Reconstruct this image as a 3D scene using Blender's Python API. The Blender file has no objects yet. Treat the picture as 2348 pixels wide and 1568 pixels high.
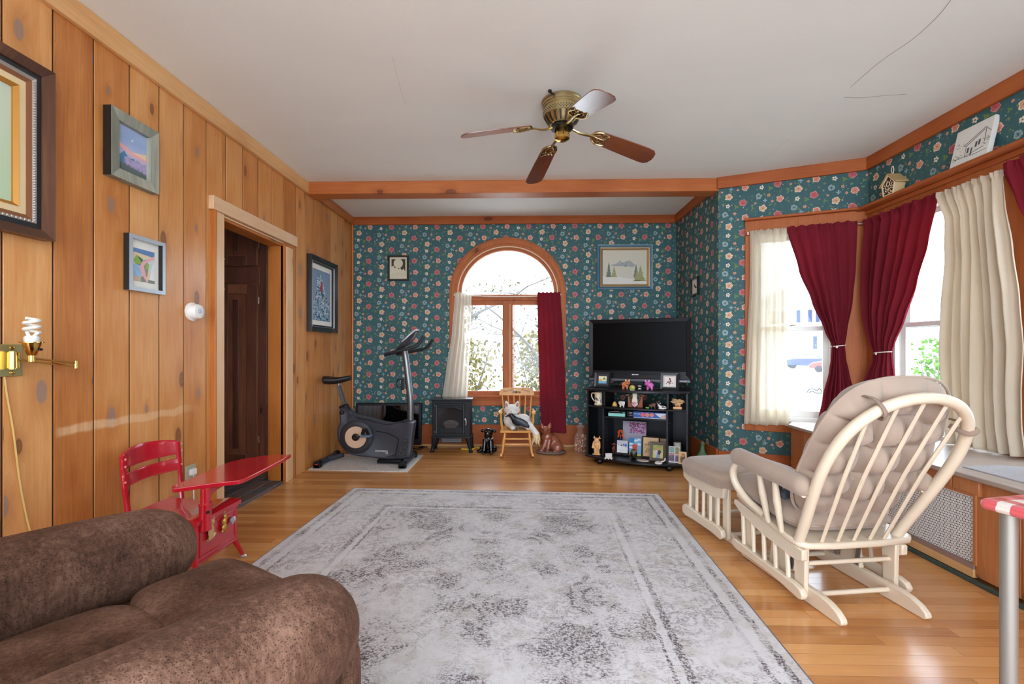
import bpy, bmesh, math, random
from mathutils import Vector as V, Matrix as M
random.seed(7)
SC = bpy.context.scene
COL = SC.collection
PI = math.pi
R_ = math.radians
sin, cos = math.sin, math.cos

# ---------------------------------------------------------------- camera model (measured from the photograph)
FPX, HY, CH, YAW = 1050.0, 803.0, 1.12, R_(1.35)
FW = (-sin(YAW), cos(YAW)); RT = (cos(YAW), sin(YAW))
def ray(px, py):
    c = (px - 1174) / FPX
    return V((FW[0] + c * RT[0], FW[1] + c * RT[1], (HY - py) / FPX))
def atz(px, py, z):
    r = ray(px, py); t = (z - CH) / r.z
    return V((r.x * t, r.y * t, z))
def aty(px, py, y):
    r = ray(px, py); t = y / r.y
    return V((r.x * t, y, CH + r.z * t))
def atx(px, py, x):
    r = ray(px, py); t = x / r.x
    return V((x, r.y * t, CH + r.z * t))
def atl(px, py, P, Q):          # (distance along P->Q, height) on the upright plane through P and Q
    r = ray(px, py); dx, dy = Q[0] - P[0], Q[1] - P[1]
    t = (P[1] * dx - P[0] * dy) / (r.y * dx - r.x * dy)
    return ((r.x * t - P[0]) * dx + (r.y * t - P[1]) * dy) / math.hypot(dx, dy), CH + r.z * t

# ---------------------------------------------------------------- mesh collector
def catmull(p, n=6, closed=False):
    p = [V(q) for q in p]; out = []
    m = len(p)
    rng = range(m if closed else m - 1)
    for i in rng:
        a = p[(i - 1) % m] if closed or i > 0 else p[0]
        b = p[i]; c = p[(i + 1) % m]
        d = p[(i + 2) % m] if closed or i + 2 < m else p[-1]
        for k in range(n):
            t = k / n
            out.append(.5 * ((2 * b) + (c - a) * t + (2 * a - 5 * b + 4 * c - d) * t * t + (3 * b - a - 3 * c + d) * t ** 3))
    if not closed: out.append(p[-1])
    return out

class G:
    def __init__(s): s.v = []; s.f = []; s.m = []; s.T = None; s.mi = 0
    def add(s, vs, fs, m=None):
        b = len(s.v)
        s.v += [tuple(s.T @ V(v)) if s.T else tuple(v) for v in vs]
        s.f += [tuple(i + b for i in f) for f in fs]
        s.m += [s.mi if m is None else m] * len(fs)
        return s
    def box(s, x0, y0, z0, x1, y1, z1, m=None):
        vs = [(x, y, z) for z in (z0, z1) for y in (y0, y1) for x in (x0, x1)]
        return s.add(vs, [(0, 2, 3, 1), (4, 5, 7, 6), (0, 1, 5, 4), (2, 6, 7, 3), (0, 4, 6, 2), (1, 3, 7, 5)], m)
    def bar(s, p, q, w, h, m=None, up=(0, 0, 1)):      # rectangular bar p->q
        p, q = V(p), V(q); d = (q - p).normalized(); u = V(up)
        if abs(d.dot(u)) > .98: u = V((0, 1, 0))
        a = d.cross(u).normalized() * w / 2; b = a.cross(d).normalized() * h / 2
        vs = [e + i * a + j * b for e in (p, q) for (i, j) in ((-1, -1), (1, -1), (1, 1), (-1, 1))]
        return s.add(vs, [(0, 3, 2, 1), (4, 5, 6, 7), (0, 1, 5, 4), (1, 2, 6, 5), (2, 3, 7, 6), (3, 0, 4, 7)], m)
    def tube(s, pts, r, n=10, closed=False, m=None, flat=1.0, caps=True, tw=None):
        pts = [V(p) for p in pts]; k = len(pts)
        rs = r if isinstance(r, (list, tuple)) else [r] * k
        tg = []
        for i in range(k):
            a = pts[(i - 1) % k] if closed or i else pts[0]
            b = pts[(i + 1) % k] if closed or i < k - 1 else pts[-1]
            tg.append((b - a).normalized())
        ref = V(tw) if tw else (V((0, 0, 1)) if abs(tg[0].z) < .9 else V((1, 0, 0)))
        u = (ref - tg[0] * ref.dot(tg[0])).normalized()
        vs = []
        for i in range(k):
            u = (u - tg[i] * u.dot(tg[i])).normalized(); w = tg[i].cross(u)
            for j in range(n):
                a = 2 * PI * j / n
                vs.append(pts[i] + rs[i] * (cos(a) * u * flat + sin(a) * w))
        fs = []
        for i in range(k if closed else k - 1):
            for j in range(n):
                fs.append((i * n + j, i * n + (j + 1) % n, ((i + 1) % k) * n + (j + 1) % n, ((i + 1) % k) * n + j))
        if not closed and caps:
            fs.append(tuple(range(n - 1, -1, -1))); fs.append(tuple((k - 1) * n + j for j in range(n)))
        return s.add(vs, fs, m)
    def cyl(s, p, q, r, r2=None, n=16, m=None):
        return s.tube([p, q], [r, r if r2 is None else r2], n, m=m)
    def lathe(s, prof, c=(0, 0, 0), n=20, m=None, axis=None):   # prof: (radius, height)
        X, Y, Z = V((1, 0, 0)), V((0, 1, 0)), V((0, 0, 1))
        if axis:
            Z = V(axis).normalized(); X = Z.orthogonal().normalized(); Y = Z.cross(X)
        c = V(c); vs = []; fs = []
        for r, h in prof:
            for j in range(n):
                a = 2 * PI * j / n
                vs.append(c + X * r * cos(a) + Y * r * sin(a) + Z * h)
        k = len(prof)
        for i in range(k - 1):
            for j in range(n):
                fs.append((i * n + j, i * n + (j + 1) % n, (i + 1) * n + (j + 1) % n, (i + 1) * n + j))
        if prof[0][0] > 1e-5: fs.append(tuple(range(n - 1, -1, -1)))
        if prof[-1][0] > 1e-5: fs.append(tuple((k - 1) * n + j for j in range(n)))
        return s.add(vs, fs, m)
    def ell(s, c, r, nu=14, nv=9, m=None, rot=None):
        if not isinstance(r, (tuple, list)): r = (r, r, r)
        c = V(c); vs = [V((0, 0, -r[2]))]; fs = []
        for i in range(1, nv):
            t = PI * i / nv - PI / 2
            for j in range(nu):
                a = 2 * PI * j / nu
                vs.append(V((r[0] * cos(t) * cos(a), r[1] * cos(t) * sin(a), r[2] * sin(t))))
        vs.append(V((0, 0, r[2])))
        for j in range(nu): fs.append((0, 1 + (j + 1) % nu, 1 + j))
        for i in range(nv - 2):
            for j in range(nu):
                fs.append((1 + i * nu + j, 1 + i * nu + (j + 1) % nu, 1 + (i + 1) * nu + (j + 1) % nu, 1 + (i + 1) * nu + j))
        b = 1 + (nv - 2) * nu; t = len(vs) - 1
        for j in range(nu): fs.append((b + j, b + (j + 1) % nu, t))
        if rot:
            rm = M.Rotation(rot[2], 3, 'Z') @ M.Rotation(rot[1], 3, 'Y') @ M.Rotation(rot[0], 3, 'X')
            vs = [rm @ v for v in vs]
        return s.add([v + c for v in vs], fs, m)
    def prism(s, poly, o, ax, ay, az, d, m=None):      # 2-D outline swept d along az
        o, ax, ay, az = V(o), V(ax), V(ay), V(az); n = len(poly)
        a = [o + ax * x + ay * y for x, y in poly]
        vs = a + [p + az * d for p in a]
        fs = [tuple(range(n - 1, -1, -1)), tuple(range(n, 2 * n))] + [(i, (i + 1) % n, n + (i + 1) % n, n + i) for i in range(n)]
        return s.add(vs, fs, m)
    def poly(s, pts, m=None): return s.add(pts, [tuple(range(len(pts)))], m)
    def grid(s, fn, nu, nv, cu=False, cv=False, m=None):
        vs = [fn(i / nu, j / nv) for j in range(nv if cv else nv + 1) for i in range(nu if cu else nu + 1)]
        w = nu if cu else nu + 1; h = nv if cv else nv + 1; fs = []
        for j in range(nv):
            for i in range(nu):
                a, b = j * w + i, j * w + (i + 1) % w
                c, d = ((j + 1) % h) * w + (i + 1) % w, ((j + 1) % h) * w + i
                fs.append((a, b, c, d))
        return s.add(vs, fs, m)

def link(name, data, parent=None, W=False):
    o = bpy.data.objects.new(name, data); COL.objects.link(o)
    if parent:
        o.parent = parent
        if W: o.matrix_parent_inverse = wm(parent).inverted()
    return o
def wm(o):
    m = M.LocRotScale(o.location, o.rotation_euler, o.scale)
    return (wm(o.parent) @ o.matrix_parent_inverse @ m) if o.parent else m
def obj(name, g, mats, parent=None, W=False, bev=0, sub=0, sharp=38, fix=True, seg=2, smooth=True):
    me = bpy.data.meshes.new(name); me.from_pydata(g.v, [], g.f)
    for i, p in enumerate(me.polygons): p.material_index = g.m[i]
    if fix:
        b = bmesh.new(); b.from_mesh(me); bmesh.ops.recalc_face_normals(b, faces=b.faces); b.to_mesh(me); b.free()
    for mt in (mats if isinstance(mats, (list, tuple)) else [mats]): me.materials.append(mt)
    if smooth:
        me.shade_smooth()
        if sharp < 180: me.set_sharp_from_angle(angle=R_(sharp))
    o = link(name, me, parent, W)
    if sub:
        md = o.modifiers.new('sub', 'SUBSURF'); md.levels = sub; md.render_levels = sub
    if bev:
        md = o.modifiers.new('bev', 'BEVEL'); md.width = bev; md.segments = seg; md.limit_method = 'ANGLE'; md.angle_limit = R_(40)
        md.harden_normals = False
    return o
def remesh(o, vox, smooth=4):
    md = o.modifiers.new('re', 'REMESH'); md.mode = 'VOXEL'; md.voxel_size = vox; md.use_smooth_shade = True
    if smooth:
        s = o.modifiers.new('sm', 'SMOOTH'); s.factor = .5; s.iterations = smooth
    return o
def solid(o, t, off=0):
    md = o.modifiers.new('so', 'SOLIDIFY'); md.thickness = t; md.offset = off; return o
def tag(o, label, cat, group=None):
    o['label'] = label; o['category'] = cat
    if group: o['group'] = group
    return o
def thing(name, label, cat, loc=(0, 0, 0), rz=0, group=None):
    o = bpy.data.objects.new(name, None); COL.objects.link(o); o.empty_display_size = .1
    o.location = loc; o.rotation_euler = (0, 0, rz)
    return tag(o, label, cat, group)
def st(o, label=None):
    o['kind'] = 'structure'
    if label: o['label'] = label
    return o
def text(name, body, size, mat_, parent, M4, ext=.0006, align='CENTER', shear=0, spacing=1):
    c = bpy.data.curves.new(name, 'FONT'); c.body = body; c.size = size; c.extrude = ext; c.align_x = align; c.shear = shear; c.space_character = spacing
    c.resolution_u = 3
    t = bpy.data.objects.new(name, c); COL.objects.link(t)
    dg = bpy.context.evaluated_depsgraph_get()
    me = bpy.data.meshes.new_from_object(t.evaluated_get(dg))
    bpy.data.objects.remove(t)
    me.materials.clear(); me.materials.append(mat_)
    o = link(name, me, parent); o.matrix_basis = M4
    return o
def frame4(o, x, y):
    x, y = V(x).normalized(), V(y).normalized(); z = x.cross(y); y = z.cross(x)
    m = M.Identity(4)
    for i, a in enumerate((x, y, z)):
        for k in range(3): m[k][i] = a[k]
    for k in range(3): m[k][3] = V(o)[k]
    return m

# ---------------------------------------------------------------- node helper
class N:
    def __init__(s, name):
        s.mat = bpy.data.materials.new(name); s.mat.use_nodes = True
        s.t = s.mat.node_tree; s.t.nodes.clear()
        s.out = s.n('ShaderNodeOutputMaterial')
    def n(s, ty, ins=None, **pr):
        x = s.t.nodes.new(ty)
        for k, v in pr.items(): setattr(x, k, v)
        for k, v in (ins or {}).items(): s.set(x.inputs[k], v)
        return x
    def set(s, sock, v):
        if isinstance(v, bpy.types.NodeSocket): s.t.links.new(v, sock)
        elif isinstance(v, bpy.types.Node): s.t.links.new(v.outputs[0], sock)
        else:
            if sock.type == 'RGBA' and len(v) == 3: v = (*v, 1)
            sock.default_value = v
    def m(s, op, a, b=0., c=0.):
        x = s.t.nodes.new('ShaderNodeMath'); x.operation = op
        s.set(x.inputs[0], a)
        if op not in ('SINE', 'COSINE', 'ABSOLUTE', 'FLOOR', 'FRACT', 'SQRT'):
            s.set(x.inputs[1], b)
            if op in ('MULTIPLY_ADD', 'WRAP', 'SMOOTH_MIN', 'COMPARE'): s.set(x.inputs[2], c)
        return x.outputs[0]
    def vm(s, op, a, b=(0, 0, 0)):
        x = s.t.nodes.new('ShaderNodeVectorMath'); x.operation = op
        s.set(x.inputs[0], a)
        if op == 'SCALE': s.set(x.inputs['Scale'], b)
        elif op not in ('LENGTH', 'ABSOLUTE', 'FLOOR', 'FRACTION'): s.set(x.inputs[1], b)
        return x.outputs['Value'] if op in ('LENGTH', 'DOT_PRODUCT', 'DISTANCE') else x.outputs[0]
    def step(s, x, a, b):       # smooth ramp 0..1 from a to b
        return s.n('ShaderNodeMapRange', {0: x, 1: a, 2: b, 3: 0., 4: 1.}, interpolation_type='SMOOTHSTEP').outputs[0]
    def mix(s, f, a, b, mode='MIX'):
        x = s.t.nodes.new('ShaderNodeMix'); x.data_type = 'RGBA'; x.blend_type = mode
        s.set(x.inputs[0], f); s.set(x.inputs[6], a); s.set(x.inputs[7], b)
        return x.outputs[2]
    def noise(s, v, sc, det=2., ro=.5, dist=0.):
        return s.n('ShaderNodeTexNoise', {'Vector': v, 'Scale': sc, 'Detail': det, 'Roughness': ro, 'Distortion': dist}).outputs[0]
    def vor(s, v, sc, dim='3D', feat='F1', rnd=1.):
        return s.n('ShaderNodeTexVoronoi', {'Vector': v, 'Scale': sc, 'Randomness': rnd}, voronoi_dimensions=dim, feature=feat)
    def ramp(s, f, stops):
        x = s.t.nodes.new('ShaderNodeValToRGB'); e = x.color_ramp.elements
        while len(e) < len(stops): e.new(.5)
        for i, (p, c) in enumerate(stops): e[i].position = p; e[i].color = (*c, 1)
        s.set(x.inputs[0], f); return x.outputs[0]
    def obj(s): return s.n('ShaderNodeTexCoord').outputs['Object']
    def sep(s, v): return s.n('ShaderNodeSeparateXYZ', {0: v}).outputs
    def comb(s, x=0., y=0., z=0.): return s.n('ShaderNodeCombineXYZ', {0: x, 1: y, 2: z}).outputs[0]
    def bump(s, h, st_=.3, d=.01): return s.n('ShaderNodeBump', {'Height': h, 'Strength': st_, 'Distance': d}).outputs[0]
    def pr(s, col, rough=.5, metal=0., spec=.5, coat=0., normal=None, **kw):
        p = s.n('ShaderNodeBsdfPrincipled', {'Base Color': col, 'Roughness': rough, 'Metallic': metal, 'Specular IOR Level': spec, 'Coat Weight': coat})
        for k, v in kw.items(): s.set(p.inputs[k.replace('_', ' ')], v)
        if normal is not None: s.set(p.inputs['Normal'], normal)
        return p.outputs[0]
    def done(s, sh): s.t.links.new(sh, s.out.inputs[0]); return s.mat

def srgb(r, g, b):
    f = lambda c: (c / 255 / 12.92) if c / 255 <= .04045 else ((c / 255 + .055) / 1.055) ** 2.4
    return (f(r), f(g), f(b))
_mc = {}
def mt(name, c, rough=.5, metal=0., spec=.5, coat=0., var=.12, bsc=0, bst=.2, vsc=6., **kw):
    """plain material with a little procedural tone variation and optional bump"""
    if name in _mc: return _mc[name]
    n = N(name); v = n.obj()
    nz = n.noise(v, vsc, 3.)
    f = n.m('MULTIPLY_ADD', nz, 2 * var, 1 - var)
    col = n.mix(1., c, n.comb(f, f, f), 'MULTIPLY')
    nm = n.bump(n.noise(v, bsc, 2.), bst, .002) if bsc else None
    _mc[name] = n.done(n.pr(col, rough, metal, spec, coat, nm, **kw)); return _mc[name]

def wood(name, dark, mid, lite, al='Z', ac='Y', rough=.42, knots=.5, kc=(.13, .06, .03), fine=1., tone=.35, coat=.15, island=True, kgrey=False, spec=.4, scar=None):
    n = N(name); o = n.sep(n.obj()); ix = {'X': 0, 'Y': 1, 'Z': 2}
    th = [k for k in 'XYZ' if k not in (al, ac)][0]
    rnd = n.n('ShaderNodeNewGeometry').outputs['Random Per Island'] if island else .37
    A = n.m('ADD', o[ix[ac]], n.m('MULTIPLY', o[ix[th]], .7))
    A = n.m('MULTIPLY_ADD', rnd, 13.7, A); L = n.m('MULTIPLY_ADD', rnd, 41.3, o[ix[al]])
    # knots: sparse cells, round across the grain, slightly long along it
    kv = n.comb(n.m('MULTIPLY', A, 6.), n.m('MULTIPLY', L, 2.6), 0.)
    vo = n.vor(kv, 1., '2D')
    gate = n.m('LESS_THAN', n.sep(vo.outputs['Color'])[0], knots)
    sz = n.m('MULTIPLY_ADD', n.sep(vo.outputs['Color'])[1], .09, .06)
    kd = n.m('DIVIDE', vo.outputs['Distance'], sz)
    kw = n.m('MULTIPLY', gate, n.m('SUBTRACT', 1., n.step(kd, .75, 1.1)))
    halo = n.m('MULTIPLY', gate, n.m('SUBTRACT', 1., n.step(kd, .6, 3.2)))
    bend = n.m('MULTIPLY', halo, .03)
    g = n.comb(n.m('ADD', A, bend), n.m('MULTIPLY', L, .045), rnd)
    s1 = n.noise(g, 95. * fine, 3., .6); s2 = n.noise(n.comb(A, n.m('MULTIPLY', L, .12), rnd), 7., 3., .55, .6)
    s3 = n.noise(n.comb(n.m('MULTIPLY', A, 2.), L, rnd), 2.6, 3.)
    f = n.m('ADD', n.m('MULTIPLY', s1, .35), n.m('ADD', n.m('MULTIPLY', s2, .45), n.m('MULTIPLY', s3, .35)))
    f = n.m('MULTIPLY_ADD', n.m('SUBTRACT', rnd, .5), tone, f)
    col = n.ramp(f, [(.25, dark), (.55, mid), (.85, lite)])
    col = n.mix(n.m('MULTIPLY', halo, .38), col, dark)
    kcol = n.ramp(n.m('FRACT', n.m('MULTIPLY', kd, 1.6)), [(0., kc), (.7, tuple(min(1, 1.9 * x) for x in kc)), (1., kc)])
    if kgrey: kcol = n.mix(n.m('GREATER_THAN', n.sep(vo.outputs['Color'])[2], .45), kcol, (.27, .2, .17))
    col = n.mix(n.m('MULTIPLY', kw, .74), col, kcol)
    if scar:      # pale strip left where an old rail was taken off the boards
        wz = n.m('MULTIPLY_ADD', n.noise(n.obj(), 7., 3.), .05, n.m('SUBTRACT', o[2], scar[2] + .025))
        bm = n.m('MULTIPLY', n.m('SUBTRACT', 1., n.step(n.m('ABSOLUTE', wz), .012, .028)), n.m('MULTIPLY', n.step(o[0], scar[0], scar[0] + .05), n.m('SUBTRACT', 1., n.step(o[0], scar[1] - .3, scar[1]))))
        col = n.mix(n.m('MULTIPLY', bm, n.m('MULTIPLY_ADD', s1, .6, .15)), col, srgb(240, 206, 160))
    nm = n.bump(s1, .12, .002)
    return n.done(n.pr(col, rough, 0., spec, coat, nm, Coat_Roughness=.2))
# ---------------------------------------------------------------- materials
def wallpaper():
    n = N('floral_wallpaper'); o = n.sep(n.obj())
    a = aty(845.4, 547, 5.37); ox, oz = a.x + 2.02, a.z
    W, H, k = .270, .267, .00131
    x = n.m('SUBTRACT', o[0], ox); z = n.m('SUBTRACT', o[2], oz)
    nz = n.noise(n.comb(x, z), 150., 2., .6)
    nb = n.noise(n.comb(x, z), 75., 2., .6)
    base = n.mix(n.noise(n.comb(x, z), 3., 3.), srgb(50, 88, 93), srgb(66, 106, 110))
    # stems and leaves, free-running
    lv = n.noise(n.comb(x, z), 34., 1., .5, 1.2)
    band = n.m('SUBTRACT', 1., n.step(n.m('ABSOLUTE', n.m('SUBTRACT', lv, .5)), .0, .018))
    gate = n.step(n.noise(n.comb(x, z, 3.), 14., 1.), .44, .52)
    col = n.mix(n.m('MULTIPLY', n.m('MULTIPLY', band, gate), .6), base, srgb(112, 138, 96))
    vo = n.vor(n.comb(x, z), 30., '2D'); vc = n.sep(vo.outputs['Color'])
    dm = n.m('MULTIPLY', n.m('LESS_THAN', vo.outputs['Distance'], n.m('MULTIPLY_ADD', vc[1], .13, .05)), n.m('LESS_THAN', vc[0], .42))
    dc = n.ramp(vc[2], [(0., srgb(214, 196, 180)), (.4, srgb(170, 190, 190)), (.55, srgb(205, 140, 120)), (.8, srgb(96, 130, 92)), (1., srgb(200, 200, 185))])
    col = n.mix(n.m('MULTIPLY', dm, .8), col, dc)
    vo = n.vor(n.comb(n.m('ADD', x, 3.3), z), 22., '2D'); vc = n.sep(vo.outputs['Color'])
    dm = n.m('MULTIPLY', n.m('LESS_THAN', n.m('ADD', vo.outputs['Distance'], n.m('MULTIPLY', n.m('SUBTRACT', nb, .5), .5)), .2), n.m('LESS_THAN', vc[0], .4))
    col = n.mix(n.m('MULTIPLY', dm, .75), col, n.mix(vc[2], srgb(72, 110, 84), srgb(128, 142, 92)))
    def fl(col, cx, cz, rad, pet, stops, amp=.16, ring=0.):
        qx = n.m('SUBTRACT', x, cx * k); qz = n.m('SUBTRACT', z, -cz * k)
        i = n.m('FLOOR', n.m('MULTIPLY_ADD', qx, 1 / W, .5))
        qx = n.m('MULTIPLY_ADD', i, -W, qx); qz = n.m('MULTIPLY_ADD', i, -H / 2, qz)
        j = n.m('FLOOR', n.m('MULTIPLY_ADD', qz, 1 / H, .5)); qz = n.m('MULTIPLY_ADD', j, -H, qz)
        p = n.comb(qx, qz); r = n.vm('LENGTH', p)
        th = n.m('ARCTAN2', qz, qx)
        w = n.m('MULTIPLY_ADD', n.m('COSINE', n.m('MULTIPLY', th, float(pet))), amp, 1.)
        w = n.m('MULTIPLY_ADD', n.m('SUBTRACT', nb, .5), 1.0, w)
        rr = n.m('DIVIDE', r, n.m('MULTIPLY', w, rad))
        f = n.m('MULTIPLY_ADD', n.m('SUBTRACT', nz, .5), 1.1, rr)
        return n.mix(n.m('SUBTRACT', 1., n.step(rr, .9, 1.05)), col, n.ramp(f, stops))
    pk = [(.0, srgb(150, 50, 60)), (.35, srgb(198, 104, 106)), (.6, srgb(176, 82, 88)), (.95, srgb(214, 142, 134))]
    cr = [(.0, srgb(120, 80, 50)), (.2, srgb(205, 150, 110)), (.5, srgb(222, 180, 145)), (.7, srgb(200, 140, 110)), (.85, srgb(238, 222, 195))]
    pe = [(.0, srgb(150, 80, 60)), (.3, srgb(220, 150, 125)), (.6, srgb(205, 120, 105)), (.9, srgb(236, 200, 175))]
    wh = [(.0, srgb(60, 70, 60)), (.28, srgb(70, 80, 70)), (.36, srgb(225, 215, 195)), (1., srgb(232, 222, 205))]
    bl = [(.0, srgb(50, 80, 90)), (.3, srgb(70, 105, 112)), (.4, srgb(150, 170, 172)), (.7, srgb(110, 145, 150)), (.9, srgb(176, 192, 190))]
    sm = [(.0, srgb(140, 80, 60)), (.4, srgb(205, 140, 110)), (1., srgb(222, 175, 150))]
    bs = [(.0, srgb(200, 190, 150)), (.3, srgb(120, 155, 175)), (1., srgb(150, 180, 195))]
    gl = [(.0, srgb(80, 110, 70)), (.5, srgb(120, 145, 90)), (1., srgb(70, 105, 80))]
    for cx, cz, R, pt, stp, am in ((-42, 25, .017, 3, gl, .55), (163, -80, .015, 3, gl, .5), (60, 45, .013, 3, gl, .5),
                               (-51, 69, .012, 5, sm, .2), (133, 0, .013, 4, bs, .45), (175, 10, .010, 4, sm, .2), (75, 13, .009, 5, sm, .2),
                               (0, 0, .030, 5, pk, .06), (-87, -50, .029, 5, cr, .10), (13, -102, .028, 5, pe, .10), (-93, 13, .017, 5, wh, .2), (95, -33, .024, 3, bl, .05)):
        col = fl(col, cx, cz, R, pt, stp, am)
    return n.done(n.pr(col, .62, spec=.3))
def floor_mat():
    n = N('oak_strip_floor'); o = n.sep(n.obj())
    row = n.m('FLOOR', n.m('DIVIDE', o[1], .0572))
    wn = n.n('ShaderNodeTexWhiteNoise', {'W': row}, noise_dimensions='1D').outputs['Value']
    xs = n.m('MULTIPLY_ADD', wn, 9., o[0])
    ci = n.m('FLOOR', n.m('DIVIDE', xs, 1.25))
    rnd = n.n('ShaderNodeTexWhiteNoise', {'Vector': n.comb(ci, row)}, noise_dimensions='2D').outputs['Value']
    g = n.comb(n.m('MULTIPLY_ADD', rnd, 17., n.m('MULTIPLY', xs, .05)), o[1], rnd)
    s1 = n.noise(g, 120., 3., .65); s2 = n.noise(n.comb(n.m('MULTIPLY', xs, .25), n.m('MULTIPLY', o[1], 2.), rnd), 6., 3.)
    f = n.m('ADD', n.m('MULTIPLY', s1, .35), n.m('ADD', n.m('MULTIPLY', s2, .3), n.m('MULTIPLY', rnd, .4)))
    col = n.ramp(f, [(.2, srgb(170, 110, 58)), (.5, srgb(202, 140, 80)), (.85, srgb(222, 166, 104))])
    ey = n.m('ABSOLUTE', n.m('SUBTRACT', n.m('FRACT', n.m('DIVIDE', o[1], .0572)), .5))
    ex = n.m('ABSOLUTE', n.m('SUBTRACT', n.m('FRACT', n.m('DIVIDE', xs, 1.25)), .5))
    gap = n.m('MAXIMUM', n.step(ey, .476, .497), n.step(ex, .4985, .4998))
    col = n.mix(n.m('MULTIPLY', gap, .6), col, srgb(92, 52, 26))
    nm = n.bump(n.m('SUBTRACT', n.m('MULTIPLY', s1, .25), gap), .25, .0015)
    ro = n.m('MULTIPLY_ADD', n.noise(n.comb(o[0], o[1]), 2.2, 3.), .14, .17)
    return n.done(n.pr(col, ro, spec=.5, coat=.35, normal=nm, Coat_Roughness=.12))
def rug_mat(hx, hy):
    n = N('distressed_rug'); c = n.obj(); o = n.sep(c)
    ax, ay = n.m('ABSOLUTE', o[0]), n.m('ABSOLUTE', o[1])
    wob = n.m('MULTIPLY', n.m('SUBTRACT', n.noise(c, 26., 3.), .5), .03)
    d = n.m('ADD', n.m('MINIMUM', n.m('SUBTRACT', hx, ax), n.m('SUBTRACT', hy, ay)), wob)
    def band(c0, w): return n.m('SUBTRACT', 1., n.step(n.m('ABSOLUTE', n.m('SUBTRACT', d, c0)), w * .5, w))
    lines = n.m('MAXIMUM', band(.055, .02), n.m('MAXIMUM', band(.125, .012), n.m('MAXIMUM', band(.40, .02), band(.455, .010))))
    # mirrored floral ornament
    mp = n.comb(ax, ay)
    mw = n.vm('ADD', mp, n.vm('SCALE', n.n('ShaderNodeTexNoise', {'Vector': mp, 'Scale': 7., 'Detail': 2.}).outputs[1], .09))
    v1 = n.vor(mw, 5.2, '2D'); orn = n.m('SINE', n.m('MULTIPLY', v1.outputs['Distance'], 21.))
    orn = n.step(orn, .1, .6)
    v2 = n.vor(mw, 15., '2D'); orn2 = n.step(n.m('SINE', n.m('MULTIPLY', v2.outputs['Distance'], 14.)), .2, .8)
    th = n.m('ARCTAN2', n.m('MULTIPLY', o[1], .82), o[0])
    r = n.vm('LENGTH', n.comb(o[0], n.m('MULTIPLY', o[1], .82)))
    r = n.m('MULTIPLY_ADD', n.m('COSINE', n.m('MULTIPLY', th, 8.)), .06, r); r = n.m('ADD', r, n.m('MULTIPLY', wob, 1.6))
    med = n.m('MAXIMUM', n.m('SUBTRACT', 1., n.step(n.m('ABSOLUTE', n.m('SUBTRACT', r, .55)), .07, .12)), n.m('MULTIPLY', n.m('SUBTRACT', 1., n.step(r, .16, .22)), .7))
    corner = n.m('MULTIPLY', n.step(r, .86, .92), n.step(d, .46, .48))
    inbord = n.m('MULTIPLY', n.step(d, .13, .14), n.m('SUBTRACT', 1., n.step(d, .38, .40)))
    infield = n.step(d, .46, .47)
    wear = n.noise(c, 3.4, 5., .62); wear2 = n.noise(c, 105., 3., .75); wear3 = n.noise(n.vm('MULTIPLY', c, (1., 2.6, 1.)), 62., 4., .8)
    pat = n.m('MAXIMUM', n.m('MULTIPLY', lines, .85), n.m('MULTIPLY', n.m('MAXIMUM', med, corner), n.m('MULTIPLY_ADD', orn, .55, .42)))
    pat = n.m('MAXIMUM', pat, n.m('MULTIPLY', inbord, n.m('MULTIPLY', n.m('MAXIMUM', orn2, orn), .42)))
    pat = n.m('MAXIMUM', pat, n.m('MULTIPLY', infield, n.m('MULTIPLY', n.m('MAXIMUM', orn2, orn), .36)))
    bl = None
    for bx, by, br_ in ((.40, .37, .22), (.43, .84, .19), (.68, .16, .17), (0., .31, .13), (.0, .95, .12), (.16, .1, .1)):
        q = n.vm('LENGTH', n.comb(n.m('SUBTRACT', ax, bx), n.m('SUBTRACT', ay, by)))
        q = n.m('ADD', n.m('DIVIDE', q, br_), n.m('MULTIPLY', n.m('SUBTRACT', n.noise(c, 9., 3.), .5), 1.3))
        q = n.m('SUBTRACT', 1., n.step(q, .7, 1.0)); bl = q if bl is None else n.m('MAXIMUM', bl, q)
    pat = n.m('MAXIMUM', pat, n.m('MULTIPLY', n.m('MULTIPLY', bl, infield), n.m('MULTIPLY_ADD', orn2, .35, .55)))
    keep = n.step(n.m('ADD', n.m('MULTIPLY', wear, .95), n.m('MULTIPLY', wear3, .4)), .58, .78)
    sp = n.step(n.m('ADD', wear2, n.m('MULTIPLY', wear3, .6)), .70, .90)
    dark = n.m('MULTIPLY', pat, n.m('MULTIPLY', n.m('MULTIPLY_ADD', sp, 1.0, .12), n.m('MULTIPLY_ADD', keep, .85, .2)))
    dark = n.m('MAXIMUM', dark, n.m('MULTIPLY', n.m('MULTIPLY', n.step(wear3, .54, .62), n.step(wear, .40, .62)), .5))
    basec = n.mix(n.noise(c, 2.2, 4.), srgb(196, 191, 189), srgb(218, 215, 214))
    basec = n.mix(n.m('MULTIPLY', n.step(n.noise(n.vm('ADD', c, (5., 2., 0.)), 9., 4.), .5, .66), .35), basec, srgb(176, 163, 148))
    dc = n.mix(n.noise(c, 4., 2.), srgb(78, 68, 72), srgb(112, 100, 98))
    col = n.mix(n.m('MINIMUM', n.m('MULTIPLY', dark, 1.35), 1.), basec, dc)
    edge = n.m('SUBTRACT', 1., n.step(n.m('MINIMUM', n.m('SUBTRACT', hx, ax), n.m('SUBTRACT', hy, ay)), .004, .010))
    col = n.mix(edge, col, srgb(90, 88, 92))
    nm = n.bump(n.noise(c, 420., 2.), .5, .004)
    return n.done(n.pr(col, .95, spec=.1, normal=nm, Sheen_Weight=.1))
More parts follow.
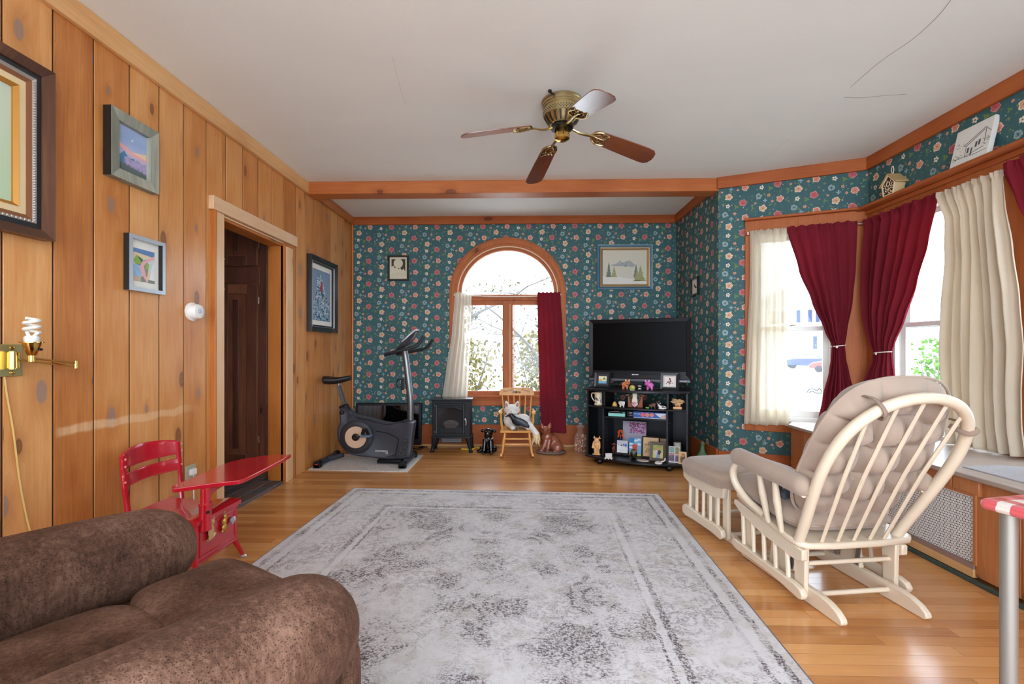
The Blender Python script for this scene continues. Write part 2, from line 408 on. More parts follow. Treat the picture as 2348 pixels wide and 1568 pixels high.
def cloth(name, c, trans=.35, c2=None, sc=900., rough=.9, alpha=1., var=.1):
    n = N(name); o = n.obj()
    nz = n.noise(o, 5., 3.); weave = n.noise(n.vm('MULTIPLY', o, (1., 1., .25)), sc, 1.)
    col = n.mix(n.m('MULTIPLY_ADD', nz, .8, .1), c, c2 or tuple(x * .82 for x in c))
    col = n.mix(n.m('MULTIPLY', weave, var), col, tuple(x * .6 for x in c))
    d = n.n('ShaderNodeBsdfDiffuse', {'Color': col, 'Roughness': rough, 'Normal': n.bump(weave, .2, .001)})
    t = n.n('ShaderNodeBsdfTranslucent', {'Color': col})
    s = n.n('ShaderNodeMixShader', {0: trans, 1: d, 2: t}).outputs[0]
    if alpha < 1:
        s = n.n('ShaderNodeMixShader', {0: alpha, 1: n.n('ShaderNodeBsdfTransparent'), 2: s}).outputs[0]
    return n.done(s)
def velour(name, c0, c1, c2):
    n = N(name); c = n.obj()
    f = n.m('ADD', n.m('MULTIPLY', n.noise(c, 4.5, 4., .6), .7), n.m('MULTIPLY', n.noise(n.vm('MULTIPLY', c, (1., 1., .35)), 90., 3., .7), .45))
    col = n.ramp(f, [(.38, c0), (.56, c1), (.78, c2)])
    vo = n.vor(n.vm('MULTIPLY', c, (1., .8, 1.)), 250., '3D')
    dt = n.m('SUBTRACT', 1., n.step(vo.outputs['Distance'], .16, .42))
    dt = n.m('MULTIPLY', dt, n.m('LESS_THAN', n.sep(vo.outputs['Color'])[0], .62))
    col = n.mix(n.m('MULTIPLY', dt, .55), col, tuple(x * .35 for x in c0))
    nm = n.bump(n.m('SUBTRACT', n.noise(c, 190., 3.), n.m('MULTIPLY', dt, .7)), .55, .004)
    return n.done(n.pr(col, .85, spec=.12, normal=nm, Sheen_Weight=.22, Sheen_Roughness=.4, Sheen_Tint=(*c2, 1)))
def glass_pane():
    n = N('window_glass')
    lw = n.n('ShaderNodeFresnel', {0: 1.45})
    g = n.n('ShaderNodeBsdfGlossy', {'Color': (1, 1, 1), 'Roughness': .01})
    s = n.n('ShaderNodeMixShader', {0: n.m('MULTIPLY', lw.outputs[0], .8), 1: n.n('ShaderNodeBsdfTransparent', {0: (.97, .99, .985)}), 2: g.outputs[0]})
    return n.done(s.outputs[0])
def clear_glass(name, tint, mixf=.3, spec=.5):
    n = N(name)
    g = n.pr(tint, .06, spec=spec)
    s = n.n('ShaderNodeMixShader', {0: mixf, 1: n.n('ShaderNodeBsdfTransparent', {0: (*tint, 1)}), 2: g})
    return n.done(s.outputs[0])
def grille_mat():
    n = N('pierced_metal_grille'); o = n.sep(n.obj())
    y, z = n.m('MULTIPLY', o[0], 1.), o[2]
    k = 2 * PI / .0275
    pr = None
    for a in (90, 210, 330):
        d = n.m('ADD', n.m('MULTIPLY', y, cos(R_(a)) * k), n.m('MULTIPLY', z, sin(R_(a)) * k))
        s = n.m('SINE', d); pr = s if pr is None else n.m('MULTIPLY', pr, s)
    hole = n.step(n.m('ABSOLUTE', pr), .38, .46)
    gr = n.noise(n.obj(), 9., 3.)
    col = n.mix(hole, n.mix(gr, srgb(214, 210, 204), srgb(238, 236, 232)), srgb(38, 34, 32))
    return n.done(n.pr(col, n.m('MULTIPLY_ADD', hole, .4, .45), normal=n.bump(n.m('SUBTRACT', 1., hole), .8, .002)))
def gingham():
    n = N('red_check_table_top'); c = n.obj(); o = n.sep(c)
    f = lambda v: n.m('GREATER_THAN', n.m('FRACT', n.m('DIVIDE', v, .062)), .5)
    w = n.vm('SCALE', n.n('ShaderNodeTexNoise', {'Vector': c, 'Scale': 60.}).outputs[1], .012)
    o = n.sep(n.vm('ADD', c, w))
    a, b = f(o[0]), f(o[1])
    s = n.m('MULTIPLY', n.m('ADD', a, b), .5)
    col = n.ramp(s, [(0., srgb(232, 222, 212)), (.5, srgb(214, 96, 100)), (1., srgb(186, 24, 42))])
    return n.done(n.pr(col, .3, coat=.4))
def tile_mat():
    n = N('slate_brick_tile')
    rnd = n.n('ShaderNodeNewGeometry').outputs['Random Per Island']; c = n.obj()
    col = n.ramp(rnd, [(0., srgb(52, 58, 66)), (.35, srgb(70, 66, 66)), (.55, srgb(110, 76, 66)), (.8, srgb(66, 74, 84)), (1., srgb(128, 88, 78))])
    col = n.mix(n.m('MULTIPLY', n.noise(c, 160., 3.), .5), col, srgb(120, 112, 104))
    return n.done(n.pr(col, .45, normal=n.bump(n.noise(c, 90., 3.), .4, .002)))
def ceil_mat():
    n = N('painted_ceiling'); c = n.obj()
    col = n.mix(n.noise(n.vm('MULTIPLY', c, (.35, 1., 1.)), 3.2, 4.), srgb(232, 236, 232), srgb(240, 244, 240))
    return n.done(n.pr(col, .8, spec=.2, normal=n.bump(n.noise(c, 130., 3.), .16, .003)))
PINE = wood('knotty_pine_boards', srgb(162, 90, 36), srgb(203, 133, 69), srgb(226, 168, 105), 'Z', 'X', .38, .6, srgb(96, 58, 34), tone=.34, kgrey=True, coat=.2, scar=(1.92 + 1.3, 2.85 + 1.3, .765))
PINE_Y = wood('pine_crown', srgb(190, 130, 76), srgb(222, 170, 112), srgb(236, 196, 144), 'X', 'Z', .36, .5, srgb(120, 74, 44), tone=.05, island=False)
PALE = wood('pale_pine_casing', srgb(206, 156, 106), srgb(224, 182, 134), srgb(234, 202, 160), 'Z', 'X', .45, .25, srgb(150, 110, 80), tone=.1)
PALE_X = wood('pale_pine_head', srgb(206, 156, 112), srgb(226, 186, 144), srgb(234, 204, 166), 'X', 'Z', .45, .15, srgb(150, 110, 80), tone=.1)
JAMB = wood('orange_jamb', srgb(150, 78, 26), srgb(186, 110, 46), srgb(204, 130, 62), 'Z', 'Y', .4, .3, srgb(100, 48, 22), tone=.1)
RED_X = wood('red_pine_trim', srgb(132, 62, 28), srgb(166, 88, 44), srgb(188, 110, 60), 'X', 'Z', .5, .3, srgb(70, 34, 20), tone=.08, island=False, coat=0., spec=.25)
RED_Z = wood('red_pine_casing', srgb(136, 66, 30), srgb(170, 94, 48), srgb(192, 116, 64), 'Z', 'X', .5, .25, srgb(70, 34, 20), tone=.15, coat=0., spec=.25)
DARKW = wood('dark_cupboard_wood', srgb(60, 33, 24), srgb(104, 60, 44), srgb(148, 90, 60), 'Z', 'X', .35, .3, srgb(22, 12, 9), tone=.45, coat=.3)
OAKW = wood('golden_oak_furniture', srgb(176, 112, 44), srgb(208, 146, 70), srgb(224, 168, 92), 'Z', 'X', .35, .0, fine=.8, tone=.1, coat=.3)
FANW = wood('fan_blade_walnut', srgb(74, 36, 22), srgb(112, 58, 36), srgb(146, 84, 54), 'X', 'Y', .22, .0, fine=1.2, tone=.05, island=False, coat=1., spec=.9)
BENCHT = wood('worn_bench_top', srgb(150, 132, 118), srgb(184, 168, 156), srgb(206, 194, 184), 'Y', 'X', .4, .2, srgb(90, 70, 58), tone=.1)
BENCHF = wood('bench_front_pine', srgb(138, 78, 40), srgb(170, 104, 60), srgb(196, 134, 84), 'Z', 'Y', .45, .3, srgb(88, 52, 36), tone=.22)
PAPER = wallpaper()
CEIL = ceil_mat()
CREAM = cloth('cream_curtain_cloth', srgb(230, 218, 198), .32, srgb(220, 206, 184))
SHEER = cloth('sheer_ivory_voile', srgb(240, 234, 220), .5, srgb(232, 224, 208), alpha=.66)
BURG = cloth('burgundy_curtain_cloth', srgb(168, 60, 74), .45, srgb(142, 44, 56), 1200.)
BROWN = velour('brown_velour', srgb(54, 36, 27), srgb(90, 63, 49), srgb(134, 102, 84))
GLASS = glass_pane()
WHITEP = mt('white_window_paint', srgb(232, 230, 224), .4)
CREAMP = mt('cream_gloss_paint', srgb(216, 200, 175), .3, coat=.25, var=.05)
SUEDE = mt('taupe_microsuede', srgb(164, 144, 127), .9, spec=.15, var=.16, bsc=300, bst=.3, Sheen_Weight=.3)
BLACKP = mt('black_satin_plastic', srgb(16, 16, 18), .4, spec=.3, var=.1)
BLACKG = mt('black_gloss_glass', srgb(5, 5, 6), .06, coat=.5, var=.02)
BLACKL = mt('black_laminate', srgb(22, 22, 27), .35, spec=.35, var=.15)
IRON = mt('stove_black_iron', srgb(24, 25, 28), .5, spec=.3, var=.15, bsc=80, bst=.2)
BRASS = mt('polished_brass', srgb(214, 176, 96), .16, 1., var=.08)
ABRASS = mt('antique_brass', srgb(196, 178, 132), .32, 1., var=.1)
REDP = mt('red_enamel_paint', srgb(186, 22, 38), .2, coat=.7, var=.08)
CHROME = mt('grey_tube_metal', srgb(150, 146, 138), .45, .55, var=.05)
WHITEPL = mt('white_plastic', srgb(236, 234, 228), .35, var=.03)
CHAR = mt('charcoal_bike_shell', srgb(52, 54, 62), .36, coat=.15, var=.1)
STEELG = mt('grey_metal_post', srgb(116, 118, 118), .3, .85, var=.05)
# ---------------------------------------------------------------- room shell
LX, BY, HC, YR = -2.02, 5.37, 2.69, -1.3
PA, PQ = (1.785, 4.22), (2.82, 3.81)
def fr(P, Q):      # local frame of a wall: x along it, y outward, z up
    return V((P[0], P[1], 0)), math.atan2(Q[1] - P[1], Q[0] - P[0]), math.hypot(Q[0] - P[0], Q[1] - P[1])
def place(o, P, Q):
    l, a, _ = fr(P, Q); o.location = l; o.rotation_euler = (0, 0, a); return o
def panel(g, x0, x1, z0, z1, holes=(), t=.1, m=0, mr=None):
    xs = sorted({x0, x1, *[h[0] for h in holes], *[h[1] for h in holes]}); zs = sorted({z0, z1, *[h[2] for h in holes], *[h[3] for h in holes]})
    for i in range(len(xs) - 1):
        for j in range(len(zs) - 1):
            cx, cz = (xs[i] + xs[i + 1]) / 2, (zs[j] + zs[j + 1]) / 2
            if any(h[0] < cx < h[1] and h[2] < cz < h[3] for h in holes): continue
            for y in (0, t): g.add([(xs[i], y, zs[j]), (xs[i + 1], y, zs[j]), (xs[i + 1], y, zs[j + 1]), (xs[i], y, zs[j + 1])], [(0, 1, 2, 3)], m)
    for a, b, c, d in [(x0, x1, z0, z1), *holes]:
        mm = m if mr is None else mr
        g.add([(a, 0, c), (a, t, c), (a, t, d), (a, 0, d)], [(0, 1, 2, 3)], mm); g.add([(b, 0, c), (b, t, c), (b, t, d), (b, 0, d)], [(0, 1, 2, 3)], mm)
        g.add([(a, 0, d), (a, t, d), (b, t, d), (b, 0, d)], [(0, 1, 2, 3)], mm); g.add([(a, 0, c), (a, t, c), (b, t, c), (b, 0, c)], [(0, 1, 2, 3)], mm)
    return g

# floor and ceiling
ring = [(LX - .1, YR), (2.95, YR), (2.95, 3.86), (1.9, 4.32), (1.9, 5.5), (LX - .1, 5.5)]
g = G(); g.poly([(x, y, 0) for x, y in ring]); g.poly([(x, y, -.06) for x, y in ring])
for i in range(len(ring)):
    a, b = ring[i], ring[(i + 1) % len(ring)]; g.poly([(*a, -.06), (*b, -.06), (*b, 0), (*a, 0)])
st(obj('floor', g, floor_mat()))
g = G(); g.poly([(x, y, HC) for x, y in ring]); g.poly([(x, y, HC + .15) for x, y in ring])
for i in range(len(ring)):
    a, b = ring[i], ring[(i + 1) % len(ring)]; g.poly([(*a, HC), (*b, HC), (*b, HC + .15), (*a, HC + .15)])
ceil = st(obj('ceiling', g, CEIL))
CRK = mt('plaster_crack', srgb(132, 124, 114), .9); CRK2 = mt('faint_plaster_crack', srgb(190, 186, 180), .9)
for pts in ([(2186, -8), (2150, 38), (2090, 92), (2020, 140), (1950, 200)], [(1935, 223), (1975, 224), (2030, 219), (2078, 216)], [(1742, 372), (1775, 345), (1810, 320)], [(900, 130), (912, 180), (930, 240)]):
    p = [atz(x, y, HC - .0012) for x, y in pts]; g = G()
    g.tube(catmull(p, 5), .0011 if pts[0][0] > 1930 else .0006, 5, flat=.5); obj('crack', g, CRK if pts[0][0] > 1930 else CRK2, ceil)

# left wall: upright pine boards with dark gaps and a doorway
D0, D1, DZ = 3.025, 3.813, 2.02
gaps = [1.73 - .19 * i for i in range(16, 0, -1)] + [1.73, 1.923, 2.11, 2.306, 2.498, 2.681, 2.877, 3.07, 3.259, 3.45, 3.645, 3.834, 4.028, 4.207, 4.376, 4.578, 4.767, 4.949, 5.144, 5.37]
gaps = [y for y in gaps if y > YR]; gaps = [YR] + gaps
g = G()
for a, b in zip(gaps, gaps[1:]):
    for c, d, z in ((a, min(b, D0), 0), (max(a, D0), min(b, D1), DZ), (max(a, D1), b, 0)):
        if d - c > .004:
            e0 = .0038 if c == a else 0; e1 = .0038 if d == b else 0
            g.box(c + e0 - YR, 0, z, d - e1 - YR, .02, HC, 0)
for y in gaps[1:]:
    if not D0 < y < D1: g.box(y - .0036 - YR, .0022, 0, y + .0036 - YR, .018, HC, 2)
    else: g.box(y - .0036 - YR, .0022, DZ + .1, y + .0036 - YR, .018, HC, 2)
panel(g, 0, BY - YR + .1, 0, HC, [(D0 - YR - .03, D1 - YR + .035, -.1, DZ + .03)], .08, 1)
# backing boards sit behind the face boards
used = set(i for f, m_ in zip(g.f, g.m) if m_ == 1 for i in f)
g.v = [(x, y + .021, z) if i in used else (x, y, z) for i, (x, y, z) in enumerate(g.v)]
wl = st(place(obj('wall_left', g, [PINE, mt('dark_board_gap', srgb(48, 26, 14), .9), mt('dark_board_gap', srgb(48, 26, 14))], bev=.0016, seg=1), (LX, YR), (LX, BY)))

# back wall: wallpaper with a round-headed window opening
AC, AI, AO, ZS, ZB = -.178, .590, .684, 1.79, .585
def arch(a, b, n=36, c=AC): return [(c - a * cos(PI * i / n), ZS + b * sin(PI * i / n)) for i in range(n + 1)]
g = G(); o0 = 2.02
ar = arch(AI + .01, .555); xl, xr = AC - AI - .01, AC + AI + .01
def q4(a, b, c, d, m=0):
    g.add([(p[0] + o0, 0, p[1]) for p in (a, b, c, d)], [(0, 1, 2, 3)], m)
    g.add([(p[0] + o0, .1, p[1]) for p in (a, b, c, d)], [(0, 1, 2, 3)], m)
q4((LX, 0), (xl, 0), (xl, HC), (LX, HC)); q4((xr, 0), (1.795, 0), (1.795, HC), (xr, HC)); q4((xl, 0), (xr, 0), (xr, ZB), (xl, ZB))
for p, q in zip(ar, ar[1:]): q4(p, q, (q[0], HC), (p[0], HC))
lp = [(xl, ZB)] + ar + [(xr, ZB)]
for p, q in zip(lp, lp[1:] + lp[:1]): g.add([(p[0] + o0, 0, p[1]), (q[0] + o0, 0, q[1]), (q[0] + o0, .1, q[1]), (p[0] + o0, .1, p[1])], [(0, 1, 2, 3)], 1)
st(place(obj('wall_back', g, [PAPER, RED_X], smooth=False), (LX, BY), (1.785, BY)))
g = panel(G(), -.01, BY - 4.22, 0, HC); st(place(obj('wall_return', g, PAPER, smooth=False), (1.785, BY), PA))
LB = fr(PA, PQ)[2]; W2 = (.285, .875, .53, 2.14)
g = panel(G(), 0, LB + .03, 0, HC, [W2], .12); st(place(obj('wall_bay', g, PAPER, smooth=False), PA, PQ))
W3 = (.25, 1.06, .53, 2.14); W4 = (1.22, 2.02, .53, 2.14)
g = panel(G(), -.02, 3.81 - YR, 0, HC, [W3, W4], .12); st(place(obj('wall_right', g, PAPER, smooth=False), PQ, (2.82, YR)))

# crown boards, beam, baseboards
def rail(name, P, Q, z0, z1, t, m, x0=0, x1=0, bev=.004):
    L = fr(P, Q)[2]; g = G(); g.box(x0, -t, z0, L + x1, 0, z1)
    return st(place(obj(name, g, m, bev=bev), P, Q))
rail('trim_1', (LX, YR), (LX, 4.22), 2.582, HC, .028, PINE_Y)
rail('trim_2', (LX, 4.375), (LX, BY), 2.60, HC, .026, wood('orange_crown', srgb(150, 84, 34), srgb(186, 112, 54), srgb(206, 136, 78), 'X', 'Z', .4, .3, tone=.05, island=False))
rail('trim_3', (LX, BY), (1.785, BY), 2.597, HC, .026, RED_X)
rail('trim_4', (1.785, BY), PA, 2.597, HC, .026, RED_X)
rail('trim_5', PA, PQ, 2.588, HC, .026, RED_X, -.01)
rail('trim_6', PQ, (2.82, YR), 2.588, HC, .026, RED_X)
g = G(); g.box(LX, 0, 2.573, 1.79, .157, HC)
BEAMW = wood('ceiling_beam_pine', srgb(150, 76, 34), srgb(184, 104, 52), srgb(204, 130, 74), 'X', 'Y', .38, .35, srgb(90, 44, 26), tone=.05, island=False)
o = st(obj('trim_7', g, BEAMW, bev=.006)); o.location = (0, 4.217, 0)
rail('baseboard_back', (LX, BY), (1.785, BY), 0, .25, .02, RED_X)
g = G(); g.box(0, -.034, 0, 3.8, -.0205, .02); st(place(obj('baseboard_shoe', g, mt('bare_shoe_strip', srgb(206, 160, 104), .5)), (LX, BY), (1.785, BY)))
rail('baseboard_return', (1.785, BY), PA, 0, .22, .02, RED_X)
rail('baseboard_bay', PA, PQ, 0, .21, .02, RED_X, 0, -.55)
g = G(); g.tube([(LX + .012, BY - .012, 0), (LX + .012, BY - .012, 2.6)], .012, 8); st(obj('trim_8', g, JAMB))

# doorway casing, jamb, hall beyond
g = G(); xo = -YR
cl = lambda a, b, z0, z1, t, m=0: g.box(a + xo, -t, z0, b + xo, 0, z1, m)
cl(2.934, 3.022, 0, 2.03, .022); cl(3.842, 3.945, 0, 2.0, .02); cl(2.918, 2.934, 0, 2.03, .03, 1)
g.box(2.895 + xo, -.034, 2.03, 3.995 + xo, 0, 2.118, 2)
st(place(obj('trim_9', g, [PALE, JAMB, PALE_X], bev=.003), (LX, YR), (LX, BY)))
g = G()
g.box(D1 + xo, -.012, 0, D1 + .03 + xo, .13, DZ, 0); g.box(D0 - .02 + xo, -.012, 0, D0 + xo, .13, DZ, 0)
g.box(D0 + xo, .001, DZ - .022, D1 + xo, .13, DZ, 0); g.box(D0 + xo, -.012, DZ - .006, D1 - .01 + xo, -.002, DZ + .006, 1)
st(place(obj('trim_10', g, [JAMB, PALE_X], bev=.003), (LX, YR), (LX, BY)))
HALLP = mt('dim_hall_plaster', srgb(206, 196, 184), .8)
g = G(); hx0, hx1, hy0, hy1 = -3.25, LX - .1, 2.6, 3.99
g.poly([(hx0, hy0, 0), (hx0, hy1, 0), (hx0, hy1, 2.4), (hx0, hy0, 2.4)]); g.poly([(hx0, hy0, 0), (hx1, hy0, 0), (hx1, hy0, 2.4), (hx0, hy0, 2.4)])
g.poly([(hx0, hy0, 2.4), (hx1, hy0, 2.4), (hx1, hy1, 2.4), (hx0, hy1, 2.4)])
st(obj('wall_hall', g, HALLP, fix=False))
g = G()
random.seed(3)
y = hy0; r = 0
TW, TL = .105, .21
x = LX + .012; c = 0
while x > hx0:
    yy = hy0 - (c % 2) * .1
    while yy < hy1:
        if max(yy, D0 - .3 if c else D0) < min(yy + TL, hy1 if c else D1):
            g.box(max(x - TW, hx0) + .003, max(yy, D0 + .002 if c == 0 else hy0) + .003, -.01, x - .003, min(yy + TL, D1 - .002 if c == 0 else hy1) - .003, .024)
        yy += TL
    x -= TW; c += 1
st(obj('floor_hall', g, tile_mat(), bev=.005))
g = G(); g.box(hx0, hy0, -.02, hx1 + .1, hy1, .012); st(obj('floor_grout', g, mt('tile_grout', srgb(150, 140, 124), .9)))

# built-in cupboard seen through the doorway
cb = thing('hall_cupboard', 'dark brown built-in cupboard with two panelled doors beyond the doorway', 'cupboard', (-2.4, 3.92, 0))
g = G()
g.box(-.8, .006, .025, .28, .035, 2.3); g.box(-.23, -.004, 1.70, .118, .006, 1.845); g.box(.118, -.006, .025, .18, .006, 2.3); g.box(.182, -.012, .025, .28, .006, 2.3); g.box(-.80, -.01, .025, -.228, .006, 2.3)
obj('case', g, DARKW, cb, bev=.003)
def cdoor(z0, z1, kz, pz0, pz1, hz):
    g = G(); x0, x1 = -.222, .113
    for a, b, c, d in ((x0, x0 + .075, z0, z1), (x1 - .095, x1, z0, z1), (x0 + .075, x1 - .095, z0, z0 + .085), (x0 + .075, x1 - .095, z1 - .085, z1)): g.box(a, -.03, c, b, -.005, d)
    g.box(x0 + .07, -.014, z0 + .08, x1 - .09, -.008, z1 - .08)
    g.box(x0 + .115, -.022, z0 + .13, x0 + .125 + .04, -.012, z1 - .13)
    d = obj('door', g, DARKW, cb, bev=.004)
    g = G(); g.lathe([(.006, 0), (.006, .015), (.013, .02), (.015, .027), (.010, .034), (0, .036)], (x0 + .05, -.03, kz), 12, axis=(0, -1, 0)); obj('knob', g, ABRASS, d)
    for h in hz:
        g = G(); g.cyl((.1175, -.012, h - .03), (.1175, -.012, h + .03), .005, n=8); obj('hinge', g, mt('dull_nickel', srgb(170, 160, 148), .4, .8), d)
cdoor(1.85, 2.28, 1.905, 0, 0, (2.03,)); cdoor(.14, 1.69, 1.645, 0, 0, (1.55, .35))

# ---------------------------------------------------------------- windows
def wthing(name, P, Q, label):
    o = bpy.data.objects.new(name, None); COL.objects.link(o); place(o, P, Q); return st(o, label)
# arched window in the back wall
w1 = wthing('window_1', (0, BY), (1, BY), 'round-headed timber window in the wallpapered back wall')
g = G()
def strip(a0, b0, a1, b1, y0, y1, zb, m=0):
    P = [(AC - a0, zb)] + arch(a0, b0) + [(AC + a0, zb)]; Q = [(AC - a1, zb)] + arch(a1, b1) + [(AC + a1, zb)]
    vs = []; fs = []
    for p, q in zip(P, Q): vs += [(p[0], y0, p[1]), (q[0], y0, q[1]), (q[0], y1, q[1]), (p[0], y1, p[1])]
    for i in range(len(P) - 1):
        for k in range(4): fs.append((i * 4 + k, i * 4 + (k + 1) % 4, i * 4 + 4 + (k + 1) % 4, i * 4 + 4 + k))
    fs += [(0, 1, 2, 3), tuple((len(P) - 1) * 4 + k for k in (3, 2, 1, 0))]
    g.add(vs, fs, m)
strip(AI, .55, AO, .65, -.024, 0, .47); strip(AI + .028, .578, AO - .022, .63, -.030, -.022, .47)
obj('casing', g, RED_Z, w1, bev=.003)
g = G(); strip(AI - .012, .538, AI + .006, .556, -.018, -.004, .60); obj('bead', g, mt('light_wood_bead', srgb(226, 188, 150), .4), w1)
g = G(); strip(AI - .045, .508, AI + .01, .56, .015, .07, .60); obj('arch_frame', g, RED_Z, w1)
g = G()
for a, b, c, d in ((AC - AI, AC + AI, 1.652, 1.775), (AC - AI, AC + AI, .598, .64), (AC - AI, AC - AI + .075, .6, 1.7), (AC + AI - .075, AC + AI, .6, 1.7)): g.box(a, .012, c, b, .06, d)
g.box(-.238, -.004, .6, -.117, .06, 1.70); g.box(AC - AI, -.008, 1.70, AC + AI, .02, 1.73)
obj('sash_frame', g, RED_Z, w1, bev=.004)
g = G(); g.tube([(-.150, -.006, .62), (-.150, -.006, 1.66)], .005, 8); g.box(-.112, .005, .63, -.10, .014, 1.655); g.box(-.10, .005, 1.647, .34, .014, 1.655); obj('bead', g, mt('light_wood_bead', srgb(226, 188, 150), .4), w1)
g = G(); g.box(AC - AO - .01, -.045, .565, AC + AO + .02, .05, .598); g.box(AC - AO, -.024, .47, AC + AO, 0, .565); g.box(AC - AO, -.034, .535, AC + AO, -.02, .55)
obj('sill', g, RED_X, w1, bev=.005)
g = G(); g.poly([(x, .04, z) for x, z in arch(AI, .55)]); obj('arch_pane', g, GLASS, w1)
g = G(); g.poly([(AC - AI, .04, .61), (-.17, .04, .61), (-.17, .04, 1.7), (AC - AI, .04, 1.7)]); obj('pane', g, GLASS, w1)
g = G(); g.poly([(-.17, .04, .61), (AC + AI, .04, .61), (AC + AI, .04, 1.7), (-.17, .04, 1.7)]); obj('pane', g, GLASS, w1)

def sashwin(name, P, Q, W, label, mz=1.307, cas=None):
    w = wthing(name, P, Q, label); a, b, c, d = W
    g = G()
    for x0, x1 in ((a, a + .022), (b - .022, b)): g.box(x0, .0, c, x1, .119, d)
    g.box(a, .0, d - .02, b, .119, d); g.box(a, -.012, c - .03, b, .125, c + .012)
    obj('jamb_frame', g, WHITEP, w, bev=.002)
    i0, i1 = a + .022, b - .022
    for nm, z0, z1, y in (('lower_sash', c + .01, mz + .02, .045), ('upper_sash', mz - .02, d - .02, .078)):
        g = G(); r = .042
        g.box(i0, y, z0, i0 + r, y + .03, z1); g.box(i1 - r, y, z0, i1, y + .03, z1)
        g.box(i0 + r, y, z0, i1 - r, y + .03, z0 + (.055 if nm[0] == 'l' else .035)); g.box(i0 + r, y, z1 - .035, i1 - r, y + .03, z1)
        s = obj(nm, g, WHITEP, w, bev=.002)
        g = G(); g.poly([(i0 + r, y + .015, z0 + .03), (i1 - r, y + .015, z0 + .03), (i1 - r, y + .015, z1 - .03), (i0 + r, y + .015, z1 - .03)]); obj('pane', g, GLASS, s)
    xm = (i0 + i1) / 2
    g = G(); g.box(xm - .03, .038, mz + .0185, xm + .03, .07, mz + .024); g.tube([(xm - .012, .045, mz + .028), (xm + .014, .04, mz + .03), (xm + .036, .034, mz + .031)], .005, 8); obj('sash_lock', g, mt('dull_nickel', srgb(170, 160, 148), .4, .8), w)
    g = G()
    for x0, x1, z0, z1 in cas: g.box(x0, -.018, z0, x1, 0, z1)
    obj('casing', g, RED_Z, w, bev=.003)
    return w
w2 = sashwin('window_2', PA, PQ, W2, 'white sash window behind the narrow ivory curtain', cas=[(.215, .29, .41, 2.14), (.87, LB - .01, .41, 2.14), (.29, .87, .41, .495), (.215, LB - .005, 2.14, 2.265)])
w3 = sashwin('window_3', PQ, (2.82, YR), W3, 'white sash window behind the wide cream curtain', cas=[(.012, .25, .5, 2.14), (1.06, 1.22, .5, 2.14), (.012, 5.0, 2.14, 2.255)])
w4 = sashwin('window_4', PQ, (2.82, YR), W4, 'sash window at the edge of the view', cas=[(2.02, 2.2, .5, 2.14)])
g = G(); g.box(.205, -.055, 2.265, LB + .0, .0, 2.285); st(place(obj('trim_11', g, RED_X, bev=.004), PA, PQ))
g = G(); g.box(-.01, -.095, 2.255, 5.0, .0, 2.28); g.box(-.005, -.03, 2.22, 5.0, -.018, 2.255); st(place(obj('trim_12', g, RED_X, bev=.004), PQ, (2.82, YR)))

# ---------------------------------------------------------------- window bench
wb = thing('window_bench', 'long pine window seat with worn top and white pierced radiator grille', 'bench', (2.18, 3.0, 0))
BT = .515
pl = [(2.325, 4.0), (2.165, 3.79), (2.165, YR + .05), (2.81, YR + .05), (2.81, 3.80)]
g = G(); g.prism(pl, (0, 0, BT - .024), (1, 0, 0), (0, 1, 0), (0, 0, 1), .024); obj('seat_board', g, BENCHT, wb, W=True, bev=.004)
g = G()
ys = [3.78, 3.60, 3.42, 3.24, 3.05]
for a, b in zip(ys, ys[1:]): g.box(2.18, b + .0015, .075, 2.2, a - .0015, BT - .024)
ys = [3.05, 2.86, 2.66, 2.46, 2.38, 2.24]
for a, b in zip(ys, ys[1:]): g.box(2.18, b + .0015, .415, 2.2, a - .0015, BT - .024)
ys = [2.26, 2.055, 1.85, 1.62, 1.4, 1.2, 1.0, .8, .6, .4, .2, 0, -.4, -.8, YR + .06]
for a, b in zip(ys, ys[1:]): g.box(2.18, b + .0015, .03, 2.2, a - .0015, BT - .024 if a < 2.25 else .415)
g.box(2.2, YR + .06, .03, 2.21, 3.77, BT - .024)
obj('front_boards', g, BENCHF, wb, W=True, bev=.003, seg=1)
g = G(); g.prism([(2.185, 3.78), (2.205, 3.77), (2.345, 3.99), (2.33, 4.0)], (0, 0, .0), (1, 0, 0), (0, 1, 0), (0, 0, 1), BT - .024); obj('end_panel', g, RED_Z, wb, W=True)
g = G(); g.box(2.172, 2.262, .412, 2.184, 3.06, .424); g.box(2.172, 2.25, .085, 2.184, 2.262, .424); obj('grille_frame', g, BENCHF, wb, W=True)
g = G(); g.box(2.174, 2.262, .062, 2.19, 3.05, .088); obj('lower_rail', g, mt('grey_worn_rail', srgb(142, 116, 104), .6), wb, W=True)
g = G(); g.box(2.172, 2.262, .022, 2.2, 3.77, .062); obj('toe_board', g, mt('bare_shoe_strip', srgb(206, 160, 104), .5), wb, W=True)
gm = grille_mat()
g = G(); g.box(0, 0, 0, .79, .002, .328); o = obj('grille', g, gm, wb); o.matrix_parent_inverse = wm(wb).inverted(); o.location = (2.186, 3.052, .088); o.rotation_euler = (0, 0, -PI / 2)
g = G(); g.box(2.155, YR + .06, 0, 2.172, 3.78, .02)
st(obj('baseboard_bench', g, mt('dark_green_carpet_edge', srgb(58, 70, 62), .95, var=.7, vsc=120.), bev=.004))
g = G(); q = [atz(2272, 1088, BT), atz(2206, 1071, BT)]; d = (q[1] - q[0]); e = V((.235, .02, 0))
P4 = [q[0] + V((0, -1.25, 0)), q[0], q[1], q[1] + e, q[1] + e + V((.16, -.1, 0)), q[0] + V((.5, -1.25, 0))]
P4 = [V((min(p.x, 2.79), p.y, 0)) for p in P4]
g.prism([(p.x, p.y) for p in P4], (0, 0, BT + .0005), (1, 0, 0), (0, 1, 0), (0, 0, 1), .007, 0)
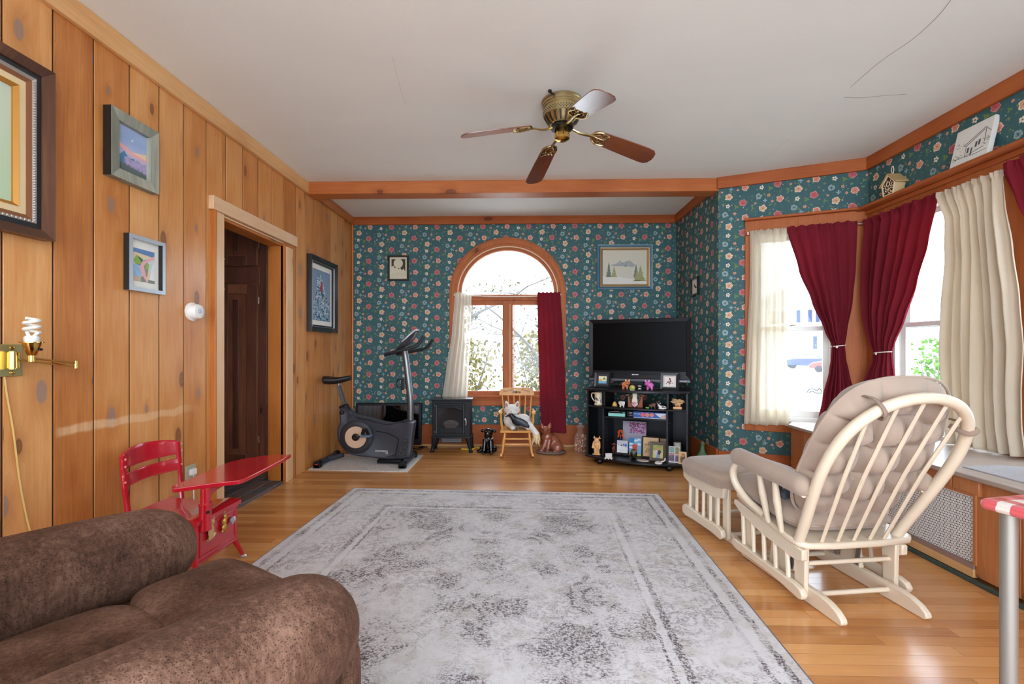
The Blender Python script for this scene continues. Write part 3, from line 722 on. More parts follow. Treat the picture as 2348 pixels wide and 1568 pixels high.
n = N('woven_grey_runner'); c = n.obj()
nm_ = n.done(n.pr(n.mix(n.noise(n.vm('MULTIPLY', c, (1., 3., 1.)), 160., 2.), srgb(150, 148, 152), srgb(216, 214, 214)), .95, normal=n.bump(n.noise(c, 260., 2.), .5, .003)))
tag(obj('bench_runner', g, nm_, bev=.002), 'grey woven runner lying on the window bench under cream curtain', 'runner')
# ---------------------------------------------------------------- framed pictures (x to the viewer's right, y into the wall, z up)
def ring(g, x0, x1, z0, z1, w, yf, yb=0., m=0, yi=None):
    yi = yf if yi is None else yi
    o = [(x0, z0), (x1, z0), (x1, z1), (x0, z1)]; n = [(x0 + w, z0 + w), (x1 - w, z0 + w), (x1 - w, z1 - w), (x0 + w, z1 - w)]
    for k in range(4):
        a, b, c, d = o[k], o[(k + 1) % 4], n[(k + 1) % 4], n[k]
        vs = [(a[0], yf, a[1]), (b[0], yf, b[1]), (c[0], yi, c[1]), (d[0], yi, d[1]), (a[0], yb, a[1]), (b[0], yb, b[1]), (c[0], yb, c[1]), (d[0], yb, d[1])]
        g.add(vs, [(0, 1, 2, 3), (0, 4, 5, 1), (3, 2, 6, 7), (4, 7, 6, 5)], m)
def flat(g, pts, y, m=0): g.add([(x, y, z) for x, z in pts], [tuple(range(len(pts)))], m)
def grad(name, stops, sc=5., amt=.25, rough=.6, z0=0., z1=1., sx=1.):
    n = N(name); c = n.obj(); o = n.sep(c)
    f = n.m('DIVIDE', n.m('SUBTRACT', o[2], z0), z1 - z0)
    f = n.m('MULTIPLY_ADD', n.m('SUBTRACT', n.noise(n.vm('MULTIPLY', c, (sx, 1., 1.)), sc, 4.), .5), amt * 2, f)
    return n.done(n.pr(n.ramp(f, stops), rough))
def pthing(name, label, P, Q, x, z, cat='picture', off=.001, group=None):
    l, a, _ = fr(P, Q); d = V((cos(a), sin(a), 0)); nrm = V((sin(a), -cos(a), 0))
    t = thing(name, label, cat, l + d * x + nrm * off + V((0, 0, z)), a, group)
    return t
def rect(x0, x1, z0, z1): return [(x0, z0), (x1, z0), (x1, z1), (x0, z1)]
WL = ((LX, 0), (LX, BY)); WB = ((LX, BY), (1.785, BY)); WR = ((1.785, BY), PA)
OFFW = mt('mat_board_ivory', srgb(238, 236, 224), .8)

# big ornate picture, cut by the edge of the view
t = pthing('framed_painting', 'large painting of a grey cloud on pale green in heavy carved dark wood frame', *WL, .908, 1.578)
W_, H_ = .972, .705
g = G(); ring(g, 0, W_, 0, H_, .036, -.055, 0, 0, -.04); ring(g, .036, W_ - .036, .036, H_ - .036, .022, -.032, 0, 1); ring(g, .058, W_ - .058, .058, H_ - .058, .012, -.036, 0, 3, -.03); ring(g, .070, W_ - .070, .070, H_ - .070, .016, -.03, 0, 2, -.024)
random.seed(5)
for k in range(9):   # chips along the outer edge
    z = .06 + k * .07 + random.uniform(-.02, .02); g.box(W_ - .006, -.045, z, W_ + .004, -.02, z + random.uniform(.02, .05), 4)
for k in range(54):
    z = .07 + k * .0106; g.ell((W_ - .064, -.036, z), (.006, .004, .0038), 8, 5, 3)
    g.ell((W_ - .07 - k * .0155, -.036, .064), (.0052, .004, .006), 8, 5, 3)
obj('frame', g, [wood('carved_walnut', srgb(52, 32, 22), srgb(92, 58, 40), srgb(134, 88, 60), 'Z', 'X', .4, 0, tone=.2), mt('black_frame_band', srgb(34, 36, 38), .4), mt('brown_frame_rail', srgb(128, 80, 48), .4), mt('silver_beading', srgb(196, 188, 180), .3, .7), mt('dark_chip', srgb(40, 26, 20), .6)], t)
g = G(); ring(g, .086, W_ - .086, .086, H_ - .086, .026, -.022, -.004, 0); ring(g, .112, W_ - .112, .112, H_ - .112, .013, -.024, -.004, 1, -.014)
obj('liner', g, [mt('cream_linen_liner', srgb(222, 196, 150), .7), mt('gilt_liner', srgb(186, 128, 50), .4, .4)], t)
g = G(); flat(g, rect(.12, W_ - .12, .12, H_ - .12), -.006, 0)
cx = .70
flat(g, [(cx + .22 * cos(a) * (1 + .1 * sin(3 * a)), .39 + .06 * sin(a) + .03 * cos(2 * a)) for a in [2 * PI * k / 28 for k in range(28)] if cx + .22 * cos(a) < W_ - .145], -.0065, 1)
flat(g, [(.45, .26), (.62, .2), (.74, .24), (.77, .31), (.70, .35), (.5, .34)], -.0064, 2)
for pts in ([(.6, .35), (.68, .28), (.74, .25), (.775, .21)], [(.68, .28), (.72, .29), (.77, .27)], [(.66, .29), (.7, .22), (.72, .17)]):
    g.tube([(x, -.007, z) for x, z in pts], .0016, 5, m=3)
obj('canvas', g, [grad('pale_green_oil', [(.0, srgb(176, 200, 160)), (.5, srgb(190, 208, 176)), (1., srgb(208, 212, 196))], 4., .2, .5, 0, .74), grad('grey_cloud_oil', [(0., srgb(112, 128, 110)), (1., srgb(176, 180, 168))], 9., .3, .5, .3, .46), grad('sea_blue_oil', [(0., srgb(182, 206, 186)), (.5, srgb(120, 196, 204)), (1., srgb(160, 206, 196))], 9., .3, .5, .2, .36), mt('dark_twig_paint', srgb(60, 66, 62), .6)], t)

# mountain sunset in grey barn-wood frame
t = pthing('framed_picture', 'mountain sunset picture with crescent moon in grey weathered wood frame', *WL, 2.157, 1.966)
W_, H_ = .288, .336
g = G(); ring(g, 0, W_, 0, H_, .05, -.042, 0, 0, -.036)
for s in (0,): g.box(-.001, -.040, 0, .0005, 0, H_, 1)
obj('frame', g, [wood('grey_barn_wood', srgb(84, 86, 76), srgb(140, 142, 128), srgb(196, 194, 176), 'Z', 'X', .7, 0, fine=.6, tone=.2, coat=0), mt('black_frame_side', srgb(26, 24, 22), .5)], t)
g = G(); a, b, c, d = .05, W_ - .05, .05, H_ - .05; flat(g, rect(a, b, c, d), -.012, 0)
X = lambda u: a + (b - a) * u; Z = lambda v: c + (d - c) * v
flat(g, [(X(0), Z(.62)), (X(.3), Z(.58)), (X(.6), Z(.5)), (X(1), Z(.47)), (X(1), Z(.42)), (X(.5), Z(.42)), (X(0), Z(.56))], -.0122, 1)
flat(g, [(X(.45), Z(.50)), (X(.8), Z(.56)), (X(1), Z(.6)), (X(1), Z(.46)), (X(.6), Z(.45))], -.0121, 5)
flat(g, [(X(0), Z(.36)), (X(.12), Z(.34)), (X(.28), Z(.46)), (X(.42), Z(.36)), (X(.6), Z(.38)), (X(.6), Z(.1)), (X(0), Z(.1))], -.0123, 2)
flat(g, [(X(.28), Z(.34)), (X(.4), Z(.38)), (X(.55), Z(.33)), (X(.7), Z(.39)), (X(.86), Z(.34)), (X(1), Z(.40)), (X(1), Z(.05)), (X(.3), Z(.05))], -.0125, 3)
tr = [(X(0), Z(0)), (X(1), Z(0)), (X(1), Z(.15))]
for k in range(22, -1, -1): tr += [(X(k / 22 - .0), Z(.18 + .07 * (1 - k / 22) + .02 * sin(k * 2.1))), (X(max(0, k / 22 - .022)), Z(.125 + .07 * (1 - k / 22)))]
flat(g, tr, -.0128, 4)
g.tube([(X(.52 + .035 * cos(R_(q))), -.0126, Z(.78 + .035 * sin(R_(q)))) for q in range(-160, 41, 20)], .0014, 5, m=6)
obj('print', g, [grad('dusk_sky', [(0., srgb(226, 168, 160)), (.45, srgb(178, 190, 222)), (.75, srgb(150, 176, 216)), (1., srgb(176, 190, 224))], 12., .15, .5, .05, .3), mt('pink_cloud', srgb(232, 176, 178), .6), mt('blue_peak', srgb(84, 132, 172), .6, var=.3, vsc=40.), mt('lilac_slope', srgb(170, 158, 196), .6, var=.4, vsc=60.), mt('dark_treeline', srgb(92, 106, 104), .6), mt('peach_glow', srgb(240, 206, 172), .6), mt('moon_cream', srgb(246, 236, 224), .6)], t)

# small colourful drawing in silver frame
t = pthing('framed_drawing', 'small colourful hillside drawing with white mat in thin silver frame', *WL, 2.27, 1.427)
W_, H_ = .234, .288
g = G(); ring(g, 0, W_, 0, H_, .020, -.03, 0, 0); g.box(-.001, -.029, 0, .0006, 0, H_, 1); g.box(W_ - .0204, -.0295, .02, W_ - .0190, -.006, H_ - .02, 1)
obj('frame', g, [mt('brushed_silver_frame', srgb(188, 196, 202), .35, .5), mt('black_frame_side', srgb(26, 24, 22), .5)], t)
g = G(); flat(g, rect(.018, W_ - .018, .018, H_ - .018), -.006, 0); obj('mat_board', g, OFFW, t)
g = G(); a, b, c, d = .050, .186, .054, .226; X = lambda u: a + (b - a) * u; Z = lambda v: c + (d - c) * v
flat(g, rect(a, b, c, d), -.0064, 0)
S = lambda pts, m, k: flat(g, [(X(u), Z(v)) for u, v in pts], -.0064 - .0002 * k, m)
S([(0, .88), (1, .82), (1, 1), (0, 1)], 1, 1); S([(0, .7), (.5, .72), (1, .8), (1, .3), (0, .5)], 2, 1)
S([(0, .62), (.15, .80), (.35, .74), (.45, .6), (.35, .5), (.1, .52)], 3, 2); S([(.2, .76), (.45, .70), (.36, .6)], 4, 3); S([(0, .5), (.3, .53), (.42, .3), (.3, .12), (0, .15)], 5, 2)
S([(.42, .66), (.62, .72), (.72, .5), (.64, .2), (.5, .15), (.38, .45)], 6, 3); S([(1, .88), (1, .78), (.62, .62), (.48, .5), (.62, .1), (.72, 0), (.6, 0), (.42, .18), (.28, .45), (.4, .62)], 7, 4)
S([(.6, .58), (.74, .6), (.7, .42), (.56, .42)], 3, 5); S([(1, .74), (.85, .5), (.74, .1), (1, .1)], 8, 5); S([(0, 0), (.5, 0), (.42, .12), (.12, .16), (0, .14)], 9, 4); S([(.35, .0), (.6, .02), (.44, .18), (.34, .16)], 10, 6); S([(.66, .0), (1, .0), (1, .09), (.7, .1)], 10, 6)
obj('drawing', g, [mt('paper_tan', srgb(226, 206, 170)), mt('crayon_blue', srgb(96, 132, 178), var=.3, vsc=60.), mt('crayon_pale', srgb(206, 216, 210)), mt('crayon_green', srgb(142, 178, 84), var=.3, vsc=60.), mt('crayon_deep_green', srgb(74, 108, 56)), mt('crayon_sky', srgb(150, 190, 220), var=.2, vsc=60.), mt('crayon_olive', srgb(136, 142, 116), var=.4, vsc=90.), mt('crayon_pink', srgb(232, 176, 182)), mt('crayon_white', srgb(232, 236, 238)), mt('crayon_beige', srgb(206, 178, 156)), mt('crayon_grey', srgb(130, 138, 126))], t)

# red bird on a snowy spruce
t = pthing('framed_print', 'print of a red bird on a snowy spruce in black frame with white mat', *WL, 4.232, 1.30)
W_, H_ = .605, .725
g = G(); ring(g, 0, W_, 0, H_, .05, -.05, 0, 0, -.032); ring(g, .05, W_ - .05, .05, H_ - .05, .016, -.026, 0, 0); ring(g, .047, W_ - .047, .047, H_ - .047, .005, -.034, -.02, 1)
obj('frame', g, [mt('black_lacquer_frame', srgb(22, 21, 22), .25, coat=.4), mt('silver_frame_lip', srgb(170, 168, 166), .3, .7)], t, bev=.002)
g = G(); flat(g, rect(.055, W_ - .055, .055, H_ - .055), -.008, 0); obj('mat_board', g, OFFW, t)
g = G(); a, b, c, d = .105, W_ - .105, .112, H_ - .112; flat(g, rect(a, b, c, d), -.0085, 0)
random.seed(11)
def strk(x, z, an, L, w, k, m):
    dx, dz = cos(an), sin(an); p = [(x - dz * w, z + dx * w), (x + dx * L * .5 - dz * w * 1.2, z + dz * L * .5 + dx * w * 1.2), (x + dx * L, z + dz * L), (x + dx * L * .5 + dz * w, z + dz * L * .5 - dx * w), (x + dz * w, z - dx * w)]
    if all(a < u < b and c < v < d for u, v in p): flat(g, p, -.0086 - k * .00001, m)
for k in range(420):
    v = random.random() ** 1.3; tz = c + (d - c) * (.0 + v * .86); wd = (1 - v) * .36 + .015
    tx = a + (b - a) * (.34 + .18 * (1 - v)) + random.uniform(-1, 1) * wd * .75
    an = random.choice((R_(25), R_(155))) + random.uniform(-.5, .5) + (.5 if v > .6 else 0)
    strk(tx, tz, an, random.uniform(.02, .055), random.uniform(.003, .0075), k, random.choice((1, 1, 2, 3, 4, 4, 5)))
u0, v0 = a + (b - a) * .46, c + (d - c) * .63
flat(g, [(u0 - .016, v0), (u0 - .024, v0 + .03), (u0 - .012, v0 + .062), (u0, v0 + .085), (u0 + .016, v0 + .066), (u0 + .024, v0 + .03), (u0 + .016, v0 - .02), (u0 + .004, v0 - .035)], -.0135, 6)
g.tube([(u0 + .004, -.0135, v0 - .03), (u0 + .02, -.0135, v0 - .1)], .003, 5, m=7)
u1, v1 = a + (b - a) * .66, c + (d - c) * .36
flat(g, [(u1 - .014, v1), (u1 - .016, v1 + .04), (u1, v1 + .075), (u1 + .016, v1 + .03), (u1 + .01, v1 - .015)], -.0135, 8)
obj('print', g, [grad('winter_sky', [(0., srgb(120, 160, 178)), (.4, srgb(146, 168, 188)), (1., srgb(118, 142, 172))], 6., .2, .5, .1, .65), mt('snow_pale', srgb(206, 224, 228)), mt('snow_blue', srgb(150, 192, 206)), mt('needle_teal', srgb(58, 118, 146)), mt('needle_deep', srgb(34, 84, 116)), mt('snow_white', srgb(232, 240, 240)), mt('bird_red', srgb(196, 54, 50)), mt('bark_brown', srgb(78, 74, 74)), mt('bird_grey_tan', srgb(160, 146, 136))], t)

# moon print, mountain landscape, small bird picture
t = pthing('framed_print', 'small moon print in thin black frame on floral wallpaper beside the pine wall', *WB, -1.589 + 2.02, 1.938)
W_, H_ = .248, .299
g = G(); ring(g, 0, W_, 0, H_, .022, -.02, 0, 0); obj('frame', g, mt('black_lacquer_frame', srgb(22, 21, 22)), t, bev=.002)
g = G(); g.tube([(W_ / 2 + .012 * cos(q), -.006, H_ + .012 + .012 * sin(q)) for q in [2 * PI * k / 14 for k in range(14)]], .0025, 6, closed=True); g.box(W_ / 2 - .006, -.008, H_ - .002, W_ / 2 + .006, 0, H_ + .004); obj('hanging_ring', g, BLACKP, t)
g = G(); flat(g, rect(.02, W_ - .02, .02, H_ - .02), -.006, 0); dk = [(.042, .165), (.042, .255), (.205, .255), (.205, .11)]
for k in range(8): dk.append((.205 - k * .0203, .11 + (.028 if k % 2 else .0) + .006 * k))
flat(g, dk, -.0063, 1); flat(g, [(.122 + .055 * cos(q), .205 + .055 * sin(q)) for q in [2 * PI * k / 32 for k in range(32)]], -.0066, 2)
for k in range(9):
    x = .04 + k * .02; g.tube([(x, -.0066, .05 + .01 * (k % 3)), (x + .014, -.0066, .09 + .012 * (k % 2)), (x + .03, -.0066, .07)], .0008, 4, m=3)
obj('print', g, [mt('print_paper_cream', srgb(216, 208, 180), .7), mt('print_dark_brown', srgb(58, 48, 36), .7), mt('print_moon', srgb(208, 206, 176), .7), mt('print_line_grey', srgb(150, 142, 124), .7)], t)

t = pthing('framed_painting', 'snowy mountain landscape painting in blue and gold frame above the television', *WB, .867 + 2.02, 1.826)
W_, H_ = .637, .522
g = G(); ring(g, 0, W_, 0, H_, .012, -.034, 0, 0, -.03); ring(g, .012, W_ - .012, .012, H_ - .012, .022, -.03, 0, 1, -.022); ring(g, .034, W_ - .034, .034, H_ - .034, .012, -.026, 0, 2, -.022); ring(g, .046, W_ - .046, .046, H_ - .046, .008, -.02, 0, 3); ring(g, .054, W_ - .054, .054, H_ - .054, .010, -.022, 0, 2, -.014)
obj('frame', g, [mt('frame_slate_blue', srgb(104, 138, 150), .4), mt('frame_deep_blue', srgb(62, 102, 122), .4), mt('frame_gold', srgb(196, 160, 110), .4, .3), mt('frame_brown_line', srgb(96, 66, 40), .5)], t)
g = G(); a, b, c, d = .064, W_ - .064, .064, H_ - .064; flat(g, rect(a, b, c, d), -.008, 0); X = lambda u: a + (b - a) * u; Z = lambda v: c + (d - c) * v
flat(g, [(X(0), Z(.25)), (X(.35), Z(.22)), (X(.7), Z(.14)), (X(1), Z(.12)), (X(1), Z(0)), (X(0), Z(0))], -.0082, 1)
flat(g, [(X(.18), Z(.56)), (X(.3), Z(.6)), (X(.4), Z(.70)), (X(.46), Z(.62)), (X(.54), Z(.68)), (X(.62), Z(.70)), (X(.74), Z(.56)), (X(.72), Z(.5)), (X(.5), Z(.53)), (X(.2), Z(.54))], -.0082, 2)
for pts in ([(.41, .54), (.48, .64), (.45, .62)], [(.5, .53), (.6, .67), (.56, .6)], [(.48, .53), (.56, .55), (.52, .52)]): flat(g, [(X(u), Z(v)) for u, v in pts], -.0084, 3)
random.seed(2)
for tx, tz, th, tw, mm in ((.14, .24, .42, .055, 4), (.26, .24, .3, .05, 5), (.76, .2, .4, .06, 4), (.86, .12, .44, .10, 5), (.78, .12, .3, .07, 5)):
    for k in range(26):
        v = k / 26; w = tw * (1 - v) + .004; zz = Z(tz + th * v) ; xx = X(tx)
        flat(g, [(xx - w * random.uniform(.4, .75) , zz - .012), (xx, zz + .012), (xx + w * random.uniform(.4, .75), zz - .012)], -.0084 - k * .00001, mm)
obj('canvas', g, [grad('landscape_beige', [(0., srgb(206, 204, 188)), (1., srgb(212, 206, 184))], 6., .3, .7, 0, .5), mt('landscape_snow', srgb(220, 218, 208), .7), mt('landscape_peaks', srgb(164, 170, 168), .7, var=.3, vsc=40.), mt('landscape_rock', srgb(86, 88, 90), .7), mt('landscape_spruce', srgb(112, 126, 108), .7, var=.3, vsc=60.), mt('landscape_gold_tree', srgb(158, 158, 108), .7, var=.3, vsc=60.)], t)

t = pthing('framed_print', 'tiny black framed bird silhouette on wallpapered side wall behind the television', *WR, .505, 1.684)
W_, H_ = .2, .186
g = G(); ring(g, 0, W_, 0, H_, .018, -.022, 0, 0); obj('frame', g, mt('black_lacquer_frame', srgb(22, 21, 22)), t)
g = G(); flat(g, rect(.016, W_ - .016, .016, H_ - .016), -.006, 0); flat(g, [(.06, .12), (.08, .115), (.085, .13), (.10, .10), (.14, .085), (.135, .075), (.10, .075), (.08, .09)], -.0066, 1)
obj('print', g, [mt('print_paper_white', srgb(226, 218, 200), .7), mt('print_black', srgb(30, 28, 26), .7)], t)

# ---------------------------------------------------------------- wall fittings on the left
t = thing('wall_sconce', 'brass swing-arm wall lamp with bare spiral bulb on the pine wall', 'lamp', (LX, 1.75, 1.08))
g = G(); g.box(LX + .001, 1.665, 1.018, LX + .012, 1.793, 1.143); obj('backplate', g, mt('pale_brass_plate', srgb(206, 196, 136), .3, .85), t, W=True, bev=.003)
g = G(); g.cyl((LX + .03, 1.742, 1.05), (LX + .03, 1.742, 1.112), .02); g.cyl((LX + .03, 1.742, 1.046), (LX + .03, 1.742, 1.116), .014)
for z in (1.13, 1.032): g.ell((LX + .013, 1.755, z), (.003, .009, .009), 10, 6)
obj('pivot', g, BRASS, t, W=True)
g = G(); el = atx(174, 838, LX + .07); so = atx(73, 822, LX + .085)
g.tube([(LX + .04, 1.75, 1.083), (el.x, el.y, el.z - .004)], .0045, 8); g.tube([(el.x, el.y, el.z + .012), (so.x, so.y, so.z + .0)], .0045, 8); g.cyl((el.x, el.y, el.z - .012), (el.x, el.y, el.z + .02), .008, n=10)
obj('swing_arm', g, BRASS, t, W=True)
g = G(); g.lathe([(.011, -.012), (.011, .012), (.014, .014), (.026, .05), (.029, .062), (.037, .062), (.037, .066), (.027, .067), (.024, .05), (.0, .05)], so, 20); s_ = obj('socket', g, BRASS, t, W=True)
g = G(); g.ell((so.x + .022, so.y + .012, so.z + .036), (.008, .008, .005), 8, 5); obj('switch_key', g, BLACKP, s_, W=True)
g = G(); bz = so.z + .06; g.lathe([(.022, 0), (.024, .022), (.018, .03), (0, .031)], (so.x, so.y, bz), 16)
sp = [V((so.x + .022 * cos(q), so.y + .022 * sin(q), bz + .04 + .0072 * q / 1.9)) for q in [k * .35 for k in range(46)]]
g.tube([V((so.x + .01, so.y, bz + .028)), sp[0]] + sp, .0062, 8)
g.tube([V((so.x - .012, so.y, bz + .028)), V((so.x - .02, so.y, bz + .046))], .006, 8)
obj('bulb', g, mt('spiral_bulb_white', srgb(236, 232, 222), .3), t, W=True)
g = G(); cp = [atx(10, 862, LX + .006), atx(16, 905, LX + .006), atx(30, 985, LX + .006), atx(45, 1100, LX + .006), atx(60, 1180, LX + .006), atx(72, 1232, LX + .006), atx(84, 1300, LX + .006), atx(90, 1400, LX + .006)]
cp[-1].z = .015
g.tube(catmull(cp, 8), .0035, 6); obj('cord', g, mt('clear_gold_cord', srgb(206, 170, 100), .4), t, W=True)
t = thing('smoke_detector', 'round white detector dome on the pine wall beside the doorway', 'detector', (LX, 2.745, 1.355))
g = G(); g.lathe([(.056, 0), (.056, .010), (.048, .012), (.046, .04), (.040, .052), (.022, .056), (.02, .05), (0, .05)], (LX, 2.745, 1.355), 28, axis=(1, 0, 0)); obj('dome', g, WHITEPL, t, W=True)
g = G(); g.lathe([(.012, .05), (.012, .06), (0, .062)], (LX, 2.745, 1.355), 16, axis=(1, 0, 0)); obj('button', g, mt('pale_grey_button', srgb(190, 196, 200), .3), t, W=True)
t = thing('wall_outlet', 'worn white power outlet low on pine wall behind the red school desk', 'outlet', (LX, 2.735, .36))
g = G(); g.box(LX + .001, 2.69, .285, LX + .008, 2.775, .425); obj('cover_plate', g, mt('ornate_outlet_plate', srgb(186, 184, 160), .4, .3, var=.4, vsc=90.), t, W=True, bev=.003)
g = G(); g.box(LX + .008, 2.715, .365, LX + .028, 2.755, .4); g.tube(catmull([(LX + .02, 2.735, .365), (LX + .02, 2.74, .2), (LX + .015, 2.76, .03)], 5), .003, 6); obj('plug', g, WHITEPL, t, W=True, bev=.003)

# ---------------------------------------------------------------- curtains
def curtain(name, label, P, Q, off, rows, nf, amp, mat_, ph=0., tie=None, ruff=.03, group=None, seed=1, th=.0015, cat='curtain'):
    """rows: (height, left, right) along the wall, top first"""
    l, a, _ = fr(P, Q)
    root = thing(name, label, cat, (l.x, l.y, 0), a, group)
    zs = [r[0] for r in rows]
    def edge(z, k):
        if z >= zs[0]: return rows[0][k]
        for i in range(len(rows) - 1):
            if zs[i] >= z >= zs[i + 1]:
                t = (zs[i] - z) / max(1e-6, zs[i] - zs[i + 1]); p0 = rows[max(0, i - 1)][k]; p1, p2 = rows[i][k], rows[i + 1][k]; p3 = rows[min(len(rows) - 1, i + 2)][k]
                m1 = (p2 - p0) / 2; m2 = (p3 - p1) / 2
                h = t * t * (3 - 2 * t)
                return p1 + (p2 - p1) * (.5 * h + .5 * t)
        return rows[-1][k]
    rd = random.Random(seed); f1 = [rd.uniform(.6, 1.3) for _ in range(40)]; f2 = [rd.uniform(0, 6.28) for _ in range(40)]
    w0 = rows[0][2] - rows[0][1]; top = zs[0] + ruff; H_ = top - zs[-1]
    def fn(u, v):
        z = top - v * H_; L, R2 = edge(z, 1), edge(z, 2); w = R2 - L
        dr = abs(z - zs[0]); gather = min(1, dr / .35)
        k = 2 * PI * nf * u
        fo = sin(k + ph + .35 * sin(2.2 * z + f2[3])) * f1[int(u * nf * .999) % 40] + .35 * sin(k * 2.17 + f2[1] + z * .8) * (1.2 - gather * .5) + .3 * sin(k * .41 + f2[2] + 1.3 * z)
        ap = amp * (.35 + .65 * gather) * min(1.5, (w0 / max(w, .02)) ** .35)
        if tie and abs(z - tie) < .3: ap *= .45 + .55 * abs(z - tie) / .3
        if z > zs[0]: fo += .8 * sin(k * 3.1 + f2[5]); ap = amp * .5
        s = L + w * (u + .012 * sin(k * 1.0 + 1.1) * gather)
        zz = z + (.004 * sin(k * 1.3 + f2[6]) if v == 0 else 0)
        if v == 1: zz += .006 * sin(3 * u + f2[7])
        return (s, -off - ap * fo, zz)
    g = G(); g.grid(fn, max(24, int(nf * 11)), 64)
    o = obj('cloth', g, mat_, root, fix=False, sharp=180); solid(o, th)
    if tie:
        L, R2 = edge(tie, 1), edge(tie, 2); c_ = (L + R2) / 2; hw = (R2 - L) / 2 + .006
        g = G(); g.tube([(c_ + hw * cos(q), -off + (amp * .75 + .006) * sin(q), tie + .006 * cos(q)) for q in [2 * PI * k / 24 for k in range(24)]], .004, 6, closed=True)
        g.ell((c_ - hw * .3, -off - amp * .75 - .008, tie - .008), (.009, .006, .012), 8, 6)
        obj('tieback', g, mt('pale_tieback_cord', srgb(232, 214, 204), .6), root)
    return root
Bx = lambda y0, *p: [(aty(a, y, BY - .085).z, aty(a, y, BY - .085).x, aty(b, y, BY - .085).x) for y, a, b in p]
WX = ((0, BY), (1, BY))
curtain('curtain', 'narrow ivory curtain on the arched window above the black stove', *WX, .085, Bx(0, (676, 1043, 1081), (760, 1036, 1079), (850, 1022, 1074), (915, 1013, 1071), (945, 1011, 1070)), 5, .014, SHEER, seed=3)
curtain('curtain', 'straight burgundy curtain on the arched window behind the child rocking chair', *WX, .085, Bx(0, (676, 1232, 1285), (760, 1233, 1291), (860, 1236, 1296), (960, 1239, 1298), (993, 1239, 1299)), 4.5, .02, BURG, seed=4)
g = G(); g.tube(catmull([(-.80, BY - .036, 1.768), (-.5, BY - .036, 1.752), (-.18, BY - .036, 1.744), (.2, BY - .036, 1.75), (.44, BY - .036, 1.768)], 6), .006, 8)
for x in (-.80, .44): g.box(x - .006, BY - .04, 1.758, x + .006, BY - .024, 1.778)
tag(obj('curtain_rod', g, mt('ivory_rod', srgb(232, 210, 184), .4)), 'thin sagging ivory rod across the arched window', 'rod')
bay = lambda y, a, b: (atl(1900, y, (PA[0] - .02, PA[1] - .05), (PQ[0] - .02, PQ[1] - .05))[1], atl(a, y, (PA[0] - .02, PA[1] - .05), (PQ[0] - .02, PQ[1] - .05))[0], atl(b, y, (PA[0] - .02, PA[1] - .05), (PQ[0] - .02, PQ[1] - .05))[0])
z_ = lambda z, *r: (z, *r)
curtain('curtain', 'sheer ivory curtain on the narrow bay window beside the wallpaper', PA, PQ, .055, [z_(2.14, .25, .53), z_(1.75, .248, .53), z_(1.2, .225, .53), z_(.8, .21, .54), z_(.475, .20, .555)], 4.5, .022, cloth('ivory_bay_cloth', srgb(240, 232, 214), .5, srgb(232, 222, 202), alpha=.78), seed=5)
curtain('curtain', 'burgundy curtain tied at the waist on the narrow bay window', PA, PQ, .058, [z_(2.145, .535, 1.03), z_(1.8, .615, 1.018), z_(1.53, .709, .997), z_(1.28, .802, .958), z_(1.156, .852, .942), z_(1.05, .845, .95), z_(.95, .832, .967), z_(.73, .787, 1.01), z_(.53, .755, 1.03)], 6, .030, BURG, tie=1.156, seed=6)
g = G(); g.tube([(.235, -.010, 2.142), (1.075, -.010, 2.150)], .005, 8); g.tube([(1.03, -.05, 2.15), (1.085, -.05, 2.15)], .008, 8); g.box(1.068, -.066, 2.135, 1.082, 0, 2.16); g.box(.229, -.064, 2.135, .241, 0, 2.16)
tag(place(obj('curtain_rod', g, mt('dull_nickel', srgb(170, 160, 148), .4, .8)), PA, PQ), 'slim metal rod across the narrow bay window', 'rod')
curtain('curtain', 'burgundy curtain tied at the waist in the corner of the wide window', PQ, (2.82, YR), .055, [z_(2.145, .035, .69), z_(1.85, .03, .615), z_(1.59, .03, .52), z_(1.35, .058, .41), z_(1.17, .113, .318), z_(1.103, .150, .296), z_(1.03, .145, .298), z_(.957, .11, .306), z_(.85, .067, .326), z_(.64, .045, .346), z_(.54, .04, .35)], 7, .032, BURG, tie=1.103, seed=7)
curtain('curtain', 'transparent white voile strip beside the cream curtain on the wide window', PQ, (2.82, YR), .025, [z_(2.13, .70, .93), z_(1.6, .70, .94), z_(1.1, .69, .95), z_(.55, .69, .96)], 5, .006, cloth('white_voile', srgb(240, 240, 238), .5, alpha=.3), seed=8, th=.0008)
curtain('curtain', 'wide cream curtain pooling on the window bench', PQ, (2.82, YR), .085, [z_(2.125, .715, 1.13), z_(1.95, .79, 1.135), z_(1.69, .80, 1.168), z_(1.41, .768, 1.205), z_(1.13, .752, 1.228), z_(.9, .766, 1.220), z_(.70, .78, 1.225), z_(.525, .80, 1.245)], 7, .026, CREAM, seed=9)
curtain('curtain', 'burgundy curtain at the edge of the view beyond the cream curtain', PQ, (2.82, YR), .09, [z_(2.15, 1.135, 1.7), z_(1.95, 1.20, 1.72), z_(1.75, 1.28, 1.75), z_(1.5, 1.40, 1.78), z_(1.15, 1.55, 1.78), z_(.9, 1.5, 1.8), z_(.53, 1.45, 1.8)], 6, .02, BURG, tie=1.15, seed=10)
g = G(); g.tube([(.02, -.022, 2.14), (2.2, -.022, 2.14)], .005, 8)
tag(place(obj('curtain_rod', g, mt('dull_nickel', srgb(170, 160, 148), .4, .8)), PQ, (2.82, YR)), 'metal rod carrying the burgundy and cream curtains on the wide window', 'rod')

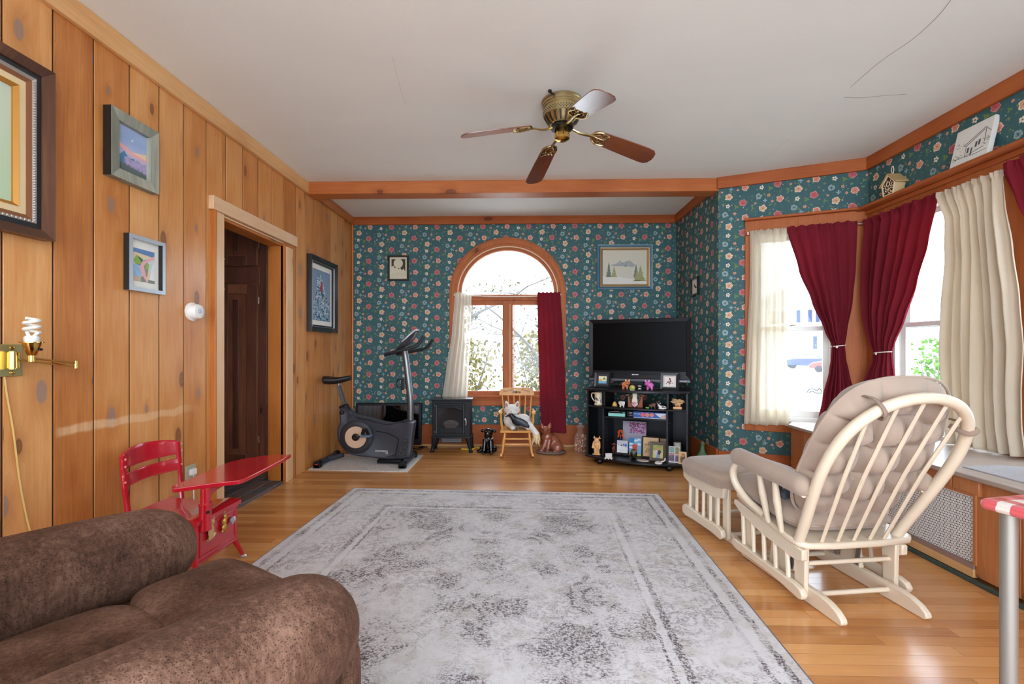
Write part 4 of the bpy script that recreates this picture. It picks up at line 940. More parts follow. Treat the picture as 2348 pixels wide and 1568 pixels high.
# ---------------------------------------------------------------- things on the window ledge
LZ = 2.28
t = thing('birdhouse', 'small pale wooden birdhouse with cut-out flower front on the window ledge', 'birdhouse', (2.735, 3.49, LZ))
n = N('pierced_ply'); o = n.sep(n.obj())
vo = n.vor(n.comb(n.m('MULTIPLY', o[1], 1.), o[2]), 62., '2D'); ft = n.m('GREATER_THAN', vo.outputs['Distance'], .42)
BH = mt('pale_birdhouse_ply', srgb(214, 190, 142), .6); BHD = mt('birdhouse_dark_inside', srgb(74, 46, 28), .8)
g = G(); pent = [(-.045, 0), (.045, 0), (.060, .085), (0, .150), (-.060, .085)]
g.prism(pent, (0, 0, 0), (0, 1, 0), (0, 0, 1), (1, 0, 0), .075); obj('body', g, BH, t)
g = G(); 
for s in (-1, 1): g.prism([(0, .152), (s * .078, .076), (s * .078, .084), (0, .162)], (-.012, 0, 0), (0, 1, 0), (0, 0, 1), (1, 0, 0), .1)
obj('roof', g, mt('birdhouse_roof_ply', srgb(190, 158, 108), .6), t)
g = G(); g.prism([(-.039, .006), (.039, .006), (.053, .084), (0, .141), (-.053, .084)], (-.0015, 0, 0), (0, 1, 0), (0, 0, 1), (1, 0, 0), .0015, 1)
random.seed(4)
pentp = pent
for p, q in zip(pent, pent[1:] + pent[:1]): g.bar((-.004, p[0] * .96, p[1] * .97 + .002), (-.004, q[0] * .96, q[1] * .97 + .002), .005, .008)
g.tube([(-.004, .016 * cos(q), .082 + .016 * sin(q)) for q in [2 * PI * k / 20 for k in range(20)]], .003, 6, closed=True)
for k in range(46):
    y, z = random.uniform(-.042, .042), random.uniform(.012, .13)
    if abs(y) > .042 + (z - .0) * .12 or z > .135 - abs(y) * 1.1 or math.hypot(y, z - .082) < .024: continue
    a = random.uniform(0, PI); g.ell((-.004, y, z), (.0016, .0075, .0032), 8, 4, rot=(a, 0, 0))
obj('pierced_front', g, [mt('pale_birdhouse_front', srgb(236, 218, 180), .6), BHD], t)
g = G(); g.tube(catmull([(.03, 0, .158), (.03, .012, .185), (.03, .006, .212), (.03, -.004, .214), (.03, -.010, .185), (.03, -.002, .158)], 5), .003, 6); obj('hanging_loop', g, mt('ivory_cord', srgb(224, 214, 192), .8), t)
t = thing('canvas_painting', 'small unframed canvas sketch of a house leaning on the window ledge', 'painting', (2.745, 2.85, LZ))
p0, p1 = atx(2176, 383, 2.745), atx(2262, 348, 2.745); p2 = atx(2275, 274, 2.80); p3 = atx(2190, 308, 2.80)
cw = p0.y - p1.y; chh = p3.z - LZ; lean = math.atan2(.055, chh)
t.location = (2.745, p0.y, LZ); t.rotation_euler = (0, 0, -PI / 2)
g = G(); g.box(0, 0, 0, cw, .03, chh / cos(lean)); o = obj('canvas', g, mt('canvas_offwhite', srgb(226, 226, 218), .8), t, bev=.002); o.rotation_euler = (-lean, 0, 0)
hh = chh / cos(lean); S = lambda pts: [(u * cw, -.0012, v * hh) for u, v in pts]; g = G()
for pts in ([(.3, .5), (.82, .78), (.98, .62)], [(.3, .5), (.36, .46), (.8, .72)], [(.84, .76), (.86, .4)], [(.38, .44), (.38, .2), (.86, .28)], [(.05, .22), (.3, .2), (.6, .16), (.95, .18)]): g.tube(S(pts), .0012, 5, m=0)
for u, v in ((.42, .34), (.62, .42), (.70, .44)):
    g.add(S([(u, v - .08), (u + .05, v - .07), (u + .05, v + .07), (u, v + .06)]), [(0, 1, 2, 3)], 1)
g.add(S([(.52, .18), (.56, .18), (.56, .38), (.52, .37)]), [(0, 1, 2, 3)], 1)
random.seed(9)
for k in range(60):
    u, v = random.choice(((random.uniform(.08, .3), random.uniform(.4, .62)), (random.uniform(.82, .97), random.uniform(.25, .5)), (random.uniform(.05, .3), random.uniform(.16, .3))))
    a = random.uniform(0, 6); g.add(S([(u, v), (u + .05 * cos(a), v + .04 * sin(a)), (u + .02 * sin(a), v + .035 * cos(a))]), [(0, 1, 2)], random.choice((2, 3, 3)))
o = obj('ink_sketch', g, [mt('ink_dark', srgb(66, 68, 70), .8), mt('ink_window', srgb(78, 82, 84), .8), mt('wash_olive', srgb(176, 172, 132), .8), mt('wash_grey', srgb(130, 134, 130), .8)], t, smooth=False); o.rotation_euler = (-lean, 0, 0)
# ---------------------------------------------------------------- ceiling fan
FX, FY = .248, 2.90
t = thing('ceiling_fan', 'brass flush-mount ceiling fan with four walnut blades', 'fan', (FX, FY, HC))
g = G(); g.lathe([(.128, 0), (.13, -.012), (.124, -.018), (.124, -.03), (.119, -.034), (.119, -.044), (.113, -.048), (.113, -.058), (.118, -.062), (.118, -.096), (.112, -.1), (.098, -.128), (.07, -.15), (.055, -.155), (0, -.155)], (0, 0, 0), 40)
obj('motor_housing', g, ABRASS, t)
g = G()
for k in range(18):
    a = 2 * PI * k / 18; p = lambda r, z, o: V((r * cos(a) - o * sin(a), r * sin(a) + o * cos(a), z))
    g.add([p(.1135, -.1015, -.007), p(.1135, -.1015, .007), p(.1005, -.1285, .006), p(.1005, -.1285, -.006), p(.078, -.1475, .004), p(.078, -.1475, -.004)], [(0, 1, 2, 3), (3, 2, 4, 5)])
for k in range(44):
    for z in (-.071, -.079, -.087):
        a = 2 * PI * (k + (.5 if z == -.079 else 0)) / 44; g.ell((.1182 * cos(a), .1182 * sin(a), z), (.003, .003, .0028), 6, 4)
obj('vent_slots', g, mt('fan_vent_dark', srgb(46, 38, 26), .6), t)
g = G(); g.lathe([(.052, -.154), (.07, -.158), (.07, -.172), (.05, -.178), (0, -.178)], (0, 0, 0), 28); obj('rotor_plate', g, mt('fan_rotor_dark', srgb(40, 38, 38), .4, .6), t)
g = G(); g.lathe([(.044, -.176), (.046, -.18), (.046, -.215), (.049, -.22), (.047, -.236), (.03, -.246), (.008, -.249), (0, -.249)], (0, 0, 0), 28); c_ = obj('switch_housing', g, BRASS, t)
g = G(); g.ell((0, 0, -.25), (.005, .005, .003), 8, 5); obj('finial', g, BLACKP, c_)
g = G(); g.tube(catmull([(-.05, -.1, -.012), (-.07, -.128, -.02), (-.082, -.132, -.012)], 4), .005, 6); g.ell((-.084, -.132, -.006), (.012, .012, .009), 10, 6); obj('mounting_screw', g, BLACKP, t)
outl = [(.0, -.052), (.02, -.058), (.18, -.066), (.36, -.071), (.398, -.066), (.42, -.045), (.427, -.01), (.427, .012), (.418, .045), (.395, .066), (.36, .071), (.18, .066), (.02, .058), (.0, .052), (-.018, .03), (-.018, -.03)]
for k in range(4):
    a = R_(15.7 + 90 * k)
    g = G(); g.prism(outl, (0, 0, -.003), (1, 0, 0), (0, 1, 0), (0, 0, 1), .006)
    b = obj('blade', g, FANW, t, bev=.0015)
    b.matrix_basis = M.Rotation(a, 4, 'Z') @ M.Translation((.225, 0, -.192)) @ M.Rotation(R_(13.5), 4, 'Y') @ M.Rotation(R_(-13), 4, 'X')
    g = G(); zt = -.007
    g.tube(catmull([(-.17, 0, -.014), (-.145, 0, -.018), (-.115, 0, -.022), (-.075, 0, -.018), (-.035, 0, -.01), (.0, 0, -.006)], 5), [.010] * 26, 8, flat=.7)
    for s in (-1, 1):
        g.tube(catmull([(-.03, 0, zt), (-.012, s * .03, zt), (.02, s * .052, zt), (.06, s * .05, zt), (.082, s * .04, zt)], 5), .0058, 7)
        g.tube(catmull([(.082, s * .04, zt), (.06, s * .026, zt), (.07, s * .010, zt), (.05, 0, zt)], 5), .0048, 6)
        g.tube(catmull([(-.01, s * .012, zt), (.025, s * .03, zt), (.045, s * .016, zt)], 4), .004, 6)
        g.ell((.045, s * .044, zt), (.007, .007, .004), 8, 5)
    g.tube([(-.01, 0, zt), (.05, 0, zt)], .005, 7)
    i = obj('blade_iron', g, mt('brass_iron', srgb(196, 176, 128), .22, 1.), b)

# ---------------------------------------------------------------- television corner
SO = V((.645, 4.649)); SA = math.atan2(-.379, .882); SD = V((cos(SA), sin(SA))); SN = V((-sin(SA), cos(SA))); SW = .96
def sl(px, py, y): P = SO + SN * y; return atl(px, py, P, P + SD)
def sw(x, y, z): p = SO + SD * x + SN * y; return V((p.x, p.y, z))
def on(px, y, z): return sw(sl(px, 800, y)[0], y, z + .0012)
def mpp(l): return (l.x * FW[0] + l.y * FW[1]) / FPX
t = thing('tv_stand', 'black curved-front television stand with open shelves on round feet', 'tv stand', sw(0, 0, 0), SA)
def bow(x0, x1, f, y1, b=.16): return [(x, f - b * max(0, 1 - ((x - .48) / .52) ** 2)) for x in [x0 + (x1 - x0) * k / 20 for k in range(21)]] + [(x1, y1), (x0, y1)]
for nm, z0, z1, x0, x1, f, b in (('top_board', .718, .742, -.015, .975, -.004, .17), ('shelf', .555, .573, .018, .942, .0, .145), ('bottom_board', .052, .074, -.012, .972, -.0, .165)):
    g = G(); g.prism(bow(x0, x1, f, .42, b), (0, 0, z0), (1, 0, 0), (0, 1, 0), (0, 0, 1), z1 - z0); obj(nm, g, BLACKL, t, bev=.004)
for x, f in ((0, 0), (.942, 0)):
    g = G(); g.box(x, f, .074, x + .018, .42, .718); obj('side_panel', g, BLACKL, t, bev=.002)
for x in (.172, .772):
    g = G(); g.box(x, -.05, .074, x + .018, .42, .555); g.box(x, .0, .573, x + .018, .42, .718)
    for k in range(9): g.ell((x - .0002, .03, .14 + k * .035), (.002, .003, .003), 6, 4, 1); g.ell((x + .0182, .09, .14 + k * .035), (.002, .003, .003), 6, 4, 1)
    obj('divider', g, [BLACKL, mt('shelf_pin_hole', srgb(150, 150, 150), .6)], t, bev=.001)
g = G(); g.box(.19, -.02, .452, .772, .41, .468); obj('shelf', g, BLACKL, t, bev=.002)
g = G(); g.box(.018, .412, .074, .942, .418, .555); obj('back_panel', g, BLACKL, t)
for x, y in ((.15, -.06), (.80, -.06), (.1, .36), (.86, .36)):
    g = G(); g.lathe([(.0, 0), (.02, .004), (.034, .02), (.036, .032), (.03, .046), (.012, .052)], (x, y, 0), 16); obj('foot', g, BLACKP, t)

t = thing('television', 'large flat television with glossy black bezel on the curved black stand', 'television', sw(.478, .18, .7432), SA)
g = G(); x0, x1, z0, z1 = -.498, .497, .063, .693
ring(g, x0, x1, z0 + .028, z1, .042, -.012, .03, 0, -.006); g.box(x0 + .04, -.006, z0 + .03, x1 - .04, .02, z0 + .11); g.box(x0 + .03, .02, z0 + .05, x1 - .03, .075, z1 - .02)
obj('cabinet', g, mt('tv_gloss_bezel', srgb(12, 11, 16), .3, spec=.2), t, bev=.004)
g = G(); g.box(x0 + .04, -.004, z0 + .108, x1 - .04, .0, z1 - .04); obj('screen', g, mt('tv_screen_black', srgb(1, 1, 1), .3, spec=.06, var=.01), t)
g = G(); g.box(x0 + .004, -.014, z0, x1 - .004, .02, z0 + .029); obj('speaker_bar', g, mt('tv_grey_bar', srgb(92, 92, 98), .35, .3), t, bev=.006)
g = G(); 
for k in range(3): g.ell((x1 - .09 + k * .02, -.0145, z0 + .015), (.007 if k == 0 else .005, .002, .004), 8, 5)
obj('control_button', g, mt('tv_button_white', srgb(226, 226, 226), .4), t)
g = G(); g.box(-.045, .01, .03, .045, .05, .08); obj('neck', g, BLACKP, t)
g = G(); g.prism([(-.22 + .44 * k / 12, -.04 - .03 * sin(PI * k / 12)) for k in range(13)] + [(.2, .13), (-.2, .13)], (0, 0, .0), (1, 0, 0), (0, 1, 0), (0, 0, 1), .012); g.box(-.04, .0, .01, .04, .06, .035); obj('base', g, BLACKP, t, bev=.003)
g = G(); g.box(-.058, -.0075, z0 + .064, -.036, -.005, z0 + .075); g.box(-.034, -.0075, z0 + .066, .006, -.005, z0 + .073); obj('maker_mark', g, mt('tv_lettering_white', srgb(214, 216, 220), .4), t)

def easel(name, label, px, y, z, w, h, fw, fm, artfn, lean=.22, cat='photo frame', d=.014, mat=None, rz=0, strut=True):
    l = on(px, y, z); t = thing(name, label, cat, l, SA + rz)
    g = G(); ring(g, -w / 2, w / 2, 0, h, fw, -d, 0, 0, -d * .6) if fw else None
    rot = (-lean, 0, 0)
    if fw: o = obj('frame', g, fm, t, bev=.001); o.rotation_euler = rot
    g = G(); g.box(-w / 2 + fw * .9, -.003 if fw else -.008, fw * .9, w / 2 - fw * .9, .002, h - fw * .9, 0); mats = artfn(g, -w / 2 + fw, w / 2 - fw, fw, h - fw, -.0034 if fw else -.0084)
    o = obj('picture' if fw else 'canvas', g, mats, t, smooth=False); o.rotation_euler = rot
    if strut:
        g = G(); g.bar((0, .004 + h * .7 * sin(lean), h * .7 * cos(lean)), (0, h * .7 * sin(lean) + .05, .002), .02, .003); obj('strut', g, BLACKP, t)
    return t
def art_beach(g, a, b, c, d, y):
    ring(g, a, b, c, d, .022, y - .001, y + .001, 1)
    a += .022; b -= .022; c += .022; d -= .022
    flat(g, rect(a, b, c, d), y - .0004, 2); flat(g, [(a, c), (b, c), (b, c + (d - c) * .35), (a + (b - a) * .6, c + (d - c) * .3), (a, c + (d - c) * .45)], y - .0006, 3)
    flat(g, [(a + (b - a) * .5, c + (d - c) * .5), (a + (b - a) * .9, c + (d - c) * .55), (a + (b - a) * .75, d - .006), (a + (b - a) * .55, c + (d - c) * .7)], y - .0008, 4); flat(g, [(a, c + (d - c) * .4), (a + (b - a) * .5, c + (d - c) * .3), (a + (b - a) * .4, c + (d - c) * .6), (a, c + (d - c) * .7)], y - .0009, 5)
    return [BLACKP, mt('dark_mat_board', srgb(34, 34, 38)), mt('sky_cream', srgb(236, 226, 186)), mt('sea_light_blue', srgb(110, 170, 206)), mt('palm_green', srgb(92, 140, 92)), mt('sand_orange', srgb(232, 176, 96))]
def art_tree(g, a, b, c, d, y):
    ring(g, a, b, c, d, .012, y - .002, y + .001, 1); a += .012; b -= .012; c += .012; d -= .012
    flat(g, rect(a, b, c, d), y - .0004, 2); m = (a + b) / 2
    rd = random.Random(3)
    for k in range(26):
        v = rd.random(); z = c + (d - c) * (.22 + .62 * v); x = m + rd.uniform(-1, 1) * (b - a) * .34 * (1 - v)
        flat(g, [(x + .0055 * cos(q), z + .0055 * sin(q)) for q in (0, 1.2, 2.4, 3.7, 5)], y - .0006 - k * .00001, rd.choice((3, 3, 4)))
    flat(g, rect(m - .002, m + .002, c + .008, c + .03), y - .0007, 4)
    return [BLACKP, mt('silver_slip', srgb(170, 164, 158), .4, .5), mt('tree_paper', srgb(226, 216, 206)), mt('berry_red', srgb(130, 52, 56)), mt('bark_dark', srgb(70, 56, 52))]
BFR = mt('black_photo_frame', srgb(24, 25, 30), .3)
easel('framed_photo', 'black frame with small beach picture at the television\'s lower corner', 1381, .06, .742, .165, .158, .020, BFR, art_beach)
easel('framed_photo', 'black frame with small red-berry tree picture at the television\'s lower corner', 1535, .06, .742, .165, .162, .024, BFR, art_tree)

def critter(name, label, cat, loc, rz, mat_, blobs, vox, extra=None, group=None, sm=3):
    """small moulded animal: blobs (centre, radii[, rotation]) fused into one skin"""
    t = thing(name, label, cat, loc, rz, group); g = G()
    for b in blobs:
        if b[0] == 'limb': g.tube([b[1], b[2]], [b[3], b[4]], 10); g.ell(b[1], b[3], 10, 7); g.ell(b[2], b[4], 10, 7)
        else: g.ell(b[0], b[1], 14, 9, rot=b[2] if len(b) > 2 else None)
    remesh(obj('body', g, mat_, t, fix=False, sharp=180), vox, sm)
    if extra:
        for nm, fn, m_ in extra:
            for f_ in (fn if isinstance(fn, list) else [fn]): g = G(); f_(g); obj(nm, g, m_, t)
    return t
EYE = mt('bead_eye_black', srgb(12, 12, 12), .2)
def eyes(*ps, r=.003):
    return ('eye', [lambda g, p=p: g.ell(p, r, 8, 6) for p in ps], EYE)
def pig(label, px, mat_, ear, flip):
    l = on(px, -.03, .742); s = 1 if not flip else -1
    critter('pig_figurine', label, 'figurine', l, SA, mat_, [((0, 0, .045), (.036, .03, .03)), ((s * .022, -.012, .062), (.026, .024, .023)), ((s * .030, -.034, .056), (.011, .010, .010)), ('limb', (-.018, -.012, .03), (-.02, -.014, .006), .012, .009), ('limb', (.016, -.014, .03), (.02, -.018, .006), .012, .009), ('limb', (-.016, .014, .03), (-.016, .016, .006), .012, .009), ('limb', (.016, .014, .03), (.016, .016, .006), .012, .009)], .0035,
            [('ear', [lambda g, d=d: g.lathe([(.010, 0), (.008, .010), (0, .02)], (s * .022 + d, -.012, .08), 8, axis=(d * 18, -.2, 1)) for d in (-.014, .014)], ear), eyes((s * .016, -.034, .068), (s * .036, -.033, .068))])
pig('orange speckled pig figurine in front of the television', 1434, mt('pig_orange_glaze', srgb(206, 118, 70), .3, var=.4, vsc=80., coat=.3), mt('pig_pale_ear', srgb(236, 190, 150), .3), False)
pig('pink pig figurine in front of the television', 1490, mt('pig_pink_glaze', srgb(204, 96, 168), .3, var=.25, vsc=80., coat=.3), mt('pig_pink_ear', srgb(236, 160, 206), .3), True)
l = on(1450, -.13, .742); t = thing('painted_shell', 'green and orange painted shell at the top front of the stand', 'ornament', l, SA)
g = G(); g.ell((0, 0, .024), (.028, .018, .026), 18, 10); obj('dome', g, grad('shell_green_orange', [(0., srgb(230, 214, 170)), (.3, srgb(120, 160, 70)), (.55, srgb(190, 190, 90)), (.8, srgb(214, 110, 60)), (1., srgb(226, 196, 150))], 30., .6, .4, 0, .05), t)
g = G(); g.lathe([(.024, 0), (.026, .004), (0, .005)], (0, 0, 0), 16); obj('base', g, mt('shell_cream', srgb(232, 218, 186)), t)
l = on(1467, -.13, .742); critter('badger_figurine', 'tiny black and white striped animal beside the painted shell', 'figurine', l, SA, mt('tiny_dark_glaze', srgb(44, 40, 38), .4), [((0, 0, .022), (.018, .013, .014)), ((0, -.01, .034), (.012, .011, .009)), ('limb', (-.01, -.008, .012), (-.01, -.01, .003), .006, .005), ('limb', (.01, -.008, .012), (.01, -.01, .003), .006, .005)], .0025,
        [('stripe', lambda g: [g.ell((0, -.014, .043), (.018, .008, .0045), 10, 6), g.ell((0, -.016, .018), (.014, .01, .007), 10, 6)], mt('tiny_white_glaze', srgb(232, 226, 214), .4))])

# first shelf
t = thing('beer_mug', 'tall cream mug with blue flower decoration on the upper shelf', 'mug', on(1372, .0, .573), SA)
g = G(); g.lathe([(.0, .004), (.038, 0), (.042, .006), (.038, .014), (.036, .12), (.038, .126), (.033, .126), (.031, .014), (0, .012)], (0, 0, 0), 24)
obj('body', g, mt('cream_stoneware', srgb(226, 206, 174), .3, coat=.4), t)
g = G(); g.tube(catmull([(-.034, 0, .112), (-.062, 0, .116), (-.068, 0, .085), (-.052, 0, .05), (-.036, 0, .036)], 5), .0055, 8); obj('handle', g, mt('cream_stoneware', srgb(226, 206, 174)), t)
g = G(); random.seed(8)
for k in range(26):
    a = random.uniform(-2.6, -.5); z = random.uniform(.02, .075); r = .0375
    g.ell((r * cos(a), r * sin(a), z), (.0045, .0045, .006), 8, 5)
obj('flower_decoration', g, mt('cobalt_flower_paint', srgb(58, 62, 96), .3), t)
t = thing('pear_ornament', 'yellow pear ornament on a small dish on the upper shelf', 'ornament', on(1410, -.07, .573), SA)
g = G(); g.lathe([(0, .003), (.018, .004), (.022, .016), (.019, .028), (.011, .04), (.006, .046), (0, .048)], (-.002, 0, .002), 18); obj('pear', g, mt('pear_yellow', srgb(226, 178, 92), .35), t)
g = G(); g.lathe([(.018, 0), (.032, .006), (.032, .008), (.017, .003), (0, .003)], (0, 0, 0), 20); obj('dish', g, mt('straw_dish', srgb(206, 180, 130), .6), t)
critter('sheep_figurine', 'white spotted sheep figurine on the upper shelf', 'figurine', on(1426, -.09, .573), SA, mt('sheep_white_glaze', srgb(232, 228, 218), .5, bsc=200, bst=.8), [((0, 0, .036), (.03, .02, .022)), ((-.022, -.008, .042), (.013, .011, .012))] + [('limb', (x, y, .02), (x, y, .004), .007, .006) for x in (-.014, .016) for y in (-.009, .009)] + [((.02 * cos(q), .014 * sin(q) - .004, .05), (.011, .010, .009)) for q in (0, 1, 2, 3, 4, 5)], .003,
        [('spot', lambda g: [g.ell((x, -.020, z), (.003, .002, .003), 6, 4) for x, z in ((-.01, .04), (.006, .046), (.014, .034), (.0, .03), (-.028, .045))], EYE)])
t = thing('cow_head_block', 'painted cow face on a brown wooden block in the middle of the upper shelf', 'ornament', on(1456, -.06, .573), SA)
g = G(); g.box(-.068, 0, 0, .068, .05, .105); obj('block', g, wood('block_red_wood', srgb(112, 56, 30), srgb(150, 82, 46), srgb(172, 100, 60), 'Z', 'X', .5, 0, tone=.1), t, bev=.004)
g = G(); g.prism([(-.022, .14), (.024, .14), (.05, .118), (.055, .085), (.04, .05), (.03, .02), (.012, .0), (-.012, .0), (-.03, .02), (-.04, .05), (-.05, .085), (-.045, .118)], (0, -.014, 0), (1, 0, 0), (0, 0, 1), (0, 1, 0), .014); fc = obj('face', g, mt('cow_dark_patch', srgb(60, 52, 48), .5), t, bev=.005)
g = G(); g.prism([(-.02, .142), (.022, .142), (.018, .1), (.026, .06), (.02, .04), (-.02, .04), (-.026, .06), (-.018, .1)], (0, -.017, 0), (1, 0, 0), (0, 0, 1), (0, 1, 0), .004); obj('blaze', g, mt('cow_cream', srgb(232, 220, 190), .5), fc)
g = G(); g.ell((0, -.022, .036), (.03, .013, .022), 16, 10); obj('muzzle', g, mt('cow_muzzle_white', srgb(236, 222, 214), .4), fc)
g = G(); g.ell((0, -.029, .04), (.021, .009, .014), 16, 10); g.ell((0, -.02, .014), (.012, .008, .012), 10, 6); obj('nose', g, mt('cow_pink', srgb(222, 140, 156), .4), fc)
for s in (-1, 1): g = G(); g.ell((s * .034, -.016, .092), (.006, .005, .011), 10, 7); obj('eye', g, EYE, fc)
for s in (-1, 1): g = G(); g.ell((s * .068, -.006, .118), (.024, .006, .011), 12, 7, rot=(0, s * .35, 0)); obj('ear', g, mt('cow_ear_brown', srgb(116, 76, 54), .6), t)
t = thing('frog_figurine', 'tiny bright green frog figurine on the upper shelf', 'figurine', on(1484, -.11, .573), SA)
g = G(); [g.ell(c, r, 10, 7) for c, r in (((-.007, 0, .009), (.009, .008, .009)), ((.008, -.002, .009), (.008, .007, .009)), ((0, .002, .007), (.012, .009, .006)))]; remesh(obj('body', g, mt('frog_green', srgb(96, 190, 70), .3), t, fix=False), .0015, 2)
for x in (-.007, .008): g = G(); g.ell((x, -.006, .017), .002, 6, 5); obj('eye', g, EYE, t)
critter('bison_figurine', 'small brown humped bison figurine on the upper shelf', 'figurine', on(1497, -.09, .573), SA, mt('bison_brown', srgb(96, 58, 48), .4, var=.4, vsc=60.), [((0, 0, .032), (.028, .014, .018)), ((.01, 0, .042), (.018, .013, .014)), ((-.026, -.004, .03), (.013, .011, .012)), ('limb', (-.03, -.004, .024), (-.032, -.006, .012), .007, .004)] + [('limb', (x, y, .02), (x, y, .004), .006, .005) for x in (-.014, .018) for y in (-.007, .007)], .0028, [eyes((-.034, -.013, .034), r=.002)])
critter('cow_figurine', 'white lying cow figurine with black marks on the upper shelf', 'figurine', on(1517, -.09, .573), SA, mt('cow_white_glaze', srgb(232, 228, 222), .35), [((.006, 0, .018), (.034, .018, .016)), ((-.024, -.004, .036), (.012, .011, .013)), ((-.026, -.014, .030), (.008, .008, .007)), ('limb', (-.02, -.016, .008), (.02, -.018, .006), .006, .006), ('limb', (.03, -.01, .01), (.044, -.012, .014), .007, .004)], .003,
        [('horn', [lambda g, d=d: g.lathe([(.004, 0), (0, .014)], (-.024 + d, -.002, .046), 6, axis=(d * 80, 0, 1)) for d in (-.009, .009)], mt('cow_white_glaze', srgb(232, 228, 222))), ('patch', lambda g: [g.ell(c, r, 10, 6) for c, r in (((.012, -.014, .022), (.012, .006, .007)), ((-.018, -.012, .042), (.005, .004, .005)), ((.03, -.012, .016), (.007, .007, .006)), ((-.026, -.021, .030), (.003, .002, .002)))], EYE)])
t = thing('driftwood_sculpture', 'bundle of driftwood sticks on a pale wooden block on the upper shelf', 'sculpture', on(1554, -.01, .573), SA)
g = G(); g.box(-.040, -.02, 0, .036, .02, .02); obj('block', g, mt('pale_block_wood', srgb(222, 170, 120), .5), t, bev=.002)
g = G(); random.seed(6)
for k in range(26):
    a = random.uniform(-.35, .35) + (PI if k % 2 else 0); z = random.uniform(.045, .08); L = random.uniform(.03, .062)
    p = V((random.uniform(-.012, .012), random.uniform(-.014, .01), z)); d = V((cos(a), random.uniform(-.3, .3), random.uniform(-.15, .28)))
    g.tube([p, p + d * L * .5 + V((0, 0, .004)), p + d * L], [.0045, .0038, .002], 6)
g.ell((0, 0, .04), (.026, .016, .03), 12, 8); g.ell((.002, -.012, .03), (.016, .008, .006), 10, 6, 1)
obj('sticks', g, [mt('driftwood_tan', srgb(206, 166, 120), .7, var=.4, vsc=50.), mt('driftwood_red_mouth', srgb(176, 70, 54), .5)], t)
# inner shelf
t = thing('teal_tray', 'pale teal shallow box lying on the inner shelf of the stand', 'box', on(1415, .06, .468), SA + .12)
g = G(); g.box(-.08, -.06, 0, .08, .06, .006); [g.box(*b) for b in ((-.08, -.06, .006, .08, -.055, .032), (-.08, .055, .006, .08, .06, .032), (-.08, -.055, .006, -.083, .055, .032), (.075, -.055, .006, .08, .055, .032))]; obj('tray', g, mt('mint_teal_card', srgb(148, 216, 204), .5), t, bev=.002)
g = G(); g.box(-.07, -.04, .006, .05, .04, .03); obj('insert', g, BLACKP, t)
g = G(); g.tube(catmull([(-.06, -.02, .036), (-.03, -.04, .044), (.01, -.03, .04), (.03, .0, .036), (.0, .03, .04)], 4), .007, 6, flat=.5); obj('ribbon', g, mt('beige_ribbon', srgb(206, 186, 160), .6), t)
t = thing('black_box', 'small black box with white print between the teal box and blue box', 'box', on(1446, .04, .468), SA)
g = G(); g.box(-.034, 0, 0, .034, .12, .052); obj('carton', g, BLACKP, t, bev=.001)
g = G(); g.add([(-.012, -.0006, .032), (.014, -.0006, .034), (.02, -.0006, .042), (-.012, -.0006, .041)], [(0, 1, 2, 3)]); g.add([(-.012, -.0006, .014), (.018, -.0006, .014), (.018, -.0006, .018), (-.012, -.0006, .018)], [(0, 1, 2, 3)]); obj('print', g, mt('carton_white_print', srgb(222, 220, 206), .6), t)
t = thing('blue_box', 'long blue carton with three pink circles on the inner shelf', 'box', on(1491, -.01, .468), SA)
g = G(); g.box(-.158, 0, 0, .146, .17, .06); obj('carton', g, mt('carton_blue', srgb(44, 98, 180), .4, var=.1), t, bev=.001)
def disc(g, x, z, r, y, m): flat(g, [(x + r * cos(q), z + r * sin(q)) for q in [2 * PI * k / 20 for k in range(20)]], y, m)
g = G(); disc(g, -.07, .034, .021, -.0006, 0); disc(g, -.028, .034, .02, -.0009, 1); disc(g, .014, .034, .019, -.0012, 1)
flat(g, [(.04, .052), (.142, .052), (.142, .002), (.13, .002), (.08, .02)], -.0006, 2); flat(g, [(.1, .03), (.142, .045), (.142, .002), (.1, .002)], -.0009, 3); flat(g, rect(-.156, .144, .001, .006), -.0007, 2)
flat(g, rect(-.154, -.128, .036, .041), -.0008, 2); flat(g, rect(-.122, -.094, .034, .041), -.0008, 2)
obj('print', g, [mt('carton_pink', srgb(226, 110, 130), .5), mt('carton_salmon', srgb(236, 140, 116), .5), mt('carton_white', srgb(226, 230, 236), .5), mt('carton_skin', srgb(222, 184, 170), .5)], t)
# bottom shelf
BS = .0745
critter('carved_cow_figurine', 'carved pale wooden upright cow figure in the stand\'s left compartment', 'figurine', on(1368, -.02, BS), SA, mt('carved_pale_wood', srgb(222, 172, 116), .5, var=.25, vsc=30.), [((0, 0, .008), (.046, .03, .009)), ('limb', (-.014, -.004, .012), (-.013, 0, .07), .013, .016), ('limb', (.018, -.004, .012), (.014, 0, .07), .013, .016), ((0, 0, .105), (.03, .024, .042)), ((.004, -.008, .15), (.026, .024, .026)), ((-.004, -.024, .142), (.014, .014, .012)), ('limb', (-.026, 0, .13), (-.036, -.012, .075), .011, .011), ('limb', (.028, 0, .13), (.034, -.02, .085), .011, .012), ((.03, -.024, .075), (.012, .012, .014))], .0035,
        [('horn', [lambda g, d=d: g.lathe([(.008, 0), (.007, .014), (0, .03)], (.004 + d, -.002, .166), 8, axis=(d * 20, 0, 1)) for d in (-.02, .02)], mt('carved_pale_wood', srgb(222, 172, 116))), ('ear', [lambda g, d=d: g.ell((.004 + d, 0, .168), (.010, .005, .006), 8, 6) for d in (-.03, .03)], mt('carved_pale_wood', srgb(222, 172, 116)))])
t = thing('card_reader', 'small white folding gadget at the front of the bottom shelf', 'gadget', on(1396, -.11, BS), SA + .3)
g = G(); o = g.box(-.032, 0, .012, .032, .008, .05); obj('lid', g, mt('gadget_grey', srgb(206, 200, 196), .4), t, bev=.004).rotation_euler = (-.4, 0, 0)
